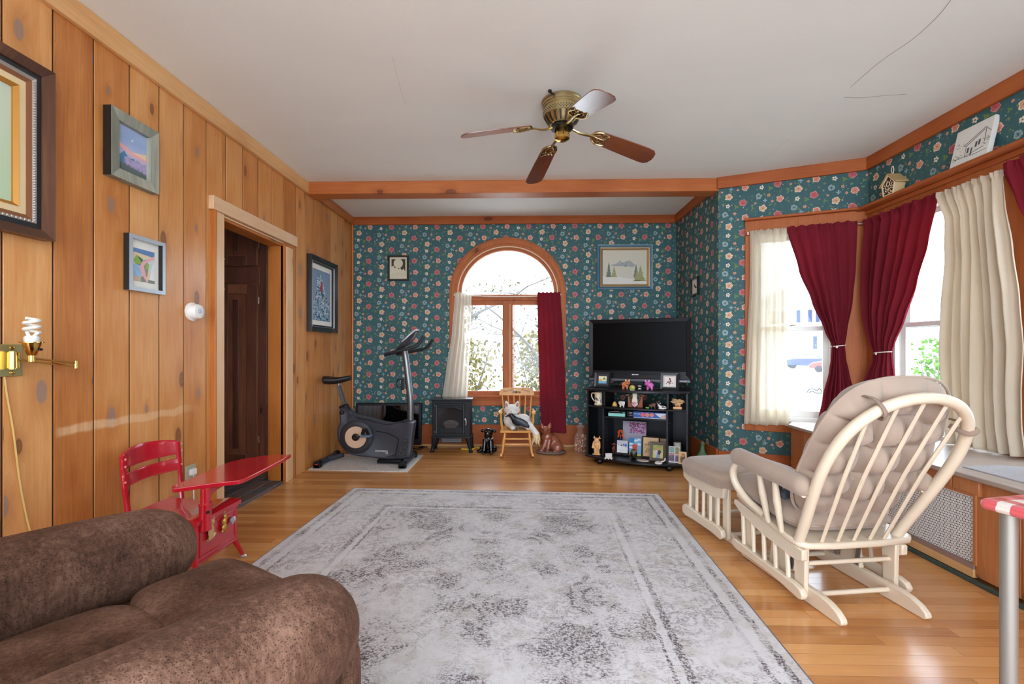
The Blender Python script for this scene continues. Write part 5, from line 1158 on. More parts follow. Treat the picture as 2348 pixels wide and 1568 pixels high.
g = G(); g.box(-.036, -.03, .004, .034, .006, .012); [g.box(x, -.05, 0, x + .012, -.01, .008) for x in (-.044, -.012, .014)]; obj('base', g, WHITEPL, t, bev=.002)
t = thing('robot_figure', 'slim red and brown wooden jointed figure beside the silver photo card', 'figurine', on(1408, .08, BS), SA)
g = G(); [g.tube([p, q], r, 8) for p, q, r in (((-.012, 0, 0), (-.008, 0, .05), .005), ((.012, 0, 0), (.008, 0, .05), .005), ((0, 0, .05), (0, 0, .085), .011), ((-.024, 0, .1), (.024, 0, .098), .004), ((-.01, 0, .08), (-.018, 0, .05), .004))]; g.ell((0, 0, .105), .012, 10, 7); obj('body', g, mt('jointed_red_brown', srgb(140, 64, 48), .4, var=.5, vsc=40.), t)
t = thing('orange_octopus', 'round orange toy with black face standing behind the silver photo card', 'toy', on(1423, .13, BS), SA)
g = G(); g.ell((0, 0, .215), (.03, .024, .03), 16, 10); [g.tube([(x, 0, .2), (x * 1.5, -.005, .165)], .006, 6) for x in (-.018, 0, .018)]; remesh(obj('body', g, mt('toy_orange', srgb(236, 96, 36), .4), t, fix=False), .003, 2)
g = G(); g.ell((.008, -.022, .214), (.014, .006, .018), 12, 8); obj('face', g, EYE, t)
g = G(); g.cyl((0, 0, 0), (0, 0, .17), .006, n=8); g.lathe([(.025, 0), (.025, .006), (0, .007)]); obj('stem', g, mt('toy_purple_stem', srgb(70, 60, 96), .4), t)
def art_silver(g, a, b, c, d, y):
    flat(g, rect(a, b, c, d), y, 1); flat(g, [(a, c), (b, c), (b, c + .05), (a, c + .07)], y - .0003, 2); disc(g, b - .02, c + .075, .014, y - .0006, 3); flat(g, [(a + .03, c + .07), (a + .07, c + .09), (a + .06, c + .06)], y - .0005, 4); flat(g, rect(a + .052, a + .058, c, c + .085), y - .0007, 5)
    return [mt('card_white', srgb(214, 216, 222)), mt('card_silver', srgb(190, 196, 206)), mt('card_pale', srgb(222, 222, 222), .6, var=.3, vsc=60.), mt('card_blue_ball', srgb(56, 110, 190)), mt('card_dark', srgb(50, 54, 64)), mt('card_white', srgb(214, 216, 222))]
easel('photo_card', 'silvery photo card with blue ball standing on the bottom shelf', 1427, .06, BS + .03, .105, .118, 0, None, art_silver, .12, 'photo', strut=False)
t = thing('log_stand', 'dark rustic log holding the silvery photo card', 'stand', on(1427, .06, BS), SA)
g = G(); g.tube(catmull([(-.075, 0, .016), (-.03, .004, .02), (.03, -.002, .016), (.07, .002, .018)], 4), [.014, .016, .015, .016, .015, .014, .016, .017, .015, .016, .014, .015, .013], 9); obj('log', g, mt('charred_log', srgb(36, 32, 32), .7, bsc=60, bst=.8), t)
def art_blossom(g, a, b, c, d, y):
    flat(g, rect(a, b, c, d), y, 1); rd = random.Random(1)
    flat(g, [(a + .09, c + .02), (b - .05, c + .02), (b - .06, c + .1), (a + .10, c + .11)], y - .0003, 2)
    for k in range(130):
        u, v = rd.random(), rd.random(); x = a + (b - a) * (.3 + .68 * u); z = c + (d - c) * (.62 + .36 * v)
        flat(g, [(x + .008 * cos(q), z + .006 * sin(q)) for q in (0, 1.3, 2.5, 3.8, 5)], y - .0005 - k * .000004, rd.choice((3, 3, 4, 5)))
    for p in ([(a + .06, c + .08), (a + .1, c + .12), (b - .06, c + .13)], [(a + .1, c + .0), (a + .1, c + .12)], [(b - .06, c), (b - .06, c + .13)]): g.tube([(x, y - .0006, z) for x, z in p], .002, 5, m=3)
    return [mt('canvas_edge', srgb(206, 200, 204)), mt('lavender_grey_paint', srgb(178, 170, 184), .7, var=.2), mt('pink_wall_paint', srgb(222, 130, 176), .7), mt('magenta_paint', srgb(160, 58, 116), .7), mt('blossom_pink', srgb(206, 110, 156), .7), mt('blossom_dark', srgb(112, 44, 84), .7)]
easel('canvas_painting', 'pink blossom tree canvas at the back of the bottom shelf', 1454, .27, BS + .001, .235, .31, 0, None, art_blossom, .12, 'painting', strut=False)
def art_blue(g, a, b, c, d, y):
    flat(g, rect(a, b, c, d), y, 1); w, h = b - a, d - c
    flat(g, rect(a, a + w * .42, c + h * .72, d), y - .0002, 2); [flat(g, [(a + w * x, c + h * z), (a + w * (x + .3), c + h * (z + .02)), (a + w * (x + .28), c + h * (z + .1)), (a + w * (x + .04), c + h * (z + .12))], y - .0003, 3) for x, z in ((.4, .8), (.65, .86), (.0, .6), (.7, .6), (.0, .4))]
    flat(g, rect(a, b, c, c + h * .1), y - .0003, 4); flat(g, [(a + w * .25, c + h * .6), (a + w * .45, c + h * .68), (a + w * .7, c + h * .6), (a + w * .66, c + h * .4), (a + w * .72, c + h * .3), (a + w * .3, c + h * .34)], y - .0005, 5)
    return [mt('canvas_edge', srgb(206, 200, 204)), mt('painting_sky', srgb(120, 178, 214), .6), mt('painting_blue', srgb(26, 126, 180), .6), mt('painting_cloud', srgb(222, 230, 230), .6), mt('painting_yellow', srgb(206, 200, 60), .6), mt('painting_red', srgb(206, 70, 52), .6, var=.3, vsc=50.)]
easel('canvas_painting', 'small blue sky canvas with red shape on the bottom shelf', 1456, .10, BS + .001, .118, .172, 0, None, art_blue, .2, 'painting')
t = thing('glass_globe', 'dark swirled glass ball in front of the blue sky canvas', 'ornament', on(1453, -.005, BS), SA)
g = G(); g.ell((0, 0, .045), (.034, .034, .042), 22, 14); obj('ball', g, grad('swirled_dark_glass', [(0., srgb(16, 16, 18)), (.4, srgb(60, 56, 40)), (.55, srgb(30, 34, 50)), (.8, srgb(150, 130, 90)), (1., srgb(20, 20, 24))], 26., .9, .06, 0, .09), t)
g = G(); g.lathe([(.016, 0), (.02, .003), (.014, .01), (0, .01)]); obj('base', g, BLACKP, t)
def art_plant(g, a, b, c, d, y):
    flat(g, rect(a, b, c, d), y, 1); rd = random.Random(4)
    for k in range(90):
        x = a + (b - a) * (.08 + .6 * rd.random()); z = c + (d - c) * (.2 + .45 * rd.random()); q = rd.uniform(0, 6)
        flat(g, [(x, z), (x + .014 * cos(q), z + .012 * sin(q)), (x + .006 * cos(q + 1), z + .008 * sin(q + 1))], y - .0003 - k * .000004, rd.choice((2, 3, 4)))
    for k in range(7): x = a + (b - a) * (.28 + k * .085); z = c + (d - c) * (.68 + .04 * (k % 2)); flat(g, [(x, z), (x + .01, z + .002), (x + .008, z + .010), (x + .001, z + .007)], y - .0008, 4)
    return [mt('plant_back', srgb(200, 170, 120)), mt('plant_paper', srgb(218, 184, 138), .7), mt('plant_olive', srgb(136, 126, 66), .7), mt('plant_pale', srgb(166, 158, 104), .7), mt('plant_dark', srgb(64, 54, 44), .7)]
easel('framed_photo', 'tall dark frame with a botanical picture on the bottom shelf', 1492, .08, BS, .168, .205, .012, mt('espresso_frame', srgb(46, 34, 30), .4), art_plant, .16)
def art_small(g, a, b, c, d, y):
    flat(g, rect(a, b, c, d), y, 1); flat(g, [(a + .01, c), (a + .03, c), (a + .035, c + .03), (a + .02, d - .03), (a + .01, c + .03)], y - .0003, 2); flat(g, [(b - .03, c), (b - .004, c), (b - .008, d - .02), (b - .03, d - .03)], y - .0003, 3)
    return [mt('photo_back', srgb(196, 190, 182)), mt('photo_sepia', srgb(196, 160, 122), .5), mt('photo_figure_dark', srgb(110, 78, 56), .5), mt('photo_figure_mauve', srgb(166, 136, 130), .5)]
easel('photo_card', 'small sepia photo card behind the brown photo frame', 1520, .22, BS + .11, .074, .058, 0, None, art_small, .1, 'photo', strut=False)
t = thing('stone_block', 'dark block carrying the small sepia photo card', 'block', on(1520, .22, BS), SA); g = G(); g.box(-.03, -.03, 0, .03, .03, .11); obj('block', g, BLACKL, t, bev=.003)
def art_couple(g, a, b, c, d, y):
    flat(g, rect(a, b, c, d), y, 1); w, h = b - a, d - c; S = lambda pts, m, k: flat(g, [(a + w * u, c + h * v) for u, v in pts], y - .0003 * k, m)
    S([(0, .55), (1, .6), (1, 1), (0, 1)], 2, 1); S([(.2, .2), (.4, .18), (.48, .55), (.3, .62), (.18, .45)], 3, 2); S([(.42, .3), (.7, .26), (.85, .5), (.7, .62), (.5, .58)], 4, 3); S([(.3, .0), (.7, .0), (.72, .28), (.4, .3)], 5, 2); disc(g, a + w * .34, c + h * .66, .009, y - .0012, 6); disc(g, a + w * .62, c + h * .68, .010, y - .0012, 6)
    return [mt('photo_back', srgb(196, 190, 182)), mt('photo_grass', srgb(196, 190, 110), .5, var=.3, vsc=40.), mt('photo_olive', srgb(150, 158, 74), .5, var=.4, vsc=50.), mt('photo_lilac', srgb(190, 184, 206), .5), mt('photo_black', srgb(36, 36, 42), .5), mt('photo_denim', srgb(126, 140, 164), .5), mt('photo_skin', srgb(196, 132, 104), .5)]
easel('framed_photo', 'brown frame with a photo of two people outdoors on the bottom shelf', 1508, -.03, BS, .148, .178, .028, mt('taupe_brown_frame', srgb(84, 70, 58), .5), art_couple, .3)
t = thing('oval_plaque', 'flat pale oval plaque lying at the front of the bottom shelf', 'plaque', on(1474, -.09, BS), SA)
g = G(); g.lathe([(.0, 0), (.05, .0), (.058, .005), (.05, .009), (0, .008)], n=28); o = obj('oval', g, mt('plaque_cream', srgb(214, 204, 198), .6), t); o.scale = (1, .75, 1)
g = G(); g.tube(catmull([(-.03, -.004, .0095), (-.01, .01, .0095), (.015, -.006, .0095), (.034, .008, .0095)], 5), .0018, 5); obj('scribble', g, mt('plaque_rose', srgb(176, 110, 110), .6), t)
t = thing('controller', 'white ring-shaped gadget with a curved strap on the bottom shelf', 'gadget', on(1510, -.13, BS), SA)
g = G(); g.tube([(.026 * cos(q), -.01 + .03 * sin(q), .01) for q in [2 * PI * k / 24 for k in range(24)]], .008, 8, closed=True); g.tube(catmull([(.015, .018, .012), (.035, .028, .018), (.052, .03, .03), (.055, .032, .05)], 5), .006, 8); obj('ring', g, WHITEPL, t)
g = G(); g.lathe([(.02, .006), (.02, .012), (0, .013)], (0, -.01, 0), 18); obj('disc', g, mt('gadget_grey', srgb(206, 200, 196)), t)
def art_family(g, a, b, c, d, y):
    flat(g, rect(a, b, c, d), y, 1); w, h = b - a, d - c
    flat(g, rect(a + .004, a + w * .52, c + h * .62, d - .004), y - .0002, 2); flat(g, rect(a + w * .58, b - .003, c + h * .55, d - .004), y - .0002, 3); flat(g, rect(a + .003, a + w * .52, c + .01, c + h * .6), y - .0002, 4); flat(g, rect(a + w * .58, b - .003, c + .01, c + h * .52), y - .0002, 4)
    for u, v in ((.12, .5), (.36, .52), (.72, .48), (.9, .5)): disc(g, a + w * u, c + h * v, .0085, y - .0006, 5); flat(g, [(a + w * u - .013, c + .02), (a + w * u + .013, c + .02), (a + w * u + .008, c + h * v - .01), (a + w * u - .008, c + h * v - .01)], y - .0005, 6)
    return [mt('photo_back', srgb(196, 190, 182)), mt('collage_white', srgb(226, 226, 226), .5), mt('collage_green', srgb(120, 150, 140), .5, var=.4, vsc=50.), mt('collage_olive', srgb(120, 126, 86), .5, var=.4, vsc=50.), mt('collage_mauve', srgb(128, 112, 136), .5, var=.3, vsc=50.), mt('photo_skin', srgb(196, 132, 104)), mt('collage_plum', srgb(92, 80, 104), .5)]
easel('photo_card', 'photo collage card in the stand\'s right compartment', 1546, -.03, BS, .098, .148, 0, None, art_family, .14, 'photo')
def art_kraft(g, a, b, c, d, y):
    flat(g, rect(a, b, c, d), y, 1); m = (a + b) / 2; flat(g, [(m - .016, c + .012), (m + .022, c + .012), (m + .026, c + .05), (m + .014, d - .016), (m - .008, d - .02), (m - .02, c + .05)], y - .0003, 2); disc(g, m + .0, d - .035, .012, y - .0006, 3)
    return [mt('photo_back', srgb(196, 190, 182)), mt('kraft_tan', srgb(214, 176, 134), .6), mt('kraft_sketch', srgb(100, 72, 44), .6, var=.4, vsc=60.), mt('kraft_face', srgb(190, 146, 104), .6)]
easel('photo_card', 'tan portrait card leaning in front of the photo collage', 1565, -.055, BS, .07, .112, 0, None, art_kraft, .12, 'photo')
t = thing('candle', 'thick ivory candle behind the photo collage', 'candle', on(1553, .1, BS), SA)
g = G(); g.lathe([(.034, 0), (.035, .16), (.03, .166), (0, .163)], n=22); obj('wax', g, mt('ivory_wax', srgb(196, 192, 178), .5), t)
g = G(); g.tube([(0, 0, .162), (.002, 0, .174)], .0014, 5); obj('wick', g, BLACKP, t)
# ---------------------------------------------------------------- exercise bike on its mat
m0, m1, m2 = atz(701, 1078, 0), atz(934, 1083, 0), atz(971, 1044, 0)
m0.x = LX + .012
tag(obj('floor_mat', G().prism([(m0.x, m0.y), (m1.x, m1.y), (m2.x, m2.y), (m0.x, m2.y + .02)], (0, 0, .0005), (1, 0, 0), (0, 1, 0), (0, 0, 1), .007), mt('pale_woven_mat', srgb(206, 200, 192), .95, var=.3, vsc=30., bsc=200, bst=.6), bev=.002), 'pale woven mat under the exercise bike', 'mat')
YC = 4.5; t = thing('exercise_bike', 'dark grey upright exercise bike with black saddle beside the pine wall', 'exercise bike', (-1.5, YC, .008))
B = lambda px, py, dy=0: V((aty(px, py, YC).x, YC + dy, aty(px, py, YC).z))
b2 = lambda pts: [(aty(x, y, YC).x, aty(x, y, YC).z) for x, y in pts]
shell = [(782, 940), (787, 933), (797, 934), (804, 943), (820, 952), (850, 958), (880, 966), (903, 969), (920, 966), (931, 962), (951, 964), (952, 975), (948, 1005), (944, 1040), (936, 1048), (915, 1052), (880, 1050), (850, 1046), (822, 1043), (800, 1036), (784, 1018), (777, 1000), (778, 980), (783, 965)]
P = catmull([V((x, 0, z)) for x, z in b2(shell)], 3, True)
P = [V((p.x, 0, max(p.z, .042))) for p in P]
cx_, cz_ = sum(p.x for p in P) / len(P), sum(p.z for p in P) / len(P)
g = G(); n_ = len(P); prof = [(.80, .045), (.93, .060), (.985, .052), (1., .035), (1., -.035), (.985, -.052), (.93, -.060), (.80, -.045)]
vs = []; 
for s_, d_ in prof: vs += [(cx_ + (p.x - cx_) * s_, YC - d_ * -1, cz_ + (p.z - cz_) * s_) for p in P]
fs = [tuple(range(n_)), tuple((len(prof) - 1) * n_ + i for i in range(n_))]
for k in range(len(prof) - 1): fs += [(k * n_ + i, k * n_ + (i + 1) % n_, (k + 1) * n_ + (i + 1) % n_, (k + 1) * n_ + i) for i in range(n_)]
g.add(vs, fs); obj('shell', g, CHAR, t, W=True)
wc = B(822, 999); yf = YC - .062
g = G(); g.lathe([(.158, 0), (.162, .008), (.155, .014), (.112, .016), (.11, .012), (0, .012)], (wc.x, yf, wc.z), 48, axis=(0, -1, 0)); w_ = obj('flywheel_cover', g, mt('bike_dark_ring', srgb(38, 38, 42), .5), t, W=True)
g = G(); g.lathe([(.106, .0125), (.106, .017), (.045, .019), (.042, .016), (0, .016)], (wc.x, yf, wc.z), 40, axis=(0, -1, 0)); obj('disc', g, mt('bike_tan_disc', srgb(206, 172, 142), .5), w_, W=True)
g = G(); g.lathe([(.036, .016), (.034, .026), (.02, .03), (.012, .044), (0, .044)], (wc.x, yf, wc.z), 28, axis=(0, -1, 0)); obj('hub', g, BLACKP, w_, W=True)
g = G(); cr = V((wc.x, yf - .045, wc.z)); ce = V((B(850, 992).x, yf - .05, B(850, 992).z)); g.bar(cr, ce, .022, .016); g.cyl(ce + V((0, -.012, 0)), ce + V((0, .012, 0)), .016); k_ = obj('crank', g, mt('crank_dark_metal', srgb(62, 64, 68), .35, .6), t, W=True, bev=.003)
g = G(); g.box(ce.x - .03, ce.y - .105, ce.z - .006, ce.x + .062, ce.y - .012, ce.z + .012); pd = obj('pedal', g, mt('pedal_grey_blue', srgb(96, 112, 134), .5), t, W=True, bev=.005)
g = G(); g.tube([(ce.x - .02, ce.y - .06, ce.z + .01), (ce.x - .01, ce.y - .06, ce.z + .055), (ce.x + .03, ce.y - .06, ce.z + .062), (ce.x + .045, ce.y - .06, ce.z + .012)], .004, 6, flat=5); obj('toe_strap', g, BLACKP, pd, W=True)
g = G(); ce2 = V((2 * wc.x - ce.x, YC + .1, 2 * wc.z - ce.z)); g.bar((wc.x, YC + .1, wc.z), ce2, .022, .016); obj('crank', g, mt('crank_dark_metal', srgb(62, 64, 68)), t, W=True)
g = G(); g.box(ce2.x - .05, ce2.y + .012, ce2.z - .006, ce2.x + .045, ce2.y + .1, ce2.z + .012); obj('pedal', g, mt('pedal_grey_blue', srgb(96, 112, 134)), t, W=True, bev=.005)
g = G(); gp = b2([(930, 1003), (941, 1006), (935, 1046), (905, 1047), (888, 1044), (915, 1036)]); g.prism(gp, (0, yf - .001, 0), (1, 0, 0), (0, 0, 1), (0, 1, 0), .02)
n = N('bike_mesh_grille'); c = n.obj(); vo = n.vor(c, 120.)
obj('side_grille', g, n.done(n.pr(n.mix(n.step(vo.outputs['Distance'], .25, .35), srgb(92, 92, 96), srgb(20, 20, 22)), .5)), t, W=True)
g = G(); ed = b2([(866, 986), (890, 990), (912, 1000), (917, 1010), (908, 1046)]); g.tube(catmull([(x, yf + .001, z) for x, z in ed], 5), .003, 5); obj('panel_seam', g, BLACKP, t, W=True)
LT = mt('bike_white_lettering', srgb(222, 218, 214), .5)
q = B(879, 1033); text('maker_lettering', 'SCHWINN', .026, LT, t, M.Translation(V((-.0, 0, 0))), shear=.2).matrix_basis = wm(t).inverted() @ frame4((q.x, yf - .002, q.z), (1, 0, -.03), (0, 0, 1))
q = B(890, 1037.5); text('model_lettering', '130', .024, LT, t, M.Identity(4), shear=.1).matrix_basis = wm(t).inverted() @ frame4((q.x, yf - .002, q.z), (1, 0, -.03), (0, 0, 1))
# saddle
g = G(); L, R2 = B(741, 872), B(806, 868); mid = (L + R2) / 2; ln = R2.x - L.x
def sad(u, v):
    a = 2 * PI * v; x = L.x + ln * u; w = (.085 * (1 - u) ** .6 + .022) * min(1, (u / .12) ** .5 if u < .12 else 1) * min(1, ((1 - u) / .1) ** .5 if u > .9 else 1)
    top = mid.z + .012 - .016 * sin(PI * min(1, u * 1.1)) + .012 * u
    h = .026 + .022 * (1 - u); e = (abs(cos(a)) ** .8) * (1 if cos(a) > 0 else -1)
    return (x, YC + w * e, top + (h * .6 if sin(a) > 0 else h * 1.2) * sin(a) * min(1, (u / .06) ** .5 if u < .06 else 1))
g.grid(lambda u, v: sad(u, v), 22, 20, cv=True); obj('saddle', g, mt('black_saddle_vinyl', srgb(24, 24, 26), .45), t, W=True, sharp=180)
g = G(); g.bar(B(776, 884), B(792, 934), .05, .03); g.cyl(B(775, 874) , B(777, 888), .012); [g.ell(B(783 + k * 2.6, 906 + k * 8, -.026), (.004, .002, .004), 8, 5, 1) for k in range(3)]; obj('seat_post', g, [STEELG, BLACKP], t, W=True, bev=.006)
g = G(); g.bar(B(787, 928), B(797, 950), .085, .075); k0 = obj('post_collar', g, BLACKP, t, W=True, bev=.012)
g = G(); g.lathe([(.016, 0), (.022, .012), (.018, .03), (0, .034)], B(789, 944, -.042), 14, axis=(0, -1, 0)); obj('knob', g, BLACKP, k0, W=True)
g = G(); hp = [B(941, 968), B(941, 920), B(936, 870), B(930, 820), B(926, 798)]; g.tube(catmull(hp, 6), .029, 18, flat=1.1); obj('handlebar_post', g, STEELG, t, W=True)
g = G(); g.lathe([(.044, 0), (.046, .008), (.04, .016), (.03, .018)], B(941, 968), 22); obj('red_ring', g, mt('bike_red_ring', srgb(206, 50, 50), .4), t, W=True)
g = G(); c0 = B(923, 880); g.box(c0.x - .012, YC - .022, c0.z - .06, c0.x + .012, YC + .022, c0.z + .05); g.tube(catmull([c0 + V((-.01, 0, .045)), c0 + V((-.045, 0, .04)), c0 + V((-.058, 0, 0)), c0 + V((-.045, 0, -.03)), c0 + V((-.01, 0, -.03))], 5), .006, 8); obj('bottle_cage', g, BLACKP, t, W=True)
for s in (-1, 1):
    g = G(); o_ = s * .19
    K = lambda px, py, dy: V((aty(px, py, YC + dy).x, YC + dy, aty(px, py, YC + dy).z))
    hb = [K(926, 803, 0), K(915, 808, .09), K(912, 812, .17), K(930, 808, .22), K(952, 804, .23), K(974, 799, .22), K(985, 790, .21), K(993, 777, .2)] if s > 0 else [K(926, 803, 0), K(900, 809, -.09), K(884, 813, -.17), K(900, 808, -.22), K(926, 801, -.23), K(948, 796, -.22), K(961, 787, -.21), K(972, 771, -.2)]
    g.tube(catmull(hb, 5), .016, 12); obj('handlebar', g, mt('black_grip_foam', srgb(30, 30, 34), .6), t, W=True)
g = G(); c1, c2_ = B(915, 800), B(958, 760); d = (c2_ - c1); u_ = d.normalized(); nn = V((u_.z, 0, -u_.x)) * -1
def cons(u, v):
    w = .11 * (.75 + .25 * sin(PI * min(1, u + .25))); yy = (v - .5) * 2
    return c1 + d * u + V((0, yy * w, 0)) + nn * (.016 * (1 - yy ** 4))
g.grid(cons, 10, 12); g.grid(lambda u, v: cons(u, v) - nn * (.02 + .03 * sin(PI * u)) * (1 - abs(2 * v - 1) ** 4), 10, 12)
co = obj('console', g, mt('console_dark_grey', srgb(58, 60, 66), .35), t, W=True, sharp=60)
g = G(); g.tube([c1 + d * u + V((0, .1 * s, 0)) + nn * .014 for u, s in ((.35, -1), (.75, -1), (1.0, -.75), (1.04, 0), (1.0, .75), (.75, 1), (.35, 1))], .009, 8); obj('console_rim', g, mt('console_silver_rim', srgb(196, 200, 204), .3, .4), co, W=True)
# stabilisers
for nm, A1, A2, r in (('front_stabilizer', (922, 1060), (950, 1038), .030), ('rear_stabilizer', (724, 1062), (772, 1030), .028)):
    x = -1.135 if nm[0] == 'f' else -1.945; ya, yb = (4.27, 4.77)
    g = G(); g.tube([(x, ya + .04, .04), (x, yb - .04, .04)], r, 14); s_ = obj(nm, g, mt('stabilizer_blue_grey', srgb(58, 66, 78), .35, .3), t, W=True)
    for y, d_ in ((ya, 1), (yb, -1)):
        g = G(); g.lathe([(r + .004, 0), (r + .004, .06), (r + .001, .07)], (x, y, r + .013), 16, axis=(0, d_, 0)); g.box(x - r - .004, min(y, y + d_ * .06), .009, x + r + .004, max(y, y + d_ * .06), .036); obj('end_cap', g, BLACKP, s_, W=True, bev=.004)
g = G(); g.add([(-1.945 - .014, 4.2685, .04), (-1.945 + .016, 4.2685, .04), (-1.945 + .016, 4.2685, .05), (-1.945 - .014, 4.2685, .048)], [(0, 1, 2, 3)]); obj('red_mark', g, mt('bike_red_ring', srgb(206, 50, 50)), t, W=True)
g = G(); g.tube([(-1.945, YC, .045), (-1.88, YC, .055), (-1.78, YC, .085)], .024, 10); g.tube([(-1.135, YC, .04), (-1.16, YC, .06), (-1.2, YC, .07)], .034, 12); obj('base_rail', g, mt('stabilizer_blue_grey', srgb(58, 66, 78)), t, W=True)
g = G(); a0 = B(870, 1052); g.box(a0.x, YC - .09, .022, -1.17, YC + .05, .058); obj('base_foot', g, BLACKP, t, W=True, bev=.012)

# ---------------------------------------------------------------- spare television, stove, figures
def lean_tv():
    p, q = aty(816, 924, 5.27), aty(967, 924, 5.27); t = thing('television', 'old flat black television standing on the floor behind the exercise bike', 'television', ((p.x + q.x) / 2, 5.22, 0)); w = q.x - p.x; h = p.z - .03
    g = G(); g.box(-w / 2, 0, .035, w / 2, .05, .035 + h); o = obj('cabinet', g, BLACKP, t, bev=.006); o.rotation_euler = (-.09, 0, 0)
    g = G(); g.box(-w / 2 + .03, -.003, .1, w / 2 - .03, .002, h + .005); o = obj('screen', g, BLACKG, t); o.rotation_euler = (-.09, 0, 0)
    g = G(); g.box(-.2, -.08, 0, .2, .1, .03); obj('base', g, BLACKP, t, bev=.006)
    g = G(); g.tube(catmull([(w / 2 - .1, -.05, .012), (w / 2 + .02, -.12, .012), (w / 2 + .05, -.06, .03), (w / 2 - .02, -.03, .012), (w / 2 + .07, .0, .012)], 5), .007, 6); obj('cable', g, BLACKP, t)
lean_tv()
yS = 5.0; sx0, sx1 = aty(991, 950, yS).x, aty(1078, 950, yS).x; zt = aty(1030, 914, yS).z
t = thing('electric_stove', 'small black freestanding electric stove with arched glass door on cabriole legs', 'stove', ((sx0 + sx1) / 2, yS, 0)); w = (sx1 - sx0) / 2
g = G(); g.box(-w, 0, .17, w, .22, zt - .015); g.box(-w - .012, -.012, .155, w + .012, .23, .175); g.box(-w - .006, -.006, zt - .03, w + .006, .226, zt - .015); obj('body', g, IRON, t, bev=.005)
g = G(); g.box(-w - .022, -.022, zt - .015, w + .022, .232, zt); obj('top_plate', g, mt('stove_top_glossy', srgb(70, 72, 76), .18, .3), t, bev=.006)
dz0, dz1 = .195, zt - .05
g = G(); ring(g, -w + .045, w - .06, dz0, dz1, .02, -.016, 0, 0)
g.prism([(-w + .06, dz1 - .04), (w - .075, dz1 - .04), (w - .075, dz1 - .075)] + [((w - .075) - (2 * w - .135) * k / 12, dz1 - .085 + .035 * sin(PI * k / 12)) for k in range(13)] + [(-w + .06, dz1 - .075)], (0, -.014, 0), (1, 0, 0), (0, 0, 1), (0, 1, 0), .012)
g.box(-w + .06, -.012, dz0 + .02, w - .075, 0, dz0 + .085)
for k in range(7): g.box(-w + .085 + k * .04, -.018, dz0 + .03, -w + .093 + k * .04, -.01, dz0 + .075)
d_ = obj('door', g, IRON, t, bev=.003)
g = G(); g.box(-w + .06, -.006, dz0 + .085, w - .075, -.003, dz1 - .04); obj('glass', g, mt('stove_smoked_glass', srgb(26, 24, 26), .12), d_)
g = G(); g.tube([(-.06 + .0, -.008, dz0 + .09), (.06, -.008, dz0 + .09)], .02, 8); g.ell((0, -.004, dz0 + .12), (.10, .004, .05), 12, 8); obj('log_bed', g, mt('stove_grey_log', srgb(70, 62, 58), .8), d_)
for x in (-w + .05, w - .068): g = G(); g.cyl((x, -.022, dz0 + .02), (x, -.022, dz1 - .02), .008, n=10); obj('hinge_rod', g, mt('stove_rod', srgb(74, 76, 82), .35, .5), d_)
g = G(); g.tube(catmull([(w - .05, -.03, dz0 + .17), (w - .042, -.034, dz0 + .145), (w - .046, -.03, dz0 + .11)], 4), .009, 8); g.ell((w - .052, -.026, dz0 + .175), (.012, .01, .01)); obj('handle', g, mt('stove_silver_handle', srgb(200, 198, 190), .3, .8), t)
for z in (dz0 + .03, dz1 - .03): g = G(); g.ell((-w + .03, -.008, z), (.010, .008, .014), 8, 6); obj('hinge', g, mt('stove_rod', srgb(74, 76, 82)), t)
g = G(); g.box(-.12, .03, .10, .12, .05, .155); 
for k in range(5): g.box(-.11, .026, .108 + k * .009, .11, .032, .112 + k * .009, 1)
obj('vent', g, [IRON, mt('vent_grey_slot', srgb(120, 122, 126), .4)], t)
for sx in (-1, 1):
    for y in (.02, .2):
        g = G(); pts = [V((sx * (w - .026), y, .16)), V((sx * (w - .016), y - .004 * (1 if y < .1 else -1), .12)), V((sx * (w - .006), y, .06)), V((sx * (w + .006), y - .010 * (1 if y < .1 else -1), .012))]
        g.tube(catmull(pts, 5), [.034 - .001 * k * 1.3 for k in range(12)] + [.017] * 4, 10); g.lathe([(.022, 0), (.024, .012), (.014, .024)], pts[-1] - V((0, 0, .012)), 12); obj('leg', g, IRON, t)

p = atz(1118, 1040, 0)
critter('dog_figurine', 'shiny black sitting dog figurine beside the child rocking chair', 'figurine', p + V((0, .06, 0)), -.1, mt('black_dog_glaze', srgb(11, 11, 13), .22, coat=.3), [((0, .02, .09), (.062, .06, .09)), ((.005, -.01, .15), (.05, .045, .07)), ((.012, -.03, .225), (.05, .046, .05)), ((.008, -.075, .205), (.026, .034, .024)), ('limb', (-.028, -.04, .14), (-.034, -.07, .02), .024, .018), ('limb', (.036, -.04, .14), (.046, -.07, .02), .024, .018), ((-.036, -.088, .012), (.022, .032, .013)), ((.05, -.088, .012), (.022, .032, .013)), ((-.068, .02, .035), (.032, .06, .035)), ((.07, .03, .035), (.028, .055, .035)), ((-.095, -.02, .014), (.024, .036, .014)), ('limb', (-.07, .07, .02), (-.12, .0, .016), .016, .010), ((0, 0, .005), (.07, .07, .006))], .007,
        [('ear', [lambda g, d=d: g.ell((.012 + d * .062, -.035, .245), (.026, .014, .016), 12, 8, rot=(0, d * .5, 0)) for d in (-1, 1)], mt('black_dog_glaze', srgb(14, 14, 16))), ('nose', lambda g: g.ell((.008, -.108, .212), (.010, .007, .008)), EYE), ('collar', lambda g: g.tube([(.008 + .05 * cos(q), -.024 + .045 * sin(q), .165 + .012 * sin(q)) for q in [2 * PI * k / 24 for k in range(24)]], .004, 6, closed=True), mt('collar_silver', srgb(170, 170, 172), .3, .8)), ('eye', [lambda g, d=d: g.ell((.01 + d * .02, -.07, .24), .006, 8, 6) for d in (-1, 1)], mt('dog_eye_amber', srgb(120, 80, 40), .2))], sm=2)

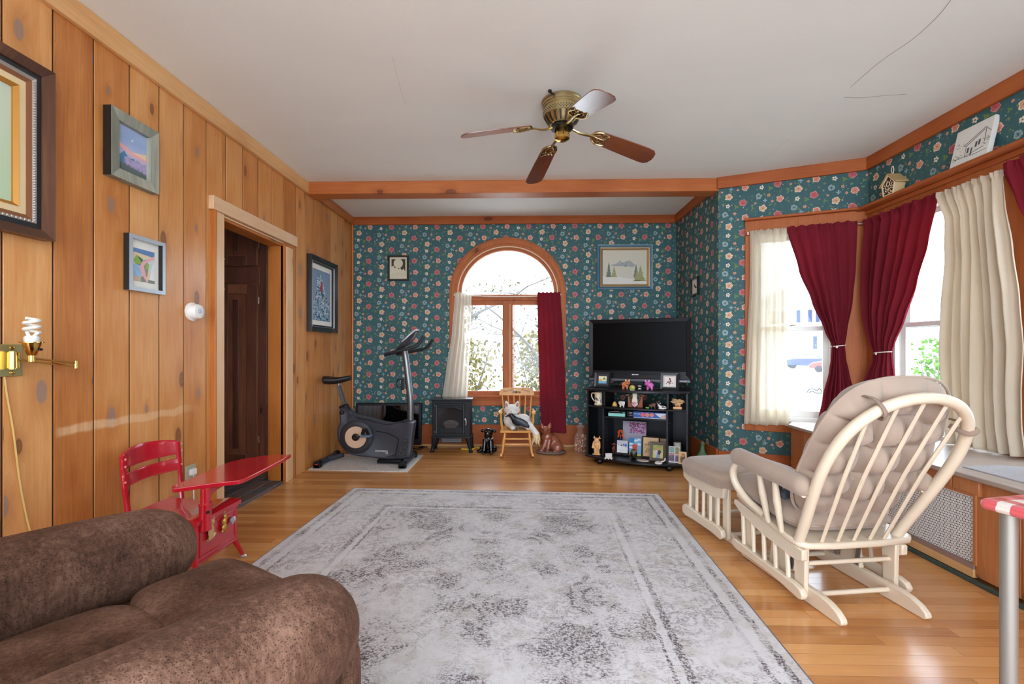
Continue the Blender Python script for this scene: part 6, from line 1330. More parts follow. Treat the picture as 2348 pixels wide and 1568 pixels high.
# child rocking chair
p0, p1 = atz(1149, 1050, 0), atz(1222, 1052, 0); cx = (p0.x + p1.x) / 2
t = thing('rocking_chair', 'small golden oak child rocking chair with lettered crest in front of arched window', 'rocking chair', (cx, 4.80, 0))
def RC(px, py, y): q = aty(px, py, y); return V((q.x - cx, y - 4.80, q.z))
sz = .283
g = G(); g.prism([(-.178, -.02), (-.17, -.035), (.17, -.035), (.178, -.02), (.165, .26), (-.165, .26)], (0, 0, sz - .026), (1, 0, 0), (0, 1, 0), (0, 0, 1), .026); obj('seat', g, OAKW, t, bev=.008)
for s in (-1, 1):
    g = G(); rk = catmull([(s * .162, -.10, .045), (s * .160, -.02, .018), (s * .157, .10, .012), (s * .153, .24, .02), (s * .15, .36, .055)], 6)
    for a, b in zip(rk, rk[1:]): g.bar(a, b + (b - a) * .1, .02, .026)
    obj('rocker', g, OAKW, t)
    for y0, y1 in ((-.005, -.035), (.22, .25)):
        g = G(); zb = .03; g.tube([(s * .125, y0, sz - .02), (s * .14, (y0 + y1) / 2, .16), (s * .157, y1, zb)], [.013, .017, .012], 12); obj('leg', g, OAKW, t)
    g = G(); g.tube([(s * .152, .03, sz - .01), (s * .168, .015, .37), (s * .172, .01, .455)], [.012, .014, .011], 10); obj('arm_post', g, OAKW, t)
    g = G(); g.prism([(s * .150, -.03), (s * .19, -.035), (s * .20, -.01), (s * .195, .1), (s * .175, .26), (s * .155, .26), (s * .165, .1)], (0, 0, .455), (1, 0, 0), (0, 1, 0), (0, 0, 1), .024); obj('arm', g, OAKW, t, bev=.006)
    g = G(); g.tube([(s * .128, -.02, .18), (s * .132, .235, .17)], .008, 8); obj('side_stretcher', g, OAKW, t)
for z, x in ((.195, .135), (.135, .142)): g = G(); g.tube([(-x, -.02, z), (0, -.02, z), (x, -.02, z)], [.008, .011, .008], 10); obj('front_stretcher', g, OAKW, t)
g = G(); g.tube([(-.14, .24, .09), (.14, .24, .09)], .008, 8); obj('back_stretcher', g, OAKW, t)
cr = [RC(1145, 902, 5.12), RC(1225, 902, 5.12)]; ct, cbz = RC(1180, 888.5, 5.12).z, RC(1180, 907, 5.12).z
yb_, yt_ = .245, .33
for k in range(6):
    x0 = -.13 + .052 * k; x1 = cr[0].x + .03 + (cr[1].x - cr[0].x - .06) * k / 5
    g = G(); g.tube([(x0, yb_, sz - .01), ((x0 + x1) / 2, yb_ + .03, (sz + cbz) / 2), (x1, yt_, cbz + .012)], [.007, .0105, .007], 10); obj('spindle', g, OAKW, t)
L0, L1 = cr[0].x, cr[1].x; hC = ct - cbz
cp = [(L0, cbz), (L1, cbz), (L1 + .004, cbz + hC * .3), (L1 - .012, cbz + hC * .72), (L1 - .05, cbz + hC * .95), (L1 - .1, ct), (L0 + .1, ct), (L0 + .05, cbz + hC * .95), (L0 + .012, cbz + hC * .72), (L0 - .004, cbz + hC * .3)]
g = G(); g.prism(cp, (0, yt_ - .01, 0), (1, 0, 0), (0, 0, 1), (0, 1, 0), .022); ch = obj('crest_rail', g, OAKW, t, bev=.005)
LB_ = mt('crest_dark_lettering', srgb(112, 76, 34), .5); xm = (L0 + L1) / 2
for wd, xc, an in (('Nathan', -.098, .2), ('Elinor', .102, -.2)):
    text('crest_lettering', wd, .036, LB_, ch, frame4((xm + xc, yt_ - .0112, cbz + hC * .52), (cos(an), 0, sin(an)), (-sin(an), 0, cos(an))), spacing=1.1)
g = G(); zc = cbz + hC * .45
for x, z, r, m_ in ((-.028, .004, .017, 0), (-.006, -.002, .015, 1), (.014, .0, .016, 2), (.032, -.004, .014, 3), (-.022, .022, .013, 4), (.01, .022, .008, 4), (-.04, -.008, .012, 2)): g.ell((xm + x, yt_ - .0105, zc + z), (r, .0022, r * .85), 14, 6, m_)
obj('crest_motif', g, [mt('motif_grey', srgb(120, 110, 96)), mt('motif_dark', srgb(70, 56, 44)), mt('motif_tan', srgb(170, 120, 70)), mt('motif_rust', srgb(160, 76, 46)), mt('motif_cream', srgb(226, 204, 170))], ch)

def chairpt(px, py, y): return aty(px, py, y)
FUR = mt('white_plush_fur', srgb(226, 222, 214), .95, spec=.1, var=.12, bsc=170, bst=1., Sheen_Weight=.4)
s0 = V((cx, 4.80, sz))
critter('plush_cat', 'white plush cat with drooping tail lying on the child rocking chair', 'soft toy', s0 + V((0, 0, .001)), 0, FUR, [((-.072, .13, .085), (.076, .075, .085)), ((.03, .14, .075), (.12, .07, .07)), ((-.055, .085, .20), (.085, .065, .062)), ((-.055, .03, .185), (.038, .03, .026)), ((-.09, .05, .18), (.03, .03, .03)), ((-.02, .05, .18), (.03, .03, .03)), ((.06, .12, .10), (.08, .06, .055)), ('limb', (-.08, .08, .05), (-.05, .01, .026), .034, .028), ((-.045, .0, .026), (.031, .031, .027)), ('limb', (.09, .08, .04), (.115, .0, .028), .036, .028), ((.12, -.012, .024), (.031, .03, .027)), ('limb', (.115, .08, .06), (.14, -.03, .05), .034, .032), ('limb', (.14, -.03, .05), (.196, -.07, -.02), .032, .032)], .008,
        [('ear', [lambda g, d=d: g.lathe([(.030, -.01), (.024, .02), (.008, .05), (0, .056)], (-.055 + d * .052, .085, .245), 12, axis=(d * .25, -.15, 1)) for d in (-1, 1)], FUR), ('inner_ear', [lambda g, d=d: g.lathe([(.016, .0), (.012, .02), (0, .042)], (-.055 + d * .054, .066, .243), 8, axis=(d * .25, -.2, 1)) for d in (-1, 1)], mt('plush_inner_ear', srgb(170, 128, 104), .9)),
         ('nose', lambda g: g.ell((-.06, .0, .19), (.008, .006, .006)), mt('plush_nose', srgb(190, 120, 110), .6)), ('closed_eye', [lambda g, d=d: g.tube(catmull([(-.056 + d * .045 - .012, .022, .212), (-.056 + d * .045, .018, .207), (-.056 + d * .045 + .012, .022, .212)], 4), .002, 5) for d in (-1, 1)], mt('plush_eye_line', srgb(110, 98, 90), .8)),
         ('tail_tip', lambda g: [g.lathe([(.034, 0), (.040, .03), (.03, .07), (.016, .11), (0, .13)], (.196, -.058, -.01), 14, axis=(.05, -.06, -1))] + [g.lathe([(.012, 0), (.006, .04), (0, .06)], (.196 + .03 * cos(q), -.066 + .03 * sin(q), -.05 - .02 * (k % 3)), 6, axis=(.25 * cos(q), .25 * sin(q), -1)) for k, q in enumerate([2 * PI * j / 9 for j in range(9)])], mt('plush_cream_tail', srgb(222, 198, 154), .95, bsc=170, bst=1.))], sm=3)
critter('crow_ornament', 'black crow ornament perched across the white plush cat', 'ornament', s0 + V((.0, -.014, .004)), 0, mt('crow_black', srgb(22, 24, 32), .45, var=.3, vsc=40.), [((-.062, -.028, .158), (.030, .024, .024)), ('limb', (-.055, -.028, .15), (-.02, -.028, .11), .026, .036), ((.0, -.028, .092), (.062, .038, .042), (0, .5, 0)), ('limb', (.03, -.028, .085), (.15, -.028, .03), .03, .014)], .005,
        [('beak', lambda g: g.lathe([(.012, 0), (.007, .022), (0, .046)], (-.084, -.03, .156), 10, axis=(-1, 0, -.32)), mt('crow_beak', srgb(14, 14, 15), .3)), ('wing', [lambda g, y=y: g.ell((.05, y, .085), (.09, .008, .03), 14, 8, rot=(0, .48, 0)) for y in (-.066, .008)], mt('crow_wing', srgb(30, 34, 46), .4, var=.4, vsc=70.)), ('eye', lambda g: g.ell((-.07, -.049, .163), .004, 8, 6), EYE), ('leg', [lambda g, x=x: g.tube([(x, -.036, .06), (x - .012, -.04, .004), (x - .034, -.044, .004)], .004, 6) for x in (-.006, .02)], mt('crow_beak', srgb(14, 14, 15)))], sm=2)
p = atz(1262, 1041, 0); FOXM = mt('fox_terracotta', srgb(150, 84, 58), .35, var=.45, vsc=35., coat=.4)
t = critter('cat_statue', 'brown ceramic cat statue sitting on an oval base below the burgundy curtain', 'statue', p + V((0, .08, 0)), 0, FOXM, [((.03, .02, .10), (.09, .06, .085), (0, .5, 0)), ((-.03, .0, .165), (.06, .048, .07)), ((-.045, -.012, .245), (.056, .05, .05)), ((-.055, -.06, .235), (.024, .024, .02)), ('limb', (-.05, -.03, .14), (-.085, -.05, .035), .03, .018), ('limb', (-.01, -.04, .14), (-.03, -.07, .035), .03, .018), ((-.095, -.064, .03), (.028, .03, .015)), ((-.035, -.085, .03), (.026, .032, .015)), ((.08, -.02, .065), (.07, .06, .055)), ((.05, -.07, .03), (.035, .03, .016)), ('limb', (.12, .0, .035), (.09, -.07, .032), .016, .012), ('limb', (.09, -.07, .032), (.03, -.09, .032), .013, .009)], .008,
        [('base', lambda g: g.lathe([(.9, 0), (1., .012), (.97, .022), (0, .024)], (0, 0, 0), 30), mt('fox_base_stone', srgb(116, 98, 86), .7, var=.5, vsc=60., bsc=80, bst=.8)), ('ear', [lambda g, d=d: g.lathe([(.026, 0), (.02, .022), (.006, .05), (0, .054)], (-.045 + d * .036, -.01, .276), 10, axis=(d * .3, -.1, 1)) for d in (-1, 1)], FOXM), ('eye', [lambda g, d=d: g.ell((-.05 + d * .022, -.056, .256), .006, 8, 6) for d in (-1, 1)], EYE), ('nose', lambda g: g.ell((-.057, -.084, .24), (.008, .006, .006)), mt('fox_nose', srgb(70, 40, 32)))], sm=2)
for c_ in t.children:
    if c_.name.startswith('base'): c_.scale = (.165, .125, 1); c_.location = (.01, -.01, 0)
p = atz(1334, 1040, 0); t = thing('glass_jar', 'tall clear glass jar filled with orange seashells beside the television stand', 'jar', (p.x - .005, p.y + .06, 0))
g = G(); g.lathe([(.0, .002), (.065, .0), (.075, .02), (.076, .15), (.062, .2), (.036, .225), (.036, .26), (.044, .266), (.044, .274), (.036, .276)], n=28); obj('jar', g, clear_glass('jar_glass', (.93, .92, .9), .1), t, sharp=60)
g = G(); g.lathe([(.036, .277), (.046, .28), (.046, .288), (.02, .296), (.024, .312), (.016, .326), (0, .328)], n=22); obj('stopper', g, clear_glass('jar_glass2', (.86, .84, .82), .25), t)
random.seed(12); SHM = [mt('shell_orange', srgb(206, 126, 74), .5, var=.4, vsc=60.), mt('shell_cream', srgb(226, 196, 160), .5), mt('shell_rust', srgb(150, 82, 52), .5)]
g = G()
for k in range(150):
    a = random.uniform(0, 2 * PI); r = .062 * random.uniform(.3, 1) ** .5; z = random.uniform(.02, .195); r *= min(1, (.235 - z) / .07)
    g.ell((r * cos(a), r * sin(a), z), (random.uniform(.010, .017), random.uniform(.007, .011), random.uniform(.006, .011)), 8, 5, random.choice((0, 0, 1, 2)), rot=(random.uniform(0, 3), random.uniform(0, 3), a))
o = obj('shells', g, SHM, t); o['kind'] = 'stuff'
p = atz(1603, 1052, 0); t = thing('glass_demijohn', 'green glass demijohn on the floor between the television stand and side wall', 'bottle', (1.705, 4.39, 0))
g = G(); g.lathe([(0, .002), (.055, 0), (.066, .02), (.07, .07), (.06, .115), (.032, .15), (.021, .175), (.017, .225), (.022, .228), (.022, .242), (.016, .244)], n=26); obj('bottle', g, clear_glass('green_bottle_glass', (.36, .6, .38), .3), t, sharp=60)
g = G(); g.cyl((0, 0, .235), (0, 0, .252), .013, n=12); obj('cork', g, mt('cork_tan', srgb(170, 130, 90), .8), t)
g = G(); q = [atz(1082, 1030, .012), atz(1092, 1026, .012), atz(1102, 1027, .012), atz(1108, 1024, .012)]; q = [V((v.x, min(v.y, 5.32), .011)) for v in q]
g.tube(catmull([q[0] + V((-.12, .02, 0)), *q, q[-1] + V((.1, .02, 0))], 5), .010, 8); tag(obj('yellow_cord', g, mt('yellow_cord', srgb(214, 182, 60), .5)), 'yellow cord along the baseboard behind the black dog figurine', 'cord')
# ---------------------------------------------------------------- rug
hx, hy = 1.206, 1.525
o = obj('area_rug', G().box(-hx, -hy, .0006, hx, hy, .011), rug_mat(hx, hy), bev=.003); o.location = (-.214, 2.093, 0); o.rotation_euler = (0, 0, R_(-2.2))
tag(o, 'large distressed grey oriental rug in the middle of the oak floor', 'rug')

# ---------------------------------------------------------------- glider chair
def pillow(g, c, ax, ay, az, w, h, t, nu=30, nv=34, cols=0, rows=0, pw=2.6, tuft=.5, top=None):
    """closed cushion: ax/ay span it, az is its thickness; tufted into cols x rows"""
    c, ax, ay, az = V(c), V(ax).normalized(), V(ay).normalized(), V(az).normalized()
    def f(side):
        def fn(u, v):
            a, b = 2 * u - 1, 2 * v - 1
            # square to rounded outline
            k = max(abs(a), abs(b)) / max(1e-6, (abs(a) ** pw + abs(b) ** pw) ** (1 / pw)) if (a or b) else 1
            x, y = a * k, b * k
            e = max(abs(a), abs(b)); d = (max(0, 1 - e ** 3.2)) ** .5
            if cols:
                cu, cv = abs(sin(PI * cols * (u))), abs(sin(PI * rows * v))
                bump = min(1, (cu ** .55) * (cv ** .55) * 1.05)
                d *= (1 - tuft) + tuft * bump
            return c + ax * x * w / 2 + ay * y * h / 2 + az * side * t / 2 * d
        return fn
    g.grid(f(1), nu, nv); g.grid(f(-1), nu, nv)
    return g
GO, GA = V((1.442, 2.239, 0)), R_(8)
t = thing('glider_chair', 'cream painted glider chair with tufted taupe cushions facing away into the room', 'chair', GO, GA)
def tz(y): return .272 + (y + .18) * .135      # seat plate height along its depth
g = G()
pl = [(-.262, -.10), (-.255, .05), (-.24, .25), (-.225, .34), (-.19, .36), (.19, .36), (.225, .34), (.24, .25), (.285, .05), (.325, -.10), (.322, -.145), (.285, -.172), (.12, -.186), (-.1, -.188), (-.215, -.178), (-.252, -.15)]
g.add([(x, y, tz(y) - .028) for x, y in pl] + [(x, y, tz(y)) for x, y in pl], [tuple(range(15, -1, -1)), tuple(range(16, 32))] + [(i, (i + 1) % 16, 16 + (i + 1) % 16, 16 + i) for i in range(16)])
obj('seat_plate', g, CREAMP, t, bev=.010, seg=3)
for s in (-1, 1):
    x = s * .245 + .012
    g = G(); top = [(.31, .0), (.2, .0), (.05, 0), (-.10, 0), (-.165, 0)]
    g.prism([(.325, tz(.325) - .03), (.33, tz(.33) - .055), (.26, tz(.26) - .085), (.1, tz(.1) - .10), (-.05, tz(-.05) - .10), (-.14, tz(-.14) - .095), (-.175, tz(-.175) - .075), (-.175, tz(-.175) - .03)], (x - .014, 0, 0), (0, 1, 0), (0, 0, 1), (1, 0, 0), .028)
    obj('side_apron', g, CREAMP, t, bev=.006)
    g = G(); lo = [(.33, .075), (.325, .095), (.30, .103), (.24, .098), (.1, .09), (-.05, .088), (-.14, .084), (-.175, .075), (-.19, .055), (-.185, .035), (-.165, .026), (-.13, .03), (-.05, .042), (.08, .052), (.2, .052), (.28, .048), (.315, .055)]
    g.prism(lo, (x - .015 + s * .012, 0, 0), (0, 1, 0), (0, 0, 1), (1, 0, 0), .03); obj('lower_rail', g, CREAMP, t, bev=.006)
    for k in range(5):
        y0 = .25 - .082 * k; g = G(); g.tube([(x + s * .004, y0 + .01, tz(y0) - .075), (x + s * .008, y0 - .004, .085)], .0105, 8); obj('side_spindle', g, CREAMP, t)
    g = G(); g.prism([(-.16, .03), (-.10, .03), (-.095, .15), (-.09, tz(-.1) - .028), (-.165, tz(-.16) - .028), (-.163, .15)], (s * .222 + .008 - .011, 0, 0), (0, 1, 0), (0, 0, 1), (1, 0, 0), .022); obj('rear_post', g, CREAMP, t, bev=.005)
    g = G(); g.prism([(.20, .03), (.27, .03), (.265, tz(.26) - .028), (.2, tz(.2) - .028)], (s * .222 + .008 - .011, 0, 0), (0, 1, 0), (0, 0, 1), (1, 0, 0), .022); obj('front_post', g, CREAMP, t, bev=.005)
    g = G(); rn = [(-.325, .0), (-.34, .012), (-.335, .03), (-.31, .05), (-.27, .065), (-.22, .072), (.25, .072), (.29, .065), (.32, .045), (.33, .02), (.32, 0)]
    g.prism(rn, (s * .192 - .015, 0, .001), (0, 1, 0), (0, 0, 1), (1, 0, 0), .03); obj('base_runner', g, CREAMP, t, bev=.006)
    g = G(); g.prism([(-.02, .07), (.10, .07), (.085, .22), (.0, .22)], (s * .192 - .012, 0, 0), (0, 1, 0), (0, 0, 1), (1, 0, 0), .024); obj('base_upright', g, CREAMP, t, bev=.004)
    for y in (-.03, .09): g = G(); g.bar((s * .17, y, .20), (s * .17, y + .02, .085), .006, .02); obj('swing_link', g, mt('glider_link_steel', srgb(150, 152, 156), .35, .8), t)
    # arm
    g = G(); ap = [V((s * .285, -.235, .540)), V((s * .295, -.10, .556)), V((s * .305, .05, .566)), V((s * .305, .19, .574))]
    pp = catmull(ap, 6); m_ = len(pp)
    g.tube([pp[0] + (pp[0] - pp[1]).normalized() * .02] + pp + [pp[-1] + (pp[-1] - pp[-2]).normalized() * d for d in (.02, .032, .037)], [.026] + [.040 if k == 0 else .044 for k in range(m_)] + [.038, .024, .006], 18); obj('arm_pad', g, SUEDE, t, sharp=70)
    g = G(); g.tube([p - V((0, 0, .034)) for p in ap] , .016, 10, flat=.7); obj('arm_rail', g, CREAMP, t)
    g = G(); g.tube(catmull([(s * .305, .20, .545), (s * .31, .235, .49), (s * .30, .225, .42), (s * .275, .16, .355), (s * .25, .07, tz(.07) + .008)], 6), .018, 12); obj('arm_support', g, CREAMP, t)
    for y0, y1 in ((.04, .03), (-.07, -.06)): g = G(); g.tube([(s * .300, y0, .53), (s * .285, (y0 + y1) / 2, .43), (s * .258, y1, tz(y1) - .005)], [.012, .017, .012], 10); obj('arm_spindle', g, CREAMP, t)
for p, q, r in (((-.21, -.13, .165), (.225, -.13, .165), .0105), ((-.18, -.165, .045), (.18, -.165, .045), .011), ((-.18, .2, .045), (.18, .2, .045), .011)): g = G(); g.tube([p, q], r, 10); obj('cross_rod', g, CREAMP, t)
LN = R_(26); hup = V((0, -sin(LN), cos(LN))); hnm = V((0, cos(LN), sin(LN))); hf = V((.01, -.135, .272))
HP = lambda x, h, n=0: hf + V((x * 1.02 + .045 * h, 0, 0)) + hup * h + hnm * n
hs = [(-.236, -.005), (-.250, .10), (-.272, .24), (-.289, .38), (-.284, .50), (-.250, .605), (-.180, .685), (-.09, .728), (0, .74)]
hs = hs + [(-x, h) for x, h in hs[-2::-1]]
g = G(); g.tube(catmull([HP(x, h) for x, h in hs], 6), .0225, 14, flat=1.0, tw=hnm); obj('back_hoop', g, CREAMP, t, sharp=60)
for xb, xt, ht in ((-.155, -.205, .645), (-.078, -.105, .708), (0, -.002, .728), (.078, .10, .710), (.15, .195, .655)):
    g = G(); g.tube([V((xb + .012, -.158, .262)), HP((xb + xt) / 2, .36, -.004), HP(xt, ht, 0)], [.0085, .0105, .0085], 8, flat=.75, tw=hnm); obj('back_spindle', g, CREAMP, t)
g = G(); pillow(g, HP(0, .40, .105), (1, 0, 0), hup, hnm, .59, .75, .21, 60, 75, 3, 5, 2.8, .62); cu = obj('back_cushion', g, SUEDE, t, sharp=180)
g = G(); ol = []
for k in range(80):
    a = 2 * PI * k / 80; c_, s__ = cos(a), sin(a); e = 1 / (abs(c_) ** 2.8 + abs(s__) ** 2.8) ** (1 / 2.8)
    ol.append(HP(.293 * c_ * e, .40 + .374 * s__ * e, .105))
g.tube(ol, .006, 6, closed=True); obj('seam_piping', g, SUEDE, cu)
for pts in ([HP(-.19, .70, .09), HP(-.185, .72, .03), HP(-.18, .70, -.026), HP(-.165, .66, -.02), HP(-.16, .655, .03)], [HP(.232, .60, .06), HP(.262, .606, .02), HP(.276, .602, -.016), HP(.262, .592, -.028), HP(.236, .582, -.02), HP(.226, .58, .04)]):
    g = G(); g.tube(catmull(pts, 6), .010, 8, flat=.45, tw=(0, 0, 1)); obj('tie', g, mt('taupe_tie', srgb(140, 118, 102), .9), cu)
sn = V((0, -.134, .991)); sf = V((0, .991, .134))
g = G(); pillow(g, V((.008, .12, tz(.12) + .062)), (1, 0, 0), sf, sn, .53, .56, .13, 30, 30, 0, 0, 5.); sc_ = obj('seat_cushion', g, SUEDE, t, sharp=180)
g = G(); g.tube([V((.008 + .262 * cos(a) / (abs(cos(a)) ** 5 + abs(sin(a)) ** 5) ** .2, 0, 0)) + V((0, .12, tz(.12) + .062)) + sf * (.278 * sin(a) / (abs(cos(a)) ** 5 + abs(sin(a)) ** 5) ** .2) for a in [2 * PI * k / 72 for k in range(72)]], .005, 6, closed=True); obj('seam_piping', g, SUEDE, sc_)
w_ = M.Translation(GO) @ M.Rotation(GA, 4, 'Z')
p = w_ @ V((-.20, -.02, tz(-.02) + .132)); t2 = thing('fabric_pouch', 'dark grey fabric pouch tucked beside the glider chair arm', 'pouch', p, GA + .3)
g = G(); pillow(g, (0, 0, .02), (1, .2, 0), (0, .3, 1), (0, 1, -.3), .11, .05, .035, 14, 14); pillow(g, (-.01, .05, .07), (1, 0, .2), (.1, .4, 1), (0, 1, -.4), .05, .16, .03, 14, 18); obj('pouch', g, mt('charcoal_fabric', srgb(62, 66, 74), .85, bsc=200, bst=.4), t2, sharp=180)

# ---------------------------------------------------------------- ottoman
t = thing('glider_ottoman', 'matching cream ottoman with taupe cushion in front of the glider chair', 'ottoman', (1.345, 2.90, 0), R_(12.5))
for s in (-1, 1):
    x = s * .235
    g = G(); g.prism([(-.21, .33), (.21, .33), (.205, .29), (.12, .255), (-.12, .25), (-.2, .27)], (x - .014, 0, 0), (0, 1, 0), (0, 0, 1), (1, 0, 0), .028); obj('side_apron', g, CREAMP, t, bev=.006)
    g = G(); g.prism([(.20, .06), (.205, .10), (.17, .122), (.0, .102), (-.15, .10), (-.2, .085), (-.21, .05), (-.185, .03), (-.1, .042), (.08, .048), (.17, .045)], (x - .015 + s * .01, 0, 0), (0, 1, 0), (0, 0, 1), (1, 0, 0), .03); obj('lower_rail', g, CREAMP, t, bev=.006)
    for k in range(5): y0 = .14 - .07 * k; g = G(); g.tube([(x, y0, .28), (x + s * .006, y0 - .004, .09)], .0105, 8); obj('side_spindle', g, CREAMP, t)
    for y0 in (-.2, .15): g = G(); g.box(s * .205 - .011, y0, .03, s * .205 + .011, y0 + .05, .33); obj('post', g, CREAMP, t, bev=.005)
    g = G(); g.prism([(-.235, 0), (-.24, .03), (-.2, .06), (.17, .06), (.2, .03), (.195, 0)], (s * .175 - .015, 0, .001), (0, 1, 0), (0, 0, 1), (1, 0, 0), .03); obj('base_runner', g, CREAMP, t, bev=.006)
    g = G(); g.box(s * .175 - .01, -.04, .06, s * .175 + .01, .05, .25); obj('base_upright', g, CREAMP, t, bev=.004)
for y in (-.18, .16): g = G(); g.tube([(-.17, y, .05), (.17, y, .05)], .012, 8); obj('cross_rod', g, CREAMP, t)
g = G(); g.box(-.24, -.2, .315, .24, .2, .335); obj('top_board', g, CREAMP, t, bev=.005)
def ott(u, v):
    a = 2 * PI * u; c_, s__ = cos(a), sin(a); e = 1 / (abs(c_) ** 6 + abs(s__) ** 6) ** (1 / 6)
    prof = [(0, .428), (.35, .43), (.7, .427), (.88, .418), (.97, .40), (1.0, .38), (.985, .358), (.965, .335), (.95, .325)]
    k = v * (len(prof) - 1); i = min(int(k), len(prof) - 2); f = k - i; r = prof[i][0] + (prof[i + 1][0] - prof[i][0]) * f; z = prof[i][1] + (prof[i + 1][1] - prof[i][1]) * f
    if v > .66: r += .008 * sin(a * 52) * min(1, (v - .66) / .15) * (1 - .5 * abs(sin(2 * a)))
    return (.282 * c_ * e * r, .24 * s__ * e * r, z)
g = G(); g.grid(ott, 416, 24, cu=True); obj('cushion', g, SUEDE, t, sharp=180)

# ---------------------------------------------------------------- recliner
t = thing('recliner', 'brown velour recliner with puffy rounded arms on the grey rug', 'armchair', (-1.006, .892, .0), R_(-31))
def rbox(g, x0, x1, y0, y1, z0, z1, p=5., nu=56, nv=40, fn=None):
    c = V(((x0 + x1) / 2, (y0 + y1) / 2, (z0 + z1) / 2)); hx_, hy_, hz = (x1 - x0) / 2, (y1 - y0) / 2, (z1 - z0) / 2
    def f(u, v):
        a = 2 * PI * u; b = PI * (v - .5)
        d = V((cos(a) * cos(b), sin(a) * cos(b), sin(b)))
        n = (abs(d.x) ** p + abs(d.y) ** p + abs(d.z) ** p) ** (1 / p)
        q = V((d.x / n * hx_, d.y / n * hy_, d.z / n * hz))
        if fn: q = fn(q, hx_, hy_, hz)
        return c + q
    g.grid(f, nu, nv, cu=True); return g
for s in (-1, 1):
    xc = s * .392
    def armf(u, v, xc=xc):
        y = -.52 + 1.0 * v; e = min(1, ((1 - v) / .16)) if v > .84 else 1; e = (1 - (1 - e) ** 2.2) ** .5 if e < 1 else 1
        a = 2 * PI * u; r = .128 * (1 + .05 * sin(5 * v + s)) * max(e, .02)
        cx = cos(a); cz = sin(a)
        zc = .485 + .012 * sin(3 * v)
        return (xc + r * 1.02 * cx, y, zc + r * (1.08 * cz if cz > 0 else 1.0 * cz))
    g = G(); g.grid(armf, 40, 48, cu=True); obj('arm', g, BROWN, t, sharp=180, fix=True)
    g = G(); rbox(g, xc - .095, xc + .095, -.52, .415, .03, .46, 9.); obj('arm_panel', g, BROWN, t, sharp=180)
    g = G(); rbox(g, xc - .088, xc + .088, .40, .43, .06, .44, 8.); obj('front_panel', g, BROWN, t, sharp=180)
def seatf(q, a, b, c):
    if q.z > 0: q.z -= .016 * math.exp(-((q.x - .03) / .012) ** 2); q.z += .012 * cos(q.x / a * 1.5)
    return q
g = G(); rbox(g, -.275, .275, -.42, .262, .28, .455, 6., 80, 40, seatf); obj('seat_cushion', g, BROWN, t, sharp=180)
def legf(q, a, b, c): return q
g = G(); rbox(g, -.385, .385, .43, .56, .10, .452, 4.); rbox(g, -.275, .275, .235, .53, .30, .468, 5.); obj('footrest_pad', g, BROWN, t, sharp=180)
g = G(); rbox(g, -.30, .30, -.66, -.36, .3, 1.02, 5.); obj('back_cushion', g, BROWN, t, sharp=180)
g = G(); g.box(-.40, -.5, .012, .40, .40, .12); obj('base', g, mt('dark_recliner_base', srgb(50, 36, 28), .9), t)

# ---------------------------------------------------------------- red school desk
t = thing('school_desk', 'red painted child school desk chair with tablet arm against pine wall', 'school desk', (-1.69, 2.30, 0))
X0, X1, Y0, Y1 = -1.86, -1.512, 2.085, 2.392
SH = mt('red_scuff', srgb(206, 140, 132), .5)
g = G(); g.box(X0, Y0, .115, X1, Y1, .312); bx_ = obj('storage_box', g, REDP, t, W=True, bev=.004)
g = G(); ringw = lambda a, b, c, d, w, x0, x1: [g.box(x0, a, c, x1, b, c + w), g.box(x0, a, d - w, x1, b, d), g.box(x0, a, c + w, x1, a + w, d - w), g.box(x0, b - w, c + w, x1, b, d - w)]
ringw(Y0 + .022, Y1 - .022, .145, .288, .006, X1, X1 + .003); g.box(X1, Y0, .298, X1 + .004, Y1, .306); g.box(X1, Y0, .122, X1 + .004, Y1, .130); obj('panel_moulding', g, REDP, bx_, W=True, bev=.001)
def seat(u, v):
    x = X0 - .02 + (X1 + .012 - X0 + .02) * u; z = .338 - .016 * sin(PI * min(1, u * 1.15)) - (.012 * max(0, (u - .88) / .12) ** 2)
    return (x, Y0 - .012 + (Y1 - Y0 + .024) * v, z)
g = G(); g.grid(seat, 24, 6); g.grid(lambda u, v: V(seat(u, v)) - V((0, 0, .02)), 24, 6)
n1 = 25; 
for a in (0, 6):
    for i in range(24): b = a * n1; g.f.append((b + i, b + i + 1, 175 + b + i + 1, 175 + b + i)); g.m.append(0)
for i in (0, 24):
    for a in range(6): g.f.append((a * n1 + i, (a + 1) * n1 + i, 175 + (a + 1) * n1 + i, 175 + a * n1 + i)); g.m.append(0)
obj('seat', g, REDP, t, W=True)
for x, y, dx, dy in ((X1 - .012, Y1 - .012, .005, .07), (X1 - .012, Y0 + .012, .022, -.022), (X0 + .012, Y1 - .012, -.025, .02), (X0 + .012, Y0 + .012, -.025, -.02)):
    g = G(); g.tube([(x, y, .31), (x, y, .125), (x + dx * .4, y + dy * .4, .08), (x + dx, y + dy, .012)], [.014, .014, .012, .010], 8); l_ = obj('leg', g, REDP, t, W=True)
    g = G(); g.lathe([(.018, 0), (.02, .005), (.011, .014), (0, .015)], (x + dx, y + dy, 0), 12); obj('glide', g, mt('nickel_glide', srgb(196, 190, 184), .3, .8), l_, W=True)
for y in (2.14, 2.49):
    g = G(); yy = y + (.0 if y < 2.3 else -.02)
    pts = [(X0 + .02, yy + (.02 if y < 2.3 else -.02), .2), (X0 - .01, yy, .30), (X0 - .035, y, .44), (X0 - .05, y, .615)]
    g.tube(catmull(pts, 6), .015, 8, flat=.6); obj('back_post', g, REDP, t, W=True)
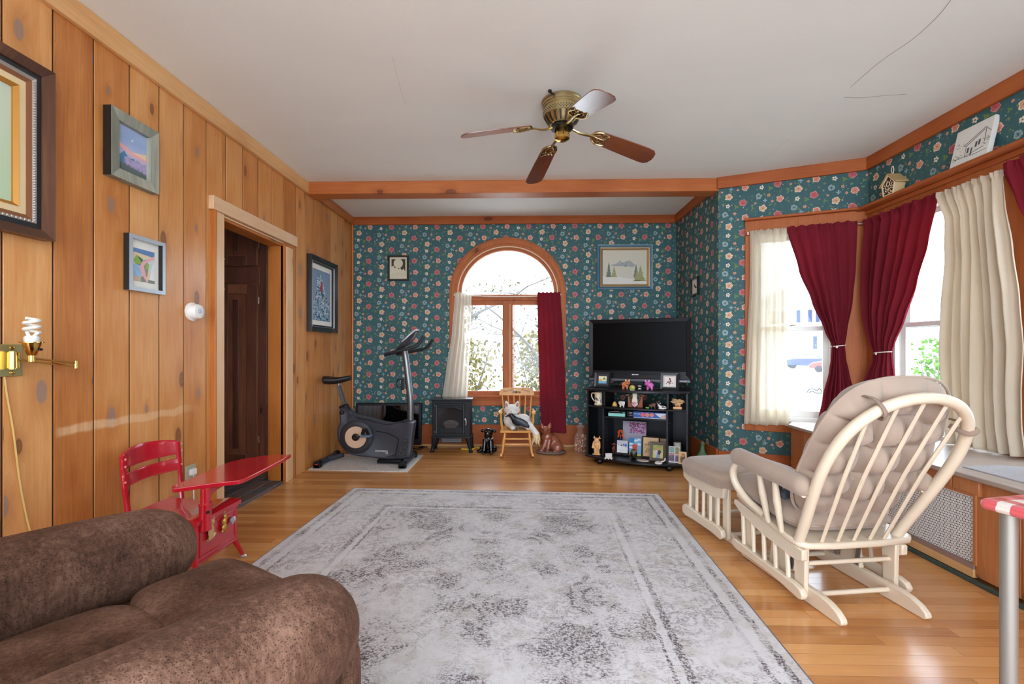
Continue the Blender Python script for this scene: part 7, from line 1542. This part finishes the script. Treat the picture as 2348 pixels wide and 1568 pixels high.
def slat(z0, z1, crown):
    def fn(u, v):
        y = 2.128 + .374 * u; b = -.05 * sin(PI * u)
        zt = z1 + crown * sin(PI * u) ** .7 - (.02 * ((abs(2 * u - 1) - .9) / .1) ** 2 if abs(2 * u - 1) > .9 and crown else 0)
        z = z0 + (zt - z0) * v
        return (X0 - .026 - .02 * (z - .4) / .2 + b * .9, y, z)
    g = G(); g.grid(fn, 30, 6); return g
for nm, a in (('back_slat', (.548, .616, .028)), ('back_slat', (.462, .525, .0))):
    o = obj(nm, slat(*a), REDP, t, W=True, fix=False); solid(o, .012); md = o.modifiers.new('b', 'BEVEL'); md.width = .003; md.segments = 2
for y, z in ((2.135, .60), (2.135, .565), (2.495, .60), (2.495, .565), (2.135, .49), (2.495, .49)):
    g = G(); g.ell((X0 - .030, y, z), (.004, .006, .006), 8, 5); obj('bolt', g, SH, t, W=True)
tb = [(-1.60, 2.055), (-1.625, 2.10), (-1.632, 2.26), (-1.652, 2.44), (-1.645, 2.56), (-1.58, 2.665), (-1.50, 2.715), (-1.415, 2.735), (-1.398, 2.715), (-1.375, 2.50), (-1.362, 2.25), (-1.368, 2.19), (-1.39, 2.17), (-1.49, 2.115), (-1.575, 2.05)]
tb = [(p.x, p.y) for p in catmull([V((x, y, 0)) for x, y in tb], 3, True)]
g = G(); g.prism(tb, (0, 0, .472), (1, 0, 0), (0, 1, 0), (0, 0, 1), .02); obj('tablet_arm', g, REDP, t, W=True, bev=.007, seg=3)
g = G(); g.prism([(2.12, .472), (2.42, .472), (2.40, .455), (2.2, .44), (2.13, .42)], (-1.515, 0, 0), (0, 1, 0), (0, 0, 1), (1, 0, 0), .025); g.cyl((-1.50, 2.13, .27), (-1.50, 2.13, .395), .026); g.cyl((-1.50, 2.13, .39), (-1.50, 2.13, .472), .021); g.cyl((-1.50, 2.13, .385), (-1.50, 2.13, .40), .028); ps = obj('arm_post', g, REDP, t, W=True, bev=.002)
g = G(); g.ell((-1.478, 2.115, .36), (.008, .008, .008), 8, 6); obj('set_screw', g, BLACKP, ps, W=True)
# ornaments stuck to the side panel
GOLD = mt('gold_ornament', srgb(206, 166, 70), .3, .7, bsc=120, bst=.4)
def plaque(name, label, px, py, build, mat_, parts=()):
    p = atx(px, py, X1 + .012); t = thing(name, label, 'ornament', p, PI / 2)
    g = G(); build(g); obj('body', g, mat_, t)
    for nm, fn, m_ in parts: g = G(); fn(g); obj(nm, g, m_, t)
def catm(g):
    g.ell((-.004, 0, -.012), (.022, .007, .032), 14, 8); g.ell((.004, -.001, .03), (.014, .007, .014), 12, 8); g.tube([(-.018, 0, -.036), (-.028, 0, -.048), (.01, 0, -.044), (.022, 0, -.03)], .006, 6)
    for s in (-1, 1): g.lathe([(.007, 0), (0, .016)], (.004 + s * .008, 0, .04), 6, axis=(s * .3, 0, 1))
    g.ell((-.006, 0, .012), (.010, .006, .014))
plaque('cat_ornament', 'small gold cat ornament on the red desk panel', 486, 1211, catm, mt('pale_gold_ornament', srgb(214, 178, 120), .3, .4, bsc=120, bst=.3))
def fairy(g):
    g.ell((0, 0, .028), (.009, .007, .010)); g.ell((.0, 0, .004), (.013, .007, .02), rot=(0, .3, 0)); g.ell((-.008, -.002, -.024), (.017, .009, .017)); g.tube([(0, 0, .01), (.016, 0, .02), (.02, 0, .012)], .004, 6); g.tube([(0, 0, .01), (-.018, 0, .002), (-.022, 0, .014)], .004, 6); g.tube([(-.01, 0, -.03), (-.022, 0, -.044)], .005, 6); g.tube([(.0, 0, -.03), (.0, 0, -.048)], .005, 6); g.tube([(0, 0, .036), (-.006, 0, .052), (.004, 0, .052)], .003, 6)
plaque('fairy_ornament', 'small gold figure ornament beside the cat ornament on red desk', 516, 1196, fairy, GOLD)
def shellf(g):
    for k in range(7): a = -1.2 + .4 * k; g.tube([(0, 0, -.018), (.012 * sin(a), -.004, .002), (.02 * sin(a), 0, .012 + .008 * cos(a))], [.003, .006, .005], 6)
plaque('shell_ornament', 'small silver shell ornament beside the gold figure on red desk', 533, 1194, shellf, mt('silver_shell', srgb(186, 188, 192), .3, .6))

# ---------------------------------------------------------------- red check table at the edge
t = thing('checked_table', 'red and white checked table on grey tube legs in the foreground corner', 'table', (1.239, 1.276, 0), R_(14))
g = G(); g.box(0, -.70, .69, .68, 0, .72); obj('table_top', g, gingham(), t, bev=.012, seg=3)
for x, y in ((.03, -.048), (.65, -.048), (.03, -.66), (.65, -.66)):
    g = G(); g.cyl((x, y, 0), (x, y, .69), .0175, n=18); obj('leg', g, CHROME, t)
# ---------------------------------------------------------------- outside the windows
GZ = -.70
def atd(px, py, d):
    r = ray(px, py); return V((r.x * d, r.y * d, CH + r.z * d))
BARK = mt('outdoor_bark', srgb(112, 105, 98), .9)
def leafmat(name, c): return mt(name, c, .7, var=.4, vsc=3.)
def tree(name, label, x, y, h, seed, leaf, nleaf, spread=1., r0=.09, group=None, lz=(.2, 1.)):
    rd = random.Random(seed); t = thing(name, label, 'tree', (x, y, GZ), 0, group)
    g = G(); tips = []
    def br(p, d, L, r, k):
        pts = [p]; q = p
        for i in range(4):
            d = (d + V((rd.uniform(-.25, .25), rd.uniform(-.25, .25), rd.uniform(-.08, .16)))).normalized(); q = q + d * L / 4; pts.append(q)
        g.tube(pts, [r * (1 - .12 * i) for i in range(5)], 5 if k else 8)
        if k >= 2: tips.extend(pts[1:])
        if k < 4:
            for i in range(3 if k else 6):
                b = pts[rd.randint(1, 4)] if k else pts[1] + (pts[4] - pts[1]) * rd.random()
                nd = (d * .45 + V((rd.uniform(-1, 1) * spread, rd.uniform(-1, 1) * spread, rd.uniform(-.15, .6)))).normalized(); br(b, nd, L * rd.uniform(.5, .72), r * .5, k + 1)
    br(V((0, 0, 0)), V((0, 0, 1)), h * .55, r0, 0)
    obj('trunk', g, BARK, t)
    g = G()
    for k in range(nleaf):
        p = rd.choice(tips) + V((rd.gauss(0, .12), rd.gauss(0, .12), rd.gauss(0, .1))); s = rd.uniform(.02, .042)
        a, b = V((rd.uniform(-1, 1), rd.uniform(-1, 1), rd.uniform(-1, 1))).normalized() * s, V((rd.uniform(-1, 1), rd.uniform(-1, 1), rd.uniform(-1, 1))).normalized() * s * .5
        g.add([p - a, p + b, p + a, p - b], [(0, 1, 2, 3)])
    obj('foliage', g, leaf, t, fix=False, smooth=False)
tree('garden_tree', 'bare-branched tree with yellow-green leaves outside the arched window', -1.45, 8.4, 4.6, 4, leafmat('leaf_yellow_green', srgb(84, 82, 26)), 1500, 1.2, .12)
tree('garden_tree', 'thin tree with sparse olive leaves outside the right pane of the arched window', .6, 8.2, 4.0, 9, leafmat('leaf_olive', srgb(72, 74, 32)), 1200, 1.1, .10)
def shrub(label, x, y, w, h, seed, leaf, n_=1900):
    rd = random.Random(seed); t = thing('garden_shrub', label, 'shrub', (x, y, GZ)); g = G()
    for k in range(14): a = rd.uniform(0, 6.28); g.tube([(0, 0, 0), (w * .25 * cos(a), w * .25 * sin(a), h * .5), (w * .42 * cos(a), w * .42 * sin(a), h * .9)], [.014, .009, .004], 5)
    obj('stem', g, BARK, t); g = G()
    for k in range(n_):
        a, b, c = rd.gauss(0, 1), rd.gauss(0, 1), rd.random(); p = V((a * w * .24, b * w * .24, h * (.12 + .85 * c))); s = rd.uniform(.03, .06)
        q, r = V((rd.uniform(-1, 1), rd.uniform(-1, 1), rd.uniform(-1, 1))).normalized() * s, V((rd.uniform(-1, 1), rd.uniform(-1, 1), rd.uniform(-1, 1))).normalized() * s
        g.add([p - q, p + r, p + q, p - r], [(0, 1, 2, 3)])
    obj('foliage', g, leaf, t, fix=False, smooth=False)
shrub('yellow-leaved shrub low outside the left pane of the arched window', -1.35, 9.8, 1.7, 2.1, 2, leafmat('leaf_gold', srgb(104, 92, 28)))
shrub('yellow-leaved shrub low outside the right pane of the arched window', .42, 10.2, 1.4, 2.3, 3, leafmat('leaf_gold', srgb(104, 92, 28)))
p = atd(2148, 840, 9); shrub('bright green shrub outside the wide window beside the voile strip', p.x, p.y, .75, 2.1, 5, leafmat('leaf_bright_green', srgb(76, 118, 22)), 500)
p = atd(1828, 790, 55); shrub('pale green hedge bush beside the far house outside the narrow bay window', p.x, p.y, 5., 3.0, 6, leafmat('leaf_pale', srgb(120, 128, 70)), 900)
# parked car seen through the narrow bay window
p = atd(1852, 803, 46); cz = GZ; t = thing('car', 'dark blue parked car far outside the narrow bay window', 'car', (p.x, p.y, cz), math.atan2(p.y, p.x) - PI / 2 + .12)
g = G(); out = [(-2.2, .35), (-2.25, .62), (-2.1, .86), (-1.5, .95), (-.9, 1.36), (-.2, 1.46), (.6, 1.40), (1.2, 1.0), (2.0, .84), (2.2, .62), (2.2, .35), (1.75, .3), (-1.75, .3)]
g.prism(out, (0, -.85, 0), (1, 0, 0), (0, 0, 1), (0, 1, 0), 1.7); obj('body', g, mt('car_blue_paint', srgb(52, 66, 96), .3, coat=.5), t, bev=.08)
g = G(); g.prism([(-1.35, .98), (-.85, 1.3), (-.2, 1.38), (.5, 1.33), (1.02, 1.0)], (0, -.86, 0), (1, 0, 0), (0, 0, 1), (0, 1, 0), 1.72); obj('windows', g, mt('car_glass', srgb(120, 130, 136), .1), t)
for x in (-1.35, 1.35):
    for y in (-.82, .62): g = G(); g.lathe([(0, 0), (.2, 0), (.33, .03), (.33, .17), (.2, .2), (0, .2)], (x, y, .33), 20, axis=(0, 1, 0)); obj('wheel', g, mt('car_tyre', srgb(40, 40, 42), .7), t)
g = G(); g.box(-2.26, -.86, .66, -1.95, -.5, .82); obj('tail_light', g, mt('tail_light_red', srgb(190, 30, 30), .3), t)
p = atd(1884, 812, 38); t = thing('car', 'red parked car partly hidden by the burgundy curtain', 'car', (p.x + 1.2, p.y, GZ), math.atan2(p.y, p.x) - PI / 2)
g = G(); g.prism([(-1.9, .35), (-1.9, .6), (-1.6, .8), (-.9, .92), (-.4, 1.3), (.8, 1.35), (1.5, .95), (1.9, .8), (1.9, .35)], (0, -.8, 0), (1, 0, 0), (0, 0, 1), (0, 1, 0), 1.6); obj('body', g, mt('car_red_paint', srgb(180, 52, 44), .3, coat=.5), t, bev=.07)
for x in (-1.2, 1.2): g = G(); g.lathe([(0, 0), (.2, 0), (.3, .03), (.3, .17), (0, .2)], (x, -.82, .3), 18, axis=(0, 1, 0)); obj('wheel', g, mt('car_tyre', srgb(40, 40, 42)), t)
# white neighbour house
p = atd(1850, 760, 62); t = thing('house', 'white neighbouring house with dark shuttered windows outside the narrow bay window', 'house', (p.x, p.y, GZ), math.atan2(p.y, p.x) - PI / 2)
g = G(); g.box(-7, 0, 0, 7, 6, 8.2); obj('wall', g, mt('house_white_siding', srgb(226, 228, 230), .8), t)
g = G(); g.prism([(-7.4, 8.1), (7.4, 8.1), (0, 11.5)], (0, -.3, 0), (1, 0, 0), (0, 0, 1), (0, 1, 0), 6.6); obj('roof', g, mt('house_pale_roof', srgb(190, 192, 196), .8), t)
for x, z in ((-.3, 5.6), (1.9, 5.6), (-3.4, 5.6), (1.6, 2.0)):
    g = G(); g.box(x - .45, -.05, z, x + .45, .02, z + 1.7); f_ = obj('window', g, mt('house_window_blue', srgb(120, 142, 170), .3), t)
    for s in (-1, 1): g = G(); g.box(x + s * .68 - .22, -.06, z, x + s * .68 + .22, .0, z + 1.7); obj('shutter', g, mt('house_shutter_navy', srgb(40, 52, 80), .6), f_)
# small curled dark iron piece lying on the pavement
p = atz(1866, 897, GZ + .1); t = thing('iron_ornament', 'small curled dark iron piece lying on pale pavement outside the narrow bay window', 'ornament', (p.x, p.y, GZ))
g = G(); g.tube(catmull([(-.3, 0, .02), (-.18, .0, .18), (0, .03, .2), (.14, 0, .12), (.24, .02, .22), (.34, 0, .04), (.1, 0, .03), (-.05, .02, .1), (-.2, 0, .04)], 6), .022, 6); obj('scroll', g, mt('outdoor_iron', srgb(40, 40, 40), .7), t)
# ---------------------------------------------------------------- outside world, light and camera
def build_outside():
    g = G(); g.box(-60, -30, -.75, 120, 140, -.7)
    o = st(obj('ground_outside', g, mt('pale_pavement', srgb(205, 204, 200), .9)))
build_outside()
w = bpy.data.worlds.new('sky'); SC.world = w; w.use_nodes = True
nt_ = w.node_tree; nt_.nodes.clear()
out = nt_.nodes.new('ShaderNodeOutputWorld'); bg = nt_.nodes.new('ShaderNodeBackground')
bg.inputs[0].default_value = (.80, .92, 1.08, 1); bg.inputs[1].default_value = 4.2
nt_.links.new(bg.outputs[0], out.inputs[0])
cd = bpy.data.cameras.new('camera'); cam = bpy.data.objects.new('camera', cd); COL.objects.link(cam)
cd.sensor_width = 36; cd.lens = FPX / 2348 * 36; cd.shift_y = (HY - 784) / 2348; cd.clip_start = .02; cd.clip_end = 300
cam.location = (0, 0, CH); cam.rotation_euler = (PI / 2, 0, YAW)
SC.camera = cam
vs_ = SC.view_settings; vs_.view_transform = 'Standard'; vs_.look = 'None'; vs_.exposure = .93; vs_.gamma = 1; vs_.use_curve_mapping = False
SC.cycles.max_bounces = 8; SC.cycles.diffuse_bounces = 5; SC.cycles.glossy_bounces = 3; SC.cycles.caustics_reflective = False; SC.cycles.caustics_refractive = False; SC.cycles.adaptive_threshold = .03; SC.cycles.transmission_bounces = 6; SC.cycles.transparent_max_bounces = 10
SC.cycles.sample_clamp_indirect = 8
